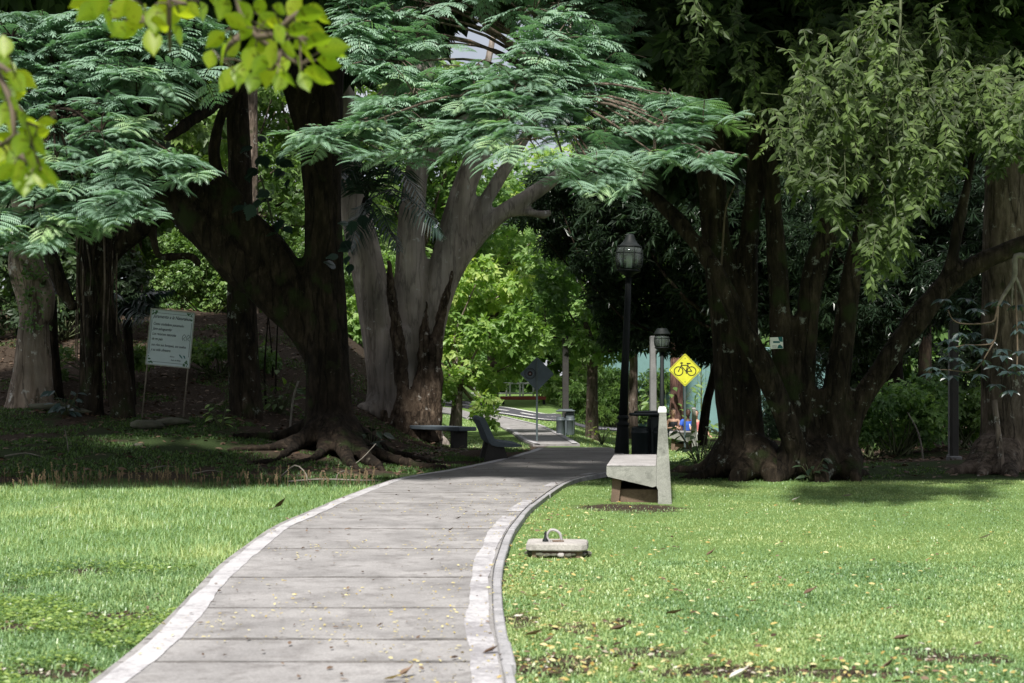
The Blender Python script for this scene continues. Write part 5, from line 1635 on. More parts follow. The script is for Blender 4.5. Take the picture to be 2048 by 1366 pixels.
# ================================================================ valve cover in the lawn
v = at(1115, 1092, 11.4); vz = tz(v[0], 11.4)
t = thing('valve_cover', 'low concrete slab on rubble with a small hooped tap, in the lawn', 'valve cover', (v[0], 11.4, vz), None, False, -.05)
rng = np.random.default_rng(500)
prof = [(-.25, -.11), (-.22, -.16), (.195, -.165), (.24, -.12), (.25, .12), (.215, .17), (-.215, .17), (-.25, .13)]
mb = MB()
n = len(prof)
V = []
for z, s in ((.055, .97), (.065, 1.0), (.105, .985), (.118, .95)):
    V += [(x * s, y * s, z + rng.uniform(-.003, .003)) for x, y in prof]
Q = [(l * n + k, l * n + (k + 1) % n, (l + 1) * n + (k + 1) % n, (l + 1) * n + k) for l in range(3) for k in range(n)]
T = [(0, k + 1, k) for k in range(1, n - 1)] + [(3 * n, 3 * n + k, 3 * n + k + 1) for k in range(1, n - 1)]
mb.add(V, T, Q); mb.build('slab', M['stone'], t)
mb = MB(); mb.tube([(-.06, -.02, .11), (-.085, -.02, .16), (-.06, -.02, .205), (-.02, -.02, .208), (.02, -.02, .18), (.035, -.02, .115)], .011, 7, 20); mb.build('tap_hoop', M['bench_top'], t, True)
mb = MB(); mb.lathe((-.095, -.02, .10), [(.026, 0), (.026, .03), (.014, .045), (.012, .085), (.005, .10)], 10); mb.build('tap_valve', M['black'], t, True)
mb = MB(); mb.box((.005, -.02, .122), (.09, .05, .012), .2, .004); mb.build('plate', M['bench_dirt'], t)
def rock_bm(mb, c, s, seed, seg=9):
    rng = np.random.default_rng(seed)
    prof = [(.05, -.5), (.75, -.42), (1.0, -.05), (.86, .32), (.45, .52), (.04, .56)]
    n0 = mb.n
    m2 = MB().lathe((0, 0, 0), prof, seg)
    V = m2.V[0]; V = V * (1 + (fbm(V + seed * 3.1, 1.6, seed) - .5)[:, None] * 1.3)
    a = rng.uniform(0, 3.14); ca, sa = math.cos(a), math.sin(a)
    V = V @ np.array(((ca, sa, 0), (-sa, ca, 0), (0, 0, 1))) * np.asarray(s) + np.asarray(c)
    mb.add(V, m2.T[0], m2.Q[0])
mbr = []
for k in range(26):
    a = k / 26 * 6.283
    q = MB(); rr = 1.0 + rng.uniform(-.1, .1)
    rock_bm(q, (.235 * math.cos(a) * rr, .165 * math.sin(a) * rr, .025), (rng.uniform(.018, .034), rng.uniform(.018, .03), rng.uniform(.02, .035)), 510 + k, 7)
    q.build('rubble_stone', M['rock'] if k % 4 else M['stone'], t)
MB().box((0, 0, .02), (.40, .26, .09), 0, .01).build('core', M['bench_dirt'], t)

# ================================================================ rocks on the bank
def rock(label, px, py, D, s, seed, group=None):
    X = at(px, 0, D)[0]; z = tz(X, D)
    t = MB(); rock_bm(t, (0, 0, 0), s, seed, 14)
    o = t.build('rock', M['rock'], None, True)
    o.location = (X, D, z + s[2] * .25)
    tag(o, label, 'rock', group)
rock('long flat mossy rock at the foot of the tan trunk', 98, 805, 27.2, (.42, .25, .12), 520)
rock('smaller grey rock lying right of the tan trunk on the bank', 165, 806, 27.0, (.30, .2, .10), 521)
rock('rounded mossy rock below the left leg of the notice board', 290, 838, 25.8, (.30, .24, .17), 522)
rock('flat pale-topped rock below the right leg of the notice board', 345, 838, 26.2, (.32, .24, .12), 523)
rock('small pale stone on the dark mossy bank', 278, 886, 23.0, (.08, .07, .06), 524)

# ================================================================ lamps
def lamp_one():
    Y = 28.0; X = at(1243, 0, Y)[0]; z = tz(X, Y)
    t = thing('street_lamp', 'tall black street lamp with a wide barrel lantern right of the path', 'street lamp', (X, Y, z - .03), 'park street lamps', False)
    t.rotation_euler = (0, math.radians(2.2), 0)
    mb = MB(); mb.lathe((0, 0, 0), [(.165, 0), (.165, .03), (.152, .05), (.115, .62), (.108, .66)], 10); mb.build('base', M['black'], t, False)
    mb = MB(); mb.lathe((0, 0, .66), [(.108, 0), (.125, .02), (.125, .06), (.092, .09), (.092, .13), (.112, .16), (.112, .19), (.085, .23)], 16); mb.build('collar', M['black'], t, True)
    mb = MB(); mb.lathe((0, 0, .88), [(.088, 0), (.075, 1.2), (.058, 2.72)], 14); mb.build('pole', M['black'], t, True)
    zt = 3.60
    mb = MB(); mb.lathe((0, 0, zt), [(.058, 0), (.085, .03), (.10, .05), (.15, .08), (.225, .11), (.235, .14), (.20, .15)], 20); mb.build('lantern_seat', M['black'], t, True)
    lan(t, zt + .15, .285, .43, [(.245, 0), (.25, .025), (.20, .05), (.15, .10), (.105, .17), (.085, .23), (.07, .26), (.02, .275)], 8, .13)
    return t

def lan(t, z, r, h, cap, nrib, bulb_h):
    prof = [(r * .82, 0), (r * .95, h * .2), (r, h * .5), (r * .95, h * .8), (r * .84, h)]
    g = MB(); g.lathe((0, 0, z), prof, 24); g.build('lantern_glass', M['glass'], t, True)
    for k in range(nrib):
        a = 6.283 * (k + .35) / nrib
        pts = [((q[0] + .004) * math.cos(a), (q[0] + .004) * math.sin(a), z + q[1]) for q in prof]
        MB().tube(pts, .0085, 5, 9).build('rib', M['black'], t, True)
    for zz in (h * .74,):
        rr = np.interp(zz, [q[1] for q in prof], [q[0] for q in prof]) + .002
        MB().lathe((0, 0, z + zz), [(rr, -.006), (rr + .006, -.004), (rr + .006, .004), (rr, .006)], 24).build('ring', M['black'], t, True)
    MB().lathe((0, 0, z + .03), [(.05, 0), (.06, .01), (.06, .22), (.05, .25), (.02, .265)], 14).build('bulb', M['frost'], t, True)
    MB().lathe((0, 0, z - .02), [(.05, 0), (.05, .05), (.03, .06)], 12).build('bulb_socket', M['black'], t, True)
    MB().lathe((0, 0, z + h), cap, 20).build('lantern_cap', M['black'], t, True)

m, nt, bs, out = new_mat('lantern_glass')
bs.inputs['Base Color'].default_value = (0.80, 0.90, 0.84, 1)
bs.inputs['Roughness'].default_value = 0.05
bs.inputs['Transmission Weight'].default_value = 0.0
tr_ = nt.nodes.new('ShaderNodeBsdfTransparent'); tr_.inputs[0].default_value = (0.80, 0.88, 0.84, 1)
gl_ = nt.nodes.new('ShaderNodeBsdfGlossy'); gl_.inputs['Roughness'].default_value = 0.06
df_ = nt.nodes.new('ShaderNodeBsdfDiffuse'); df_.inputs[0].default_value = (0.55, 0.66, 0.60, 1)
fr_ = nt.nodes.new('ShaderNodeFresnel'); fr_.inputs[0].default_value = 1.5
m1_ = nt.nodes.new('ShaderNodeMixShader'); m2_ = nt.nodes.new('ShaderNodeMixShader'); m1_.inputs[0].default_value = .08
nt.links.new(tr_.outputs[0], m1_.inputs[1]); nt.links.new(df_.outputs[0], m1_.inputs[2])
nt.links.new(fr_.outputs[0], m2_.inputs[0]); nt.links.new(m1_.outputs[0], m2_.inputs[1]); nt.links.new(gl_.outputs[0], m2_.inputs[2])
nt.links.new(m2_.outputs[0], out.inputs[0])
M['glass'] = m
M['frost'] = plain('frosted_bulb', (0.78, 0.80, 0.78), 0.4, 0, 0.03)
lamp_one()
Y = 37.4; X = at(1324, 0, Y)[0]; z = tz(X, Y)
t = thing('street_lamp', 'shorter black street lamp with a trapezoid cap, farther off beside the grey pole', 'street lamp', (X, Y, z - .02), 'park street lamps', False)
mb = MB(); mb.lathe((0, 0, 0), [(.15, 0), (.14, .05), (.10, .5), (.09, .56)], 10); mb.build('base', M['black'], t)
mb = MB(); mb.lathe((0, 0, .56), [(.09, 0), (.105, .02), (.105, .05), (.075, .09)], 14); mb.build('collar', M['black'], t, True)
ht = at(1324, 694, Y)[2] - z
mb = MB(); mb.lathe((0, 0, .64), [(.07, 0), (.06, .5), (.075, .55), (.06, .6), (.05, ht - .74)], 12); mb.build('pole', M['black'], t, True)
mb = MB(); mb.lathe((0, 0, ht - .12), [(.05, 0), (.09, .03), (.16, .09), (.20, .11), (.20, .13)], 16); mb.build('lantern_seat', M['black'], t, True)
lan(t, ht + .0, .215, .33, [(.19, 0), (.225, .02), (.225, .045), (.205, .06), (.14, .165), (.13, .18), (.02, .185)], 6, .1)

# concrete pole beside it, and the two poles with the far bin and at the shrub
def post_thing(name, label, px, D, w, pytop, mat, cat, cap=True):
    X = at(px, 0, D)[0]; z = tz(X, D)
    h = at(px, pytop, D)[2] - z
    t = thing(name, label, cat, (X, D, z), None, False)
    MB().box((0, 0, h / 2 - .15), (w, w, h + .3), .1, w * .12).build('shaft', mat, t)
    MB().box((0, 0, .04), (w * 1.7, w * 1.7, .16), .1, .015).build('footing', M['pole_conc'], t)
    return t
post_thing('utility_pole', 'square pale grey concrete pole left of the farther lamp', 1306, 37.9, .165, 672, M['pole_conc'], 'pole')
post_thing('lamp_pole', 'dark grey pole rising behind the slate grey litter bin', 1131, 41.0, .17, 672, M['bench_dark'], 'pole')
post_thing('utility_pole', 'slim dark grey pole in front of the shrub near the right edge', 1908, 26.5, .13, 640, M['bench_dark'], 'pole')
post_thing('utility_pole', 'thin pale pole close beside the slim dark pole by the shrub', 1900, 27.2, .06, 660, M['pole_conc'], 'pole')

# ================================================================ litter bins
def bins(label, px, D, mat, k, rz, group='twin litter bins'):
    X = at(px, 0, D)[0]; z = tz(X, D)
    t = thing('litter_bin', label, 'litter bin', (X, D, z), group, False, rz)
    for s in (-1, 1):
        b = MB(); b.lathe((s * .165 * k, 0, .02), [(.148 * k, 0), (.158 * k, .02), (.158 * k, .50 * k), (.165 * k, .505 * k), (.165 * k, .54 * k), (.158 * k, .545 * k), (.158 * k, .585 * k)], 20)
        bo = b.build('canister', mat, t, True)
        b = MB(); b.lathe((s * .165 * k, 0, .02 + .585 * k), [(.158 * k, 0), (.15 * k, .02), (.12 * k, .045), (.115 * k, .03)], 20)
        b.build('canister_rim', mat, t, True)
    MB().box((.0, .02, .38 * k), (.05, .10, .80 * k), 0, .008).build('post', mat, t)
    MB().box((.16 * k, .02, .45 * k), (.29 * k, .26 * k, .80 * k), 0, .03).build('housing', mat, t)
    b = MB(); b.box((0, 0, .865 * k), (.66 * k, .44 * k, .055 * k), 0, .02); b.build('roof', mat, t)
    b = MB(); b.box((0, 0, .905 * k), (.50 * k, .34 * k, .05 * k), 0, .022); b.build('roof_top', mat, t)
    return t
bins('black twin litter bin with a flat roof beside the tall lamp', 1298, 27.6, M['bin_black'], 1.07, .12)
bins('slate grey twin litter bin standing on the sunny verge in front of the dark pole', 1131, 39.5, M['bin_grey'], .80, -.1)

# ================================================================ signs
def text_mesh(txt, size, mat, parent, loc, shear=0.0, name='lettering', thick=.0008):
    cu = bpy.data.curves.new(name, 'FONT')
    cu.body = txt; cu.size = size; cu.shear = shear; cu.extrude = thick; cu.align_x = 'LEFT'; cu.resolution_u = 2
    cu.offset = size * .012
    tmp = bpy.data.objects.new('t', cu); COL.objects.link(tmp)
    dg = bpy.context.evaluated_depsgraph_get(); dg.update()
    me = bpy.data.meshes.new_from_object(tmp.evaluated_get(dg))
    bpy.data.objects.remove(tmp, do_unlink=True)
    me.name = name
    me.transform(Matrix.Translation(Vector(loc)) @ Matrix.Rotation(math.radians(90), 4, 'X'))
    me.materials.clear()
    o = bpy.data.objects.new(name, me); me.materials.append(mat); o.parent = parent; COL.objects.link(o)
    return o

def flat_poly(mb, pts, y, th=.0012):
    mb.prism(pts, y - th, y)

# notice board on the bank
D = 27.0
X = at(325, 0, D)[0]; z = tz(X, D)
t = thing('notice_board', 'white notice board with a handwritten style oath on two thin legs, on the bank', 'notice board', (X, D, z), None, False)
t.rotation_euler = (0, math.radians(5.5), math.radians(10))
sc_ = D / FPX
W, H = 85 * sc_, 111 * sc_
zc = at(325, 676, D)[2] - z
MB().box((0, 0, zc), (W, .012, H), 0, .002).build('board', M['board'], t)
fr = MB()
for (cx, cz, w, h) in ((0, zc + H / 2, W + .02, .022), (0, zc - H / 2, W + .02, .022), (-W / 2, zc, .022, H - .024), (W / 2, zc, .022, H - .024)):
    fr.box((cx, -.006, cz), (w, .03, h))
fr.build('frame', M['board_frame'], t)
for s in (-1, 1):
    MB().tube([(s * W * .47, .022, zc + H / 2), (s * W * .47, .022, -.3)], .014, 8).build('leg', M['rust_post'], t, True)
lines = [('Juramento a la Naturaleza', .080, -.36, .385), ('Como ciudadano panameño', .066, -.335, .25), ('Juro salvaguardar', .066, -.345, .155), ('Los recursos naturales', .066, -.34, .06),
         ('de mi país', .066, -.34, -.035), ('sus ríos sus bosques, sus suelos', .062, -.34, -.145), ('y su vida silvestre', .066, -.345, -.24), ('Autora:', .036, .02, -.335), ('Ruth de Phillips', .036, .05, -.40)]
for (s, sz, lx, lz), wd in zip(lines, (.88, .70, .45, .55, .25, .80, .46, .11, .23)):
    o = text_mesh(s, sz * H / 1.05, M['ink_blue'], t, (0, 0, 0), .35)
    n_ = len(o.data.vertices); co = np.empty(n_ * 3, np.float32); o.data.vertices.foreach_get('co', co); co = co.reshape(-1, 3)
    co[:, 0] = (co[:, 0] - co[:, 0].min()) / (co[:, 0].max() - co[:, 0].min()) * (wd - .0) * W + lx * W / .81
    co[:, 1] -= .0075; co[:, 2] = co[:, 2] * 1.12 + zc + lz * H / 1.05 - .02
    o.data.vertices.foreach_set('co', co.reshape(-1)); o.data.update()
mb = MB()   # ornamental border corners and thin rules
for sx in (-1, 1):
    for sz in (-1, 1):
        for q in range(14):
            a = random.uniform(0, 1); b = random.uniform(0, 1 - a)
            cx, cz = sx * (W / 2 - .03 - a * .10), zc + sz * (H / 2 - .03 - b * .16)
            r = random.uniform(.008, .02)
            flat_poly(mb, [(cx + r * math.cos(u), cz + r * math.sin(u)) for u in np.linspace(0, 6.28, 6)[:-1]], -.0065 - .0002 * q)
mb.build('corner_ornament', M['ink_green'], t, kind='stuff')
mb = MB()
for cz in (zc + H / 2 - .065, zc - H / 2 + .06): mb.box((0, -.0068, cz), (W * .8, .0012, .008))
for sx in (-1, 1): mb.box((sx * (W / 2 - .035), -.0068, zc), (.008, .0012, H * .62))
mb.build('border_rule', M['sign_grey'], t)
mb = MB()   # drawn birds at the right, small leaves at the lower right
for dx in (-.05, .05):
    mb.tube([(W * .36 + dx * .8, -.0075, zc + .10), (W * .36 + dx * .8 + .03, -.0075, zc + .06), (W * .36 + dx * .8 - .01, -.0075, zc + .02), (W * .36 + dx * .8 + .03, -.0075, zc - .02)], .004, 4, 14)
    mb.tube([(W * .36 + dx * .8, -.0075, zc + .10), (W * .36 + dx * .8 - .03, -.0075, zc + .05), (W * .36 + dx * .8 - .02, -.0075, zc - .02)], .004, 4, 10)
mb.build('drawn_birds', M['sign_grey'], t)
mb = MB()
for dx, dz, l in ((-.03, .02, .05), (.0, -.005, .045), (.05, .005, .055)):
    cx, cz = W * .30 + dx, zc - .34 + dz
    flat_poly(mb, [(cx - l * .5, cz + l * .6), (cx + l * .1, cz + l * .5), (cx + l * .45, cz - l * .5), (cx, cz - l * .3)], -.0068)
mb.build('drawn_leaves', M['ink_teal'], t)

def diamond(mb, r, y0, y1, cz, rc=.1):
    pts = []
    for k in range(4):
        a0 = math.pi / 2 * k
        for q in np.linspace(-.5, .5, 5):
            a = a0 + q * math.pi / 2
            pts.append(((r - rc * 1.414) * math.cos(a0) + rc * math.cos(a), cz + (r - rc * 1.414) * math.sin(a0) + rc * math.sin(a)))
    mb.prism(pts, y0, y1)

# diamond sign from behind
D = 33.6; X = at(1074, 0, D)[0]; z = .06
t = thing('diamond_sign', 'grey back of a diamond sign with a round sticker, on a thin post', 'road sign', (X, D, z), None, False, -.12)
zc = at(0, 748, D)[2] - z
mb = MB(); diamond(mb, .405, 0, .006, zc, .03); mb.build('plate', M['sign_grey'], t)
MB().box((0, -.018, zc / 2 + .16), (.045, .03, zc + .36), 0, .004).build('post', M['post_grey'], t)
for r0, r1, mt in ((.135, .122, M['ink']), (.108, .10, M['ink']), (.088, .064, M['bench_blue'])):
    mb = MB()
    a = np.linspace(0, 6.2832, 33)
    V = np.concatenate([np.stack([np.cos(a) * r, np.full(33, -.0025), np.sin(a) * r], -1) for r in (r1, r0)]) + (-.165, 0, zc + .01)
    mb.add(V, None, [(k, k + 1, 34 + k, 33 + k) for k in range(32)]); mb.build('sticker_ring', mt, t)
mb = MB(); mb.prism([(-.165 + .062 * math.cos(u), zc + .01 + .062 * math.sin(u)) for u in np.linspace(0, 6.28, 20)[:-1]], -.0035, -.001); mb.build('sticker_disc', M['ink'], t)
mb = MB(); mb.prism([(-.205, zc - .015), (-.125, zc - .015), (-.165, zc + .06)], -.0055, -.004); mb.build('sticker_emblem', M['ink_red'], t)
mb = MB(); mb.prism([(-.165 + .018 * math.cos(u), zc + .005 + .018 * math.sin(u)) for u in np.linspace(0, 6.28, 12)[:-1]], -.0072, -.0062); mb.build('sticker_dot', M['bench_top'], t)

# yellow bicycle sign
D = 36.5; X = at(1370, 0, D)[0]; z = tz(X, D)
t = thing('bicycle_sign', 'yellow diamond warning sign with a black bicycle on a thin grey post', 'road sign', (X, D, z), None, False, .04)
zc = at(0, 740, D)[2] - z
R_ = .428
mb = MB(); diamond(mb, R_, 0, .006, zc, .035); mb.build('plate', M['yellow'], t)
mb = MB()
ring = []
for rr in (R_ - .022, R_ - .036):
    m_ = MB(); diamond(m_, rr, 0, 1, zc, .03); ring.append(m_.V[0][:20, [0, 2]])
V = np.vstack([np.stack([r[:, 0], np.full(20, -.0015), r[:, 1]], -1) for r in ring])
mb.add(V, None, [(k, (k + 1) % 20, 20 + (k + 1) % 20, 20 + k) for k in range(20)]); mb.build('border', M['ink'], t)
MB().box((0, .03, zc / 2 - .1), (.045, .04, zc + .7), 0, .005).build('post', M['post_grey'], t)
for s in (-1, 1):
    mb = MB(); mb.prism([(.012 * math.cos(u), zc + s * .30 + .012 * math.sin(u)) for u in np.linspace(0, 6.28, 11)[:-1]], -.008, 0.0); mb.build('bolt', M['post_grey'], t)
mb = MB()
s_ = D / FPX       # metres per photograph pixel
def bt(pts, w, mb=mb):
    """flat printed stroke"""
    P = np.array(pts, float); n = len(P)
    T = np.gradient(P, axis=0) if n > 2 else np.array([P[1] - P[0]] * 2)
    T /= np.linalg.norm(T, axis=1, keepdims=True) + 1e-9
    S = np.stack([-T[:, 1], T[:, 0]], -1) * w / 2
    A, B = P + S, P - S
    V = np.vstack([np.stack([A[:, 0], np.full(n, bt.y), A[:, 1]], -1), np.stack([B[:, 0], np.full(n, bt.y), B[:, 1]], -1)])
    bt.y -= .00015
    mb.add(V, None, [(k, k + 1, n + k + 1, n + k) for k in range(n - 1)])
bt.y = -.002
u = lambda x, y: (x * s_ * .93, zc + y * s_ * .93)
a = np.linspace(0, 6.2832, 33)
for cx in (-14.0, 14.0):
    bt([u(cx + 9.4 * math.cos(q), -2.5 + 9.4 * math.sin(q)) for q in a], .024)
    bt([u(cx - 1.3, -2.5), u(cx + 1.3, -2.5)], .03)
w_ = .022
bt([u(-14, -2.5), u(-6.6, 13)], w_); bt([u(-8, 10), u(6, 10)], w_); bt([u(-8.2, 9), u(2, -3)], w_); bt([u(2, -3), u(7, 14)], w_)
bt([u(2, -3), u(14, -2.5)], w_); bt([u(14, -2.5), u(6, 10)], w_); bt([u(3.4, 14), u(12, 14)], .028); bt([u(-10.5, 15), u(-6.6, 13.2), u(-4.5, 15), u(-9.0, 16.5)], .02); bt([u(2, -3), u(3.4, -8.2)], w_)
mb.build('bicycle_symbol', M['ink'], t, fix=False)

# small placard on the stem
D = 20.35
p = at(1553, 686, D)
t = thing('placard', 'small white and teal placard nailed to the stem of the lichen spotted tree', 'placard', p, None, False, 0)
t.rotation_euler = (0, math.radians(-2), .05)
sc_ = D / FPX
MB().box((0, 0, 0), (26 * sc_, .008, 23 * sc_), 0, .002).build('plate', M['white'], t)
mb = MB()
flat_poly(mb, [(3 * sc_, 12 * sc_), (12 * sc_, 12 * sc_), (12.5 * sc_, 2 * sc_), (8 * sc_, 2 * sc_), (5 * sc_, 5 * sc_)], -.0046)
flat_poly(mb, [(1 * sc_, -10.5 * sc_), (12 * sc_, -11 * sc_), (12 * sc_, -8 * sc_), (7 * sc_, -3 * sc_), (3 * sc_, -5 * sc_)], -.0047)
flat_poly(mb, [(-7 * sc_, 4 * sc_), (6 * sc_, 3.5 * sc_), (7 * sc_, -.2 * sc_), (-7 * sc_, .2 * sc_)], -.0049)
mb.build('printed_patch', M['ink_teal'], t)
mb = MB()
for k in range(4): mb.box((-4.5 * sc_, -.0048, (-4.5 - 1.6 * k) * sc_), (9 * sc_, .0012, .5 * sc_))
mb.build('printed_lines', M['sign_grey'], t)
mb = MB(); mb.tube([(0, .004, -.03), (0, .11, -.03)], .006, 6); mb.build('nail', M['black'], t)

# ================================================================ people
def person(label, base, rz, skin, J, hair, clothes):
    """J: limb chains of (point, radius); one continuous skinned body"""
    t = thing('person', label, 'person', base, None, False, rz)
    mb = MB()
    for ch in J['body']:
        mb.tube([c[0] for c in ch], [c[1] for c in ch], 10, max(6, 5 * len(ch)))
    hd = np.array(J['head'])
    hm = MB().lathe((0, 0, 0), [(.02, -.125), (.055, -.115), (.07, -.08), (.078, -.02), (.082, .04), (.074, .085), (.045, .115), (.01, .125)], 14)
    V = hm.V[0] * np.array((.93, 1.12, 1.0)) + hd
    mb.add(V, hm.T[0], hm.Q[0])
    mb.tube([hd + (0, -.078, .015), hd + (0, -.104, -.025), hd + (0, -.082, -.035)], [.010, .017, .012], 7, 6)          # nose
    mb.tube([hd + (-.03, -.076, -.066), hd + (0, -.088, -.064), hd + (.03, -.076, -.066)], [.008, .011, .008], 6, 6)   # mouth
    mb.tube([hd + (-.03, -.075, .035), hd + (0, -.088, .033), hd + (.03, -.075, .035)], [.010, .009, .010], 6, 6)      # brow
    for s in (-1, 1):
        mb.tube([hd + (s * .074, .01, .025), hd + (s * .084, .016, 0), hd + (s * .074, .008, -.03)], [.010, .015, .009], 6, 5)
    # hands: palm and five fingers
    for (wr, dr, up_) in J['hands']:
        wr = np.array(wr); d = np.array(dr, float); d /= np.linalg.norm(d); n_ = np.array(up_, float); n_ -= d * n_.dot(d); n_ /= np.linalg.norm(n_)
        s = np.cross(d, n_)
        mb.tube([wr, wr + d * .045, wr + d * .085], [.026, .034, .032], 8, 6)
        for k, ln in enumerate((.070, .080, .075, .058)):
            b = wr + d * .08 + s * (k - 1.5) * .019
            mb.tube([b, b + d * ln * .5 - n_ * .004, b + d * ln * .9 - n_ * .022], [.0095, .009, .0075], 6, 6)
        b = wr + d * .03 + s * -.034
        mb.tube([b, b + d * .03 + s * -.026, b + d * .062 + s * -.03 - n_ * .008], [.013, .011, .009], 6, 6)
    me = fuse(mb, 'body', .0115, 2)
    put('body', me, M[skin], t)
    for s in (-1, 1):
        e = MB().lathe((0, 0, 0), [(.002, -.008), (.008, -.004), (.009, 0), (.008, .004), (.002, .008)], 8)
        eo = MB().add(e.V[0] + hd + (s * .030, -.078, .012), e.T[0], e.Q[0]); eo.build('eye', M['eye'], t, True)
    hb = MB()
    for ch in hair:
        hb.tube([c[0] for c in ch], [c[1] for c in ch], 10, max(6, 4 * len(ch)))
    put('hair', fuse(hb, 'hair', .013, 2), M['hair'], t)
    for nm, mat, chains in clothes:
        cb = MB()
        for ch in chains: cb.tube([c[0] for c in ch], [c[1] for c in ch], 12, max(6, 5 * len(ch)))
        put(nm, fuse(cb, nm, .016, 2), M[mat], t)
    return t

def hair_on(h, long=False, bun=False):
    h = np.array(h)
    out = [[(h + (0, .0, .085), .062), (h + (0, .045, .055), .075), (h + (0, .062, -.01), .066), (h + (0, .055, -.06), .045)],
           [(h + (-.06, -.02, .07), .028), (h + (0, -.05, .10), .03), (h + (.06, -.02, .07), .028)],
           [(h + (-.072, .02, .05), .028), (h + (-.076, .035, -.02), .022)], [(h + (.072, .02, .05), .028), (h + (.076, .035, -.02), .022)]]
    if bun: out.append([(h + (0, .10, .06), .045), (h + (0, .13, .05), .04)])
    return out

Dp = 47.5
def person_base(px):
    X = at(px, 0, Dp)[0]
    return (X, Dp, tz(X, Dp))
# woman kneeling, sitting back on her heels, arms folded before her waist
B = [  # torso, neck, arms, legs ; x right, -y to the camera
    [((0, .05, .22), .135), ((0, .03, .34), .115), ((0, .02, .48), .125), ((0, .02, .58), .105), ((0, .02, .64), .05), ((0, .0, .71), .046), ((0, -.005, .76), .05)],
    [((-.09, .02, .575), .062), ((-.165, .02, .57), .052), ((-.215, .0, .45), .043), ((-.235, -.05, .335), .037), ((-.15, -.16, .335), .032), ((-.03, -.185, .345), .025)],
    [((.09, .02, .575), .062), ((.165, .02, .57), .052), ((.205, .0, .45), .043), ((.225, -.06, .335), .037), ((.13, -.165, .315), .032), ((.03, -.195, .31), .025)],
    [((-.075, .05, .20), .10), ((-.10, -.12, .17), .085), ((-.11, -.33, .10), .062), ((-.11, -.20, .055), .055), ((-.09, .10, .05), .042), ((-.08, .17, .045), .034)],
    [((.075, .05, .20), .10), ((.10, -.12, .17), .085), ((.11, -.33, .10), .062), ((.11, -.20, .055), .055), ((.09, .10, .05), .042), ((.08, .17, .045), .034)]]
person('person in a black sleeveless top and dark leggings kneeling with folded arms', person_base(1347), .1, 'skin_light',
       {'body': B, 'head': (0, -.02, .855), 'hands': [((-.02, -.188, .345), (1, -.15, .05), (0, -1, .3)), ((.02, -.198, .31), (-1, -.1, .1), (0, -1, .3))]}, hair_on((0, -.02, .855), bun=True),
       [('tank_top', 'cloth_black', [[((0, .045, .26), .142), ((0, .03, .36), .126), ((0, .02, .48), .137), ((0, .02, .555), .112)], [((-.07, .02, .54), .05), ((-.075, .025, .625), .026)], [((.07, .02, .54), .05), ((.075, .025, .625), .026)]]),
        ('leggings', 'cloth_green', [[((0, .05, .17), .13), ((0, .05, .25), .142)], [(B[3][0][0], .108), (B[3][1][0], .094), (B[3][2][0], .071), (B[3][3][0], .063), (B[3][4][0], .05)], [(B[4][0][0], .108), (B[4][1][0], .094), (B[4][2][0], .071), (B[4][3][0], .063), (B[4][4][0], .05)]])])
# man sitting cross-legged in a blue shirt
B = [
    [((0, .05, .12), .15), ((0, .05, .26), .14), ((0, .04, .44), .15), ((0, .03, .56), .12), ((0, .03, .62), .06), ((0, .01, .69), .052), ((0, .0, .74), .054)],
    [((-.10, .03, .55), .07), ((-.19, .03, .54), .06), ((-.245, .0, .40), .05), ((-.25, -.08, .27), .042), ((-.20, -.25, .20), .034), ((-.16, -.32, .18), .027)],
    [((.10, .03, .55), .07), ((.19, .03, .54), .06), ((.245, .0, .40), .05), ((.25, -.08, .27), .042), ((.20, -.25, .20), .034), ((.16, -.32, .18), .027)],
    [((-.09, .03, .11), .11), ((-.25, -.14, .15), .09), ((-.38, -.30, .15), .065), ((-.22, -.36, .09), .058), ((.02, -.36, .055), .044), ((.12, -.36, .05), .036)],
    [((.09, .03, .11), .11), ((.25, -.14, .15), .09), ((.38, -.30, .15), .065), ((.22, -.28, .09), .058), ((-.02, -.26, .06), .044), ((-.12, -.24, .05), .036)]]
person('person with short dark hair in a blue shirt with a white print sitting cross-legged', person_base(1376), .05, 'skin_dark',
       {'body': B, 'head': (0, -.015, .835), 'hands': [((-.16, -.32, .18), (.4, -1, -.2), (0, 0, 1)), ((.16, -.32, .18), (-.4, -1, -.2), (0, 0, 1))]}, hair_on((0, -.015, .835)),
       [('shirt', 'cloth_blue', [[((0, .05, .14), .160), ((0, .05, .26), .153), ((0, .04, .44), .163), ((0, .03, .56), .128)], [((-.10, .03, .55), .08), ((-.19, .03, .54), .072), ((-.245, .0, .40), .064)], [((.10, .03, .55), .08), ((.19, .03, .54), .072), ((.245, .0, .40), .064)]]),
        ('shirt_print', 'cloth_white', [[((.035, -.105, .33), .02), ((.045, -.112, .40), .028), ((.03, -.108, .47), .02)]]),
        ('trousers', 'cloth_white', [[(B[k][0][0], .118), (B[k][1][0], .10), (B[k][2][0], .076), (B[k][3][0], .068), (B[k][4][0], .052)] for k in (3, 4)])])
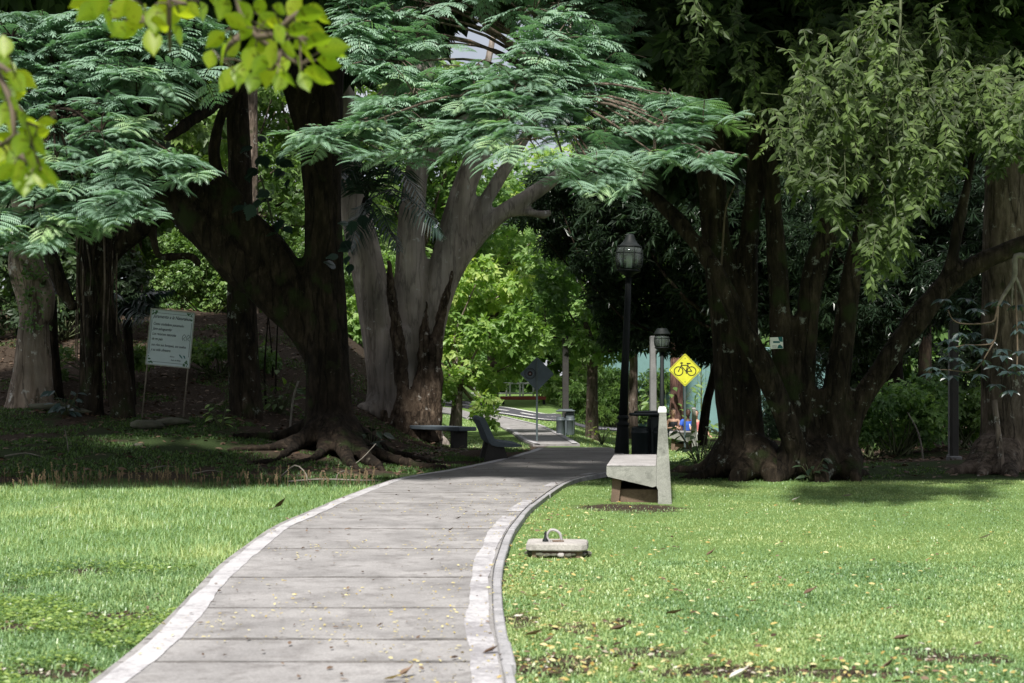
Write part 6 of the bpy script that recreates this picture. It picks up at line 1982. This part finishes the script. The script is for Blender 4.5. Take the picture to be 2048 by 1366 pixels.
# third one in coral, leaning back on one arm
B = [
    [((0, .05, .12), .14), ((.0, .06, .26), .13), ((-.02, .06, .42), .14), ((-.04, .05, .53), .115), ((-.05, .05, .59), .055), ((-.06, .03, .65), .048), ((-.06, .02, .70), .05)],
    [((-.13, .05, .52), .065), ((-.22, .03, .50), .055), ((-.26, -.06, .38), .045), ((-.24, -.16, .28), .038), ((-.14, -.24, .24), .032), ((-.06, -.27, .22), .026)],
    [((.06, .05, .52), .065), ((.14, .05, .50), .055), ((.22, .05, .36), .045), ((.30, .03, .22), .036), ((.36, .0, .10), .030), ((.38, -.02, .06), .026)],
    [((-.08, .03, .11), .105), ((-.14, -.18, .20), .085), ((-.17, -.36, .27), .064), ((-.17, -.44, .15), .056), ((-.17, -.50, .03), .042), ((-.17, -.58, .03), .034)],
    [((.08, .03, .11), .105), ((.16, -.18, .14), .085), ((.22, -.38, .14), .064), ((.17, -.52, .09), .055), ((.10, -.64, .05), .042), ((.08, -.70, .045), .034)]]
person('person in a coral shirt leaning on one arm, partly behind the shaded bench', person_base(1396), -.05, 'skin_light',
       {'body': B, 'head': (-.07, .0, .795), 'hands': [((-.06, -.27, .22), (1, -.3, -.1), (0, 0, 1)), ((.38, -.02, .06), (.5, -.6, -.35), (0, .3, 1))]}, hair_on((-.07, .0, .795)),
       [('shirt', 'cloth_pink', [[((0, .05, .15), .150), ((.0, .06, .26), .143), ((-.02, .06, .42), .153), ((-.04, .05, .53), .124)], [((-.13, .05, .52), .075), ((-.22, .03, .50), .066), ((-.25, -.03, .42), .058)], [((.06, .05, .52), .075), ((.14, .05, .50), .066), ((.19, .05, .42), .058)]]),
        ('shorts', 'cloth_black', [[(B[k][0][0], .113), (B[k][1][0], .095), (tuple(np.array(B[k][1][0]) * .4 + np.array(B[k][2][0]) * .6), .08)] for k in (3, 4)])])

# ================================================================ low plants
def leafy_plant(label, px, D, n, ln, mat, seed, h=.5, group=None, name='broadleaf_plant', strap=False, x=None, lift=0.0):
    X = at(px, 0, D)[0] if x is None else x
    z = tz(X, D) + lift
    t = thing(name, label, 'plant', (X, D, z), group, False)
    rng = np.random.default_rng(seed)
    mb = MB()
    for k in range(n):
        az = rng.uniform(0, 6.283); el = rng.uniform(.3, 1.3) if not strap else rng.uniform(.2, 1.4)
        hh = h * rng.uniform(.35, 1.0)
        if strap:
            st = np.array((0, 0, h * rng.uniform(.55, 1.0)))
            l = ln * rng.uniform(.7, 1.2)
            d = np.array((math.cos(az) * math.cos(el), math.sin(az) * math.cos(el), math.sin(el)))
            s = np.array((-math.sin(az), math.cos(az), 0)) * .022
            p1 = st + d * l * .55; p2 = st + d * l * .85 + (0, 0, -.22 * l); 
            b = MB().add([st - s * .5, st + s * .5, p1 + s, p1 - s, p2 + s * .1, p2 - s * .1], None, [(0, 1, 2, 3), (3, 2, 4, 5)], rng.uniform(0, 1))
            b.build('leaf', mat, t, fix=False)
        else:
            st = np.array((math.cos(az) * hh * .5, math.sin(az) * hh * .5, hh * math.sin(el)))
            mb.tube([(0, 0, -.02), st * .5 + (0, 0, .06 * h), st], [.008, .006, .005], 5, 6)
            l = ln * rng.uniform(.7, 1.25)
            d = np.array([(math.cos(az), math.sin(az), -.25 + rng.normal(0, .25))])
            R = frames(d, np.array([(rng.normal(0, .3), -.4 + rng.normal(0, .3), 1.0)]))[0]
            V = np.array(OV) * np.array((l, l * 1.25, l)) @ R.T + st
            MB().add(V, OVF, None, rng.uniform(0, 1)).build('leaf', mat, t, fix=False)
    if strap: mb.tube([(0, 0, -.05), (0.01, 0, h * .5), (0, 0, h * .98)], [.03, .026, .02], 7)
    mb.build('stem', M['stem'], t, True)
    return t
leafy_plant('broad-leaved plant sprouting from the roots right of the big dark trunk', 742, 24.7, 16, .24, M['dark_leaf'], 601, .5, lift=.15)
leafy_plant('lush dark green plant in front of the shaded bench, left of the buttressed trunk', 1400, 23.2, 42, .17, M['mid_leaf'], 602, .78)
leafy_plant('low bushy plant at the very foot of the buttressed trunk, left side', 1428, 22.6, 26, .14, M['mid_leaf'], 603, .5)
leafy_plant('dark weed tuft between the feet of the many-stemmed tree', 1622, 20.4, 26, .13, M['dark_leaf'], 604, .42)
leafy_plant('bluish fern-like plant right of the tan trunk', 130, 26.6, 34, .20, M['blue_leaf'], 605, .55)
leafy_plant('small lit green plant below the straight dark trunk', 440, 26.0, 14, .16, M['lit_leaf'], 606, .5)
leafy_plant('thin dark plants between the straight trunk and the big dark tree', 560, 28.5, 40, .2, M['mid_leaf'], 607, 1.1)
leafy_plant('small green sapling on the sunny verge right of the brown roadside trunk', 1204, 38.0, 22, .16, M['yellow_leaf'], 608, .9)
leafy_plant('spiky light green dracaena against the teal wall, left of the black leaning trunk', 1390, 49.5, 26, .55, M['lit_leaf'], 609, 1.3, 'spiky plants by the teal wall', 'spiky_plant', True)
leafy_plant('taller spiky dracaena behind the black leaning mango trunk', 1402, 52.0, 26, .6, M['yellow_leaf'], 610, 2.3, 'spiky plants by the teal wall', 'spiky_plant', True)
leafy_plant('dark feathery shrub against the teal wall left of the reddish trunk', 1335, 51.5, 70, .3, M['mid_leaf'], 611, 2.1)
leafy_plant('low plant by the teal wall right of the people', 1414, 50.0, 20, .3, M['mid_leaf'], 612, .7)
leafy_plant('spiky pale rosette between the stems of the lichen spotted tree', 1642, 33.0, 24, .4, M['blue_leaf'], 613, 1.5, None, 'spiky_plant', True)

def shrub(label, px, D, clumps, n, size, mat, seed, name='shrub', tm=SPRAY3, group=None, tint0=0.0):
    X = at(px, 0, D)[0]; z = tz(X, D)
    t = thing(name, label, 'shrub', (X, D, z), group)
    cl = [(np.array((X + c[0], D + c[1], z + c[2])), (c[3], c[3], c[3] * .8)) for c in clumps]
    mb = MB()
    rng = np.random.default_rng(seed)
    for c, r in cl:
        mb.tube([(X + rng.normal(0, .08), D + rng.normal(0, .08), z - .05), c * .5 + np.array((X, D, z)) * .5 + rng.normal(0, .08, 3), c], [.022, .016, .006], 5, 7)
    mb.build('stem', M['stem'], t, True)
    crown('foliage', cl, n, size, mat, t, tm, seed + 1, .35, -.2, 'stuff', tint0)
    return t
rng = np.random.default_rng(620)
def rc(n, w, h, r, seed):
    g = np.random.default_rng(seed)
    return [(g.uniform(-w, w), g.uniform(-.4, .4), g.uniform(.2, h), r * g.uniform(.7, 1.3)) for _ in range(n)]
shrub('rounded light green shrub in the shade between the leaning stem and the slim pole', 1800, 29, rc(20, 1.0, 1.55, .32, 1), 2400, .15, M['lit_leaf'], 621, tint0=-.1)
shrub('darker low shrub left of the slim pole, beside the rounded light shrub', 1735, 30.5, rc(14, .8, 1.0, .3, 2), 1500, .15, M['mid_leaf'], 623)
shrub('green shrub behind the slim poles at the right', 1925, 29.5, rc(14, .8, 1.2, .3, 3), 1500, .15, M['mid_leaf'], 625)
shrub('tangled bamboo-like undergrowth left of the teal wall', 1235, 54, rc(26, 1.9, 2.0, .5, 4), 2600, .26, M['mid_leaf'], 627, tm=LANCE)
shrub('green undergrowth behind the grey litter bin along the far kerb', 1190, 69, rc(24, 2.2, 2.2, .6, 5), 2000, .32, M['lit_leaf'], 629)
shrub('sunlit undergrowth seen between the dark tree and the pale grey tree', 705, 44, rc(22, 1.1, 2.6, .45, 6), 2400, .24, M['lit_leaf'], 631)
shrub('sunny bushes on the hill behind the straight dark trunk', 545, 41, rc(26, 1.6, 2.2, .5, 7), 3000, .17, M['mid_leaf'], 633)
shrub('sunny leafy bushes above the notice board on the hill', 420, 40, rc(26, 1.5, 2.4, .5, 8), 3000, .17, M['mid_leaf'], 635)
shrub('dark undergrowth left of the notice board behind the fig', 130, 34, rc(22, 2.0, 2.2, .5, 9), 2200, .22, M['crown_leaf'], 637)
shrub('dark undergrowth behind the many-stemmed tree in front of the teal wall', 1650, 46, rc(34, 1.9, 3.2, .6, 12), 3600, .28, M['dark_leaf'], 643, tm=LANCE)
shrub('low green growth on the hillside right of the notice board', 440, 31, rc(16, 1.2, .6, .22, 13), 1300, .13, M['mid_leaf'], 645)
shrub('low ferny growth on the hillside left of the notice board', 200, 30, rc(16, 1.4, .7, .22, 14), 1300, .14, M['mid_leaf'], 647)
shrub('dark undergrowth closing the view behind the slim poles at the right', 1900, 44, rc(40, 3.2, 3.4, .75, 11), 4200, .3, M['crown_leaf'], 641)
shrub('undergrowth beyond the road at the foot of the white railing', 930, 78, rc(24, 3.2, 1.6, .6, 10), 2200, .34, M['lit_leaf'], 639)

# thin stake and stems
def stem_thing(name, label, cat, pts, rad, mat, group=None):
    base = np.array(pts[0])
    o = MB().tube([np.array(p) - base for p in pts], rad, 6).build(name, mat, None, True)
    o.location = Vector(base); tag(o, label, cat, group)
def gp(px, D, up=0.0):
    X = at(px, 0, D)[0]; return np.array((X, D, tz(X, D) + up))
stem_thing('bare_sapling', 'thin bare leaning sapling in front of the rounded light green shrub', 'sapling', [gp(1848, 27, -.1), at(1838, 870, 27), at(1815, 825, 27)], [.02, .016, .01], M['twig_pale'])
stem_thing('leaning_stake', 'thin pale stake leaning at the left foot of the big dark tree', 'stake', [gp(578, 27, -.1), at(586, 800, 27), at(597, 762, 27)], [.022, .02, .02], M['twig_pale'])
for k, (a, lab) in enumerate(((533, 'slim dark sapling stem nearest the straight dark trunk'), (551, 'slim dark sapling stem in the middle of the thicket beside the big tree'), (540, 'slim crooked sapling stem crossing its neighbours beside the straight trunk'))):
    stem_thing('sapling_stem', lab, 'sapling', [gp(a, 29 + k, -.1), at(a - 4 + 5 * k, 740, 29 + k), at(a + 6 - 12 * (k == 2), 600, 29 + k)], [.025, .02, .012], M['bark_dark'])

# fallen branches at the edge of the shade
def fallen(label, pts, r, mat='twig_pale'):
    P = [gp(a, d, u) for a, d, u in pts]
    stem_thing('fallen_branch', label, 'branch', P, np.linspace(r, r * .5, len(P)), M[mat], 'fallen branches on the shaded bank')
fallen('bent pale branch arching up at the lawn edge left of the path', [(560, 20.4, .02), (590, 20.2, .22), (612, 20.0, .12), (614, 19.8, -.02)], .014)
fallen('long straight stick lying along the lawn edge left of the path', [(575, 19.9, .02), (640, 20.0, .05), (720, 20.0, .04), (765, 20.3, .02)], .016)
fallen('small hooped twig standing just right of the bent pale branch', [(672, 20.1, .0), (676, 20.1, .12), (692, 20.2, .15), (708, 20.3, .03)], .010)
fallen('thin stick leaning upright on the root flare of the big dark tree', [(700, 22.5, .02), (725, 22.6, .18), (752, 22.7, .42)], .010)
fallen('thin brown stick lying on moss near the left edge of the bank', [(10, 22, .03), (50, 22.2, .04), (85, 22.1, .02)], .014)
fallen('upright dead twig on the mossy bank below the leaning fig trunk', [(137, 22.5, 0), (134, 22.5, .2), (130, 22.5, .36)], .008)
fallen('short dark stick in the middle of the mossy bank', [(300, 20.9, .02), (325, 21.0, .05), (350, 21.1, .02)], .010)
fallen('grey stick on the bank close to the seed stalks', [(385, 20.4, .03), (420, 20.6, .06), (445, 20.7, .03)], .010)

# dry brush heap by the flat bench
t = thing('brush_heap', 'small heap of dry sticks under the near end of the flat slab bench', 'brush heap', gp(900, 29.2), None, True)
rng = np.random.default_rng(640)
for k in range(22):
    a = rng.uniform(0, 3.14); l = rng.uniform(.12, .35); c = gp(900 + rng.normal(0, 22), 29.2 + rng.normal(0, .2), rng.uniform(.02, .1))
    d = np.array((math.cos(a), math.sin(a) * .5, rng.uniform(-.1, .5))) * l
    MB().tube([c - d * .5, c + (0, 0, .02), c + d * .5], [.008, .008, .005], 4, 4).build('stick', M['twig_pale'] if k % 2 else M['twig'], t)
mb = MB(); 
V = MB().lathe((0, 0, 0), [(.01, .20), (.25, .18), (.55, .10), (.85, .02), (1.0, -.12)], 18).V[0]
V = V * (.55, .55, .75) * (1 + (fbm(V, 3.0, 9) - .5)[:, None] * .5)
mm_ = MB().lathe((0, 0, 0), [(.01, .20), (.25, .18), (.55, .10), (.85, .02), (1.0, -.12)], 18)
mb.add(V, mm_.T[0], mm_.Q[0]); o = mb.build('soil_mound', mg, None, True, 'structure')
for k_, v_ in (('soil', .8), ('moss', 1.0)):
    o.data.attributes.new(k_, 'FLOAT', 'POINT').data.foreach_set('value', np.full(len(o.data.vertices), v_, np.float32))
mx_ = float(xl(27.8)) - .75
o.location = (mx_, 27.8, tz(mx_, 27.8))

# ================================================================ palms
def palm(label, base, leaves, mat, seed, stem=None):
    t = thing('palm', label, 'palm', base, None, True)
    rng = np.random.default_rng(seed)
    for pts, wid in leaves:
        C = catmull(np.array(pts), 34)
        mb = MB()
        mb.tube(pts, [.022, .016, .006][:len(pts)] if len(pts) == 3 else np.linspace(.022, .006, len(pts)), 5, 14, tint=.3)
        T = np.gradient(C, axis=0); T /= np.linalg.norm(T, axis=1, keepdims=True)
        for k in range(3, 34):
            w = wid * math.sin(math.pi * min(1, .18 + .8 * k / 34)) ** .7
            for sd in (-1, 1):
                side = np.cross(T[k], (0, 0, 1.0)); side /= np.linalg.norm(side) + 1e-6
                d = side * sd * .85 + T[k] * .55 + np.array((0, 0, -.25 + rng.normal(0, .12)))
                d /= np.linalg.norm(d)
                a = C[k]; m_ = a + d * w * .55; e = a + d * w + np.array((0, 0, -.30 * w))
                s = T[k] * .026
                mb.add([a - s * .4, a + s * .4, m_ + s, m_ - s, e], [(3, 2, 4)], [(0, 1, 2, 3)], rng.uniform(.1, .8))
        mb.build('palm_frond', mat, t, fix=False)
    if stem:
        MB().tube(stem, np.linspace(.12, .09, len(stem)), 9).build('stem', M['bark_dark'], t, True)
    return t
q = lambda a, b, d: at(a, b, d)
palm('dark palm with arching fronds growing on the pale grey tree', q(735, 400, 31.6), [
    ([q(735, 400, 31.6), q(790, 335, 31.1), q(870, 440, 30.5)], .8), ([q(735, 400, 31.6), q(790, 380, 30.9), q(850, 425, 30.1), q(885, 470, 29.9)], .68),
    ([q(735, 400, 31.6), q(760, 420, 30.9), q(800, 500, 30.5)], .68), ([q(735, 400, 31.6), q(700, 340, 31.1), q(660, 380, 30.6)], .68),
    ([q(735, 400, 31.6), q(745, 330, 31.1), q(800, 300, 30.7)], .7), ([q(735, 400, 31.6), q(715, 440, 30.9), q(700, 500, 30.7)], .6), ([q(735, 400, 31.6), q(720, 330, 31.3), q(690, 300, 31.1)], .6)],
     M['palm_leaf'], 650, [q(735, 402, 31.6), q(725, 425, 32.6)])
palm('palm with hanging leaflets left of the notice board', gp(262, 28.6), [
    ([q(255, 640, 28.6), q(275, 600, 28.4), q(330, 625, 28)], .5), ([q(255, 640, 28.6), q(235, 605, 28.4), q(205, 660, 28)], .5),
    ([q(255, 640, 28.6), q(262, 610, 28.2), q(290, 640, 27.6)], .52), ([q(255, 640, 28.6), q(285, 590, 28.4), q(345, 580, 28.6)], .5), ([q(255, 640, 28.6), q(240, 590, 28.6), q(180, 590, 28.6)], .45)],
     M['palm_leaf'], 651, [gp(262, 28.7, -.1), q(258, 720, 28.7), q(255, 640, 28.6)])
palm('small pale palm frond cluster beside the tan trunk', gp(118, 29), [
    ([q(105, 600, 29), q(112, 560, 28.8), q(135, 590, 28.4)], .4), ([q(105, 600, 29), q(95, 565, 28.8), q(80, 600, 28.5)], .36)],
     M['blue_leaf'], 652, [gp(118, 29.1, -.1), q(108, 700, 29.1), q(105, 600, 29)])

# climbing big-leaved philodendron on the big dark tree
t = thing('philodendron', 'dark climbing philodendron with large lobed leaves on the big leaning limb', 'climber', q(540, 400, 25.6), None, True)
rng = np.random.default_rng(660)
LOB = [(0, 0, 0)]
for k in range(9):
    f = k / 8
    LOB += [(f * .92 + .02, (.42 * math.sin(math.pi * min(1, .15 + f * .85)) + .05), -.06 * f), (f * .92 + .07, .12, -.04 * f)]
nl = len(LOB)
LOBV = LOB + [(1.05, 0, -.12)] + [(x, -y, z) for x, y, z in LOB[1:]]
LOBF = []
for k in range(1, nl - 1): LOBF += [(0, k + 1, k), (0, nl + k, nl + k + 1)]
LOBF += [(0, nl, nl - 1), (0, nl + nl - 1, nl)]
for k in range(34):
    c = q(rng.normal(530, 38), rng.normal(385, 55), 25.3 - abs(rng.normal(0, .5)))
    if k > 24: c = q(rng.normal(700, 14), rng.uniform(420, 560), 24.6)
    d = np.array([(rng.normal(0, .6), -.5, -.6 + rng.normal(0, .3))])
    R = frames(d, np.array([(rng.normal(0, .4), -.8, .7)]))[0]
    l = rng.uniform(.16, .30)
    MB().add(np.array(LOBV) * l @ R.T + c, LOBF, None, rng.uniform(0, 1)).build('leaf', M['palm_leaf'], t, fix=False)
MB().tube([q(560, 520, 25), q(540, 420, 25.1), q(520, 350, 25.2)], [.02, .02, .015], 6).build('stem', M['stem'], t, True)

# ================================================================ single fallen leaves that can be told apart
BL = [(0, 0, 0), (.22, .17, .05), (.5, .22, .07), (.8, .12, .10), (1.0, 0, .20), (.8, -.10, .16), (.5, -.19, .13), (.22, -.15, .08), (.5, 0, .0)]
def dry_leaf(label, px, py, size, mat, rz, curl, on_path=False, group='single dry leaves lying about'):
    D = (CAM_H - (PATH_H + .014 if on_path else 0.03)) * FPX / (py - HOR)
    X = at(px, 0, D)[0]
    z = PATH_H + .016 if on_path else tz(X, D) + .035
    V = np.array(BL) * (1, 1, curl) * size
    o = MB().add(V - (size * .5, 0, 0), OVF, None, random.uniform(.2, .8)).build('fallen_leaf', M[mat], None, True, fix=False)
    o.location = (X, D, z); o.rotation_euler = (random.uniform(-.3, .3), random.uniform(-.3, .1), rz)
    tag(o, label, 'fallen leaf', group)
dry_leaf('large yellow-brown leaf at the bottom of the path, left half of a pair', 785, 1358, .085, 'litter_yellow', .3, 1.2, True)
dry_leaf('upright brown curled leaf at the bottom of the path, right half of a pair', 812, 1348, .085, 'litter_brown', .9, 2.6, True)
dry_leaf('brown curled leaf on the worn right edge line near the bottom', 985, 1302, .10, 'litter_brown', .2, 1.5, True)
dry_leaf('dark brown crumpled leaf on the left lawn beside a pale one', 562, 1003, .17, 'litter_brown', .3, 2.4)
dry_leaf('pale scrap of leaf just left of the dark crumpled leaf on the left lawn', 545, 1010, .10, 'litter_pale', .1, 1.2)
dry_leaf('brown curled leaf in the middle of the right lawn', 1620, 1172, .11, 'litter_brown', .5, 1.8)
dry_leaf('blackish curled leaf on the right lawn, lower right', 1806, 1266, .11, 'litter_brown', .1, 2.0)
dry_leaf('pale dry leaf on the far right of the lawn', 1972, 1062, .15, 'litter_pale', .0, 1.0)
dry_leaf('large pale dry leaf near the bottom, right of the path', 1360, 1290, .14, 'litter_pale', .2, 1.2)
dry_leaf('brown leaf lying just right of the kerb near the bottom', 1070, 1252, .13, 'litter_brown', -.5, 1.5)
dry_leaf('small dark leaf right of the brown leaf by the kerb', 1100, 1262, .08, 'litter_brown', .4, 1.5)
dry_leaf('dark dry leaf left of the pale leaf in the lower lawn', 1240, 1242, .12, 'litter_brown', .2, 1.7)
dry_leaf('dark leaf in the lawn right of the valve cover', 1423, 1096, .11, 'litter_brown', .6, 1.7)
dry_leaf('brown leaf at the left side of the lower lawn', 1348, 1212, .11, 'litter_brown', -.3, 1.5)
dry_leaf('pale yellow leaf in the lower middle of the right lawn', 1512, 1252, .07, 'litter_yellow', .3, 1.0)
dry_leaf('cream leaf right of the concrete bench on the lawn', 1592, 988, .12, 'litter_pale', .2, 1.0)
dry_leaf('dry brown leaf near the shade edge of the right lawn', 1695, 984, .15, 'litter_pale', .1, 1.3)
dry_leaf('white scrap of leaf by the kerb below the valve cover', 1040, 1240, .10, 'litter_pale', .1, .9)
dry_leaf('grey dry leaf at the bottom edge, right of the path', 1480, 1330, .12, 'litter_pale', .4, 1.6)
dry_leaf('dark leaf lying at the bottom edge of the right lawn', 1780, 1312, .10, 'litter_brown', .4, 1.6)
dry_leaf('small white flower-like scrap on the left lawn', 118, 1006, .10, 'litter_pale', .4, 1.0)
dry_leaf('brown dead leaf in the bare patch of the left lawn', 230, 1245, .13, 'litter_brown', .4, 1.6)
dry_leaf('dark leaf on the middle of the path', 902, 1060, .07, 'litter_brown', .4, 1.6, True)
dry_leaf('dark speck of leaf on the far middle of the path', 917, 1037, .06, 'litter_brown', .4, 1.6, True)

# torn scraps of bark in the bare patch, lower left
t = thing('bark_scraps', 'scraps of rotten bark lying on the bare patch in the lower left lawn', 'bark', (at(230, 0, 7.85)[0], 7.85, 0.0), None, True)
rng = np.random.default_rng(670)
for k in range(16):
    D = 7.85 + rng.normal(0, .12); a = rng.normal(225, 38)
    c = at(a, 0, D); c[2] = tz(c[0], D) + .012
    l, w, hh = rng.uniform(.03, .10), rng.uniform(.012, .03), rng.uniform(.006, .014)
    MB().box(c, (l, w, hh), rng.uniform(-.5, .5), .003).build('bark_scrap', M['bark_base'] if k % 2 else M['bench_dirt'], t)

# ================================================================ bright leaves close to the camera
NL = []
NW = [0, .12, .22, .285, .30, .285, .23, .14, .05, 0]
for k, w in enumerate(NW):
    x = k / (len(NW) - 1)
    z = -.16 * x * x + .02
    NL.append((x, 0, z))
    NL.append((x, w, z + .05 * math.sin(math.pi * x) + .09 * w)); NL.append((x, -w, z + .05 * math.sin(math.pi * x) + .09 * w))
NLF = []
for k in range(len(NW) - 1):
    a = 3 * k; b = a + 3
    NLF += [(a, b, b + 1), (a, b + 1, a + 1), (a, b + 2, b), (a, a + 2, b + 2)]
nme = []
for q_ in range(6):
    V = np.array(NL); V[:, 1] *= (1, .9, 1.08, .95, 1.1, 1.0)[q_]; V[:, 2] += .10 * np.sin(V[:, 0] * 3 + q_) * .4 + (.05 * V[:, 1] * (q_ - 2.5) / 2.5)
    tn = np.full(len(V), (.15, .3, .42, .55, .65, .8)[q_]); tn[0::3] += .30
    me = np_mesh('leaf', V, np.array(NLF), None, tn, True); me.materials.append(M['near_leaf']); nme.append(me)

def near_branch(label, stems, leaves, D, seed):
    b = at(stems[0][0][0], stems[0][0][1], D)
    t = thing('leafy_branch', label, 'branch', b, 'bright leafy branches hanging close overhead', True)
    rng = np.random.default_rng(seed)
    mb = MB()
    allp = []
    for L in stems:
        P = [at(p[0], p[1], D + rng.uniform(-.1, .1)) for p in L]
        mb.tube(P, np.linspace(.011, .005, len(P)), 6)
        allp.append(catmull(np.array(P), 30))
    allp = np.concatenate(allp)
    for (px, py, ang, ln) in leaves:
        # px, py: the leaf's middle; ang: screen angle of its tip, degrees, 0 = right, 90 = up
        d = D + rng.uniform(-.25, .25)
        c = at(px, py, d)
        a = math.radians(ang)
        dr = np.array((math.cos(a), rng.normal(-.15, .25), math.sin(a))); dr /= np.linalg.norm(dr)
        nr = np.array((rng.normal(0, .25), .75 + rng.normal(0, .25), .65 + rng.normal(0, .2)))
        s = ln / FPX * d * 1.05
        R = frames(dr[None], nr[None])[0]
        o = bpy.data.objects.new('leaf', nme[int(rng.integers(0, 6))])
        base_pt = c - dr * s * .5
        m4 = np.eye(4); m4[:3, :3] = R * s; m4[:3, 3] = base_pt - b
        o.matrix_basis = Matrix(m4.tolist()); o.parent = t; COL.objects.link(o)
        k = np.argmin(((allp - base_pt) ** 2).sum(1))
        mb.tube([allp[k], (allp[k] + base_pt) / 2 + (0, 0, .004), base_pt + dr * s * .02], [.003, .0025, .002], 4, 4, caps=False)
    mb.build('twig', M['twig'], t, True)
    return t
LV_A = [(445, 18, 250, 52), (430, 80, 215, 50), (465, 95, 240, 58), (445, 110, 250, 60), (420, 120, 260, 45), (490, 55, 60, 60), (515, 85, 200, 60), (500, 120, 250, 62), (480, 150, 260, 55), (455, 160, 240, 60), (475, 165, 285, 45),
        (535, 40, 30, 55), (560, 20, 330, 40), (590, 10, 60, 52), (620, 30, 10, 62), (640, 28, 330, 70), (600, 60, 20, 52), (560, 70, 300, 55), (545, 110, 260, 60), (535, 150, 255, 58), (565, 135, 285, 55), (580, 100, 330, 58), (612, 85, 20, 60), (640, 80, 15, 60), (668, 95, 5, 70), (672, 106, 350, 62), (620, 115, 320, 62), (600, 130, 300, 58), (615, 150, 280, 52), (640, 152, 340, 70), (610, 165, 290, 50), (560, 165, 250, 48), (575, 160, 330, 48), (630, 60, 350, 45), (520, 130, 230, 55), (505, 165, 255, 50), (590, 45, 80, 40), (470, 40, 150, 50), (660, 125, 350, 55), (530, 95, 280, 60), (555, 50, 340, 48), (490, 20, 120, 50), (520, 10, 80, 40)]
near_branch('dense bunch of bright yellow-green leaves at the top, right of the two hanging bunches', [[(470, -60), (480, 20), (515, 75), (560, 105), (600, 130)], [(515, 75), (570, 70), (640, 85)], [(500, 55), (460, 90), (440, 120)], [(560, 105), (545, 140)], [(560, 60), (600, 25), (640, 20)]], LV_A, 4.0, 701)
LV_B = [(175, 25, 215, 62), (200, 10, 250, 55), (220, 40, 260, 62), (235, 60, 240, 55), (250, 60, 200, 62), (265, 20, 110, 55), (290, 30, 290, 55), (310, 40, 270, 62), (305, 85, 280, 66), (320, 50, 350, 62), (355, 72, 310, 60), (345, 30, 30, 55), (370, 25, 350, 62), (390, 20, 320, 45), (405, 25, 290, 50), (430, 8, 320, 50), (270, 45, 180, 50), (160, 5, 200, 50), (240, 15, 60, 55), (360, 5, 80, 45), (330, 10, 100, 50)]
near_branch('hanging bunch of green leaves at the top, with a dark stem running down through it', [[(336, -60), (338, 30), (340, 105)], [(240, -50), (262, 0), (292, 45)], [(292, 45), (330, 60)], [(336, 0), (380, 10)], [(262, 0), (215, 20)]], LV_B, 4.2, 702)
LV_C = [(8, 95, 280, 55), (15, 140, 300, 60), (35, 165, 320, 66), (50, 160, 330, 60), (15, 190, 280, 50), (5, 230, 260, 55), (30, 215, 330, 60), (20, 250, 290, 62), (45, 240, 300, 45), (70, 245, 350, 40), (95, 243, 10, 36), (60, 268, 340, 60), (80, 262, 10, 50), (75, 290, 320, 60), (40, 290, 250, 55), (10, 300, 250, 60), (30, 325, 300, 66), (60, 320, 300, 60), (50, 365, 275, 70), (35, 345, 250, 55), (75, 330, 40, 52), (95, 350, 350, 75), (105, 360, 320, 66), (85, 355, 280, 60), (10, 345, 230, 50), (0, 120, 250, 55), (-5, 180, 220, 60), (30, 190, 20, 55), (10, 275, 160, 50), (0, 320, 200, 50)]
near_branch('bunch of yellow-green leaves reaching in from the left edge', [[(-80, 60), (-20, 120), (20, 200), (30, 270), (50, 330)], [(20, 200), (60, 245), (85, 250)], [(-20, 120), (30, 150)], [(30, 270), (70, 290)], [(40, 310), (85, 340)], [(-60, 280), (0, 290), (30, 270)]], LV_C, 3.8, 703)

for o in bpy.data.objects:
    for k in ('_world', '_base'):
        if k in o: del o[k]
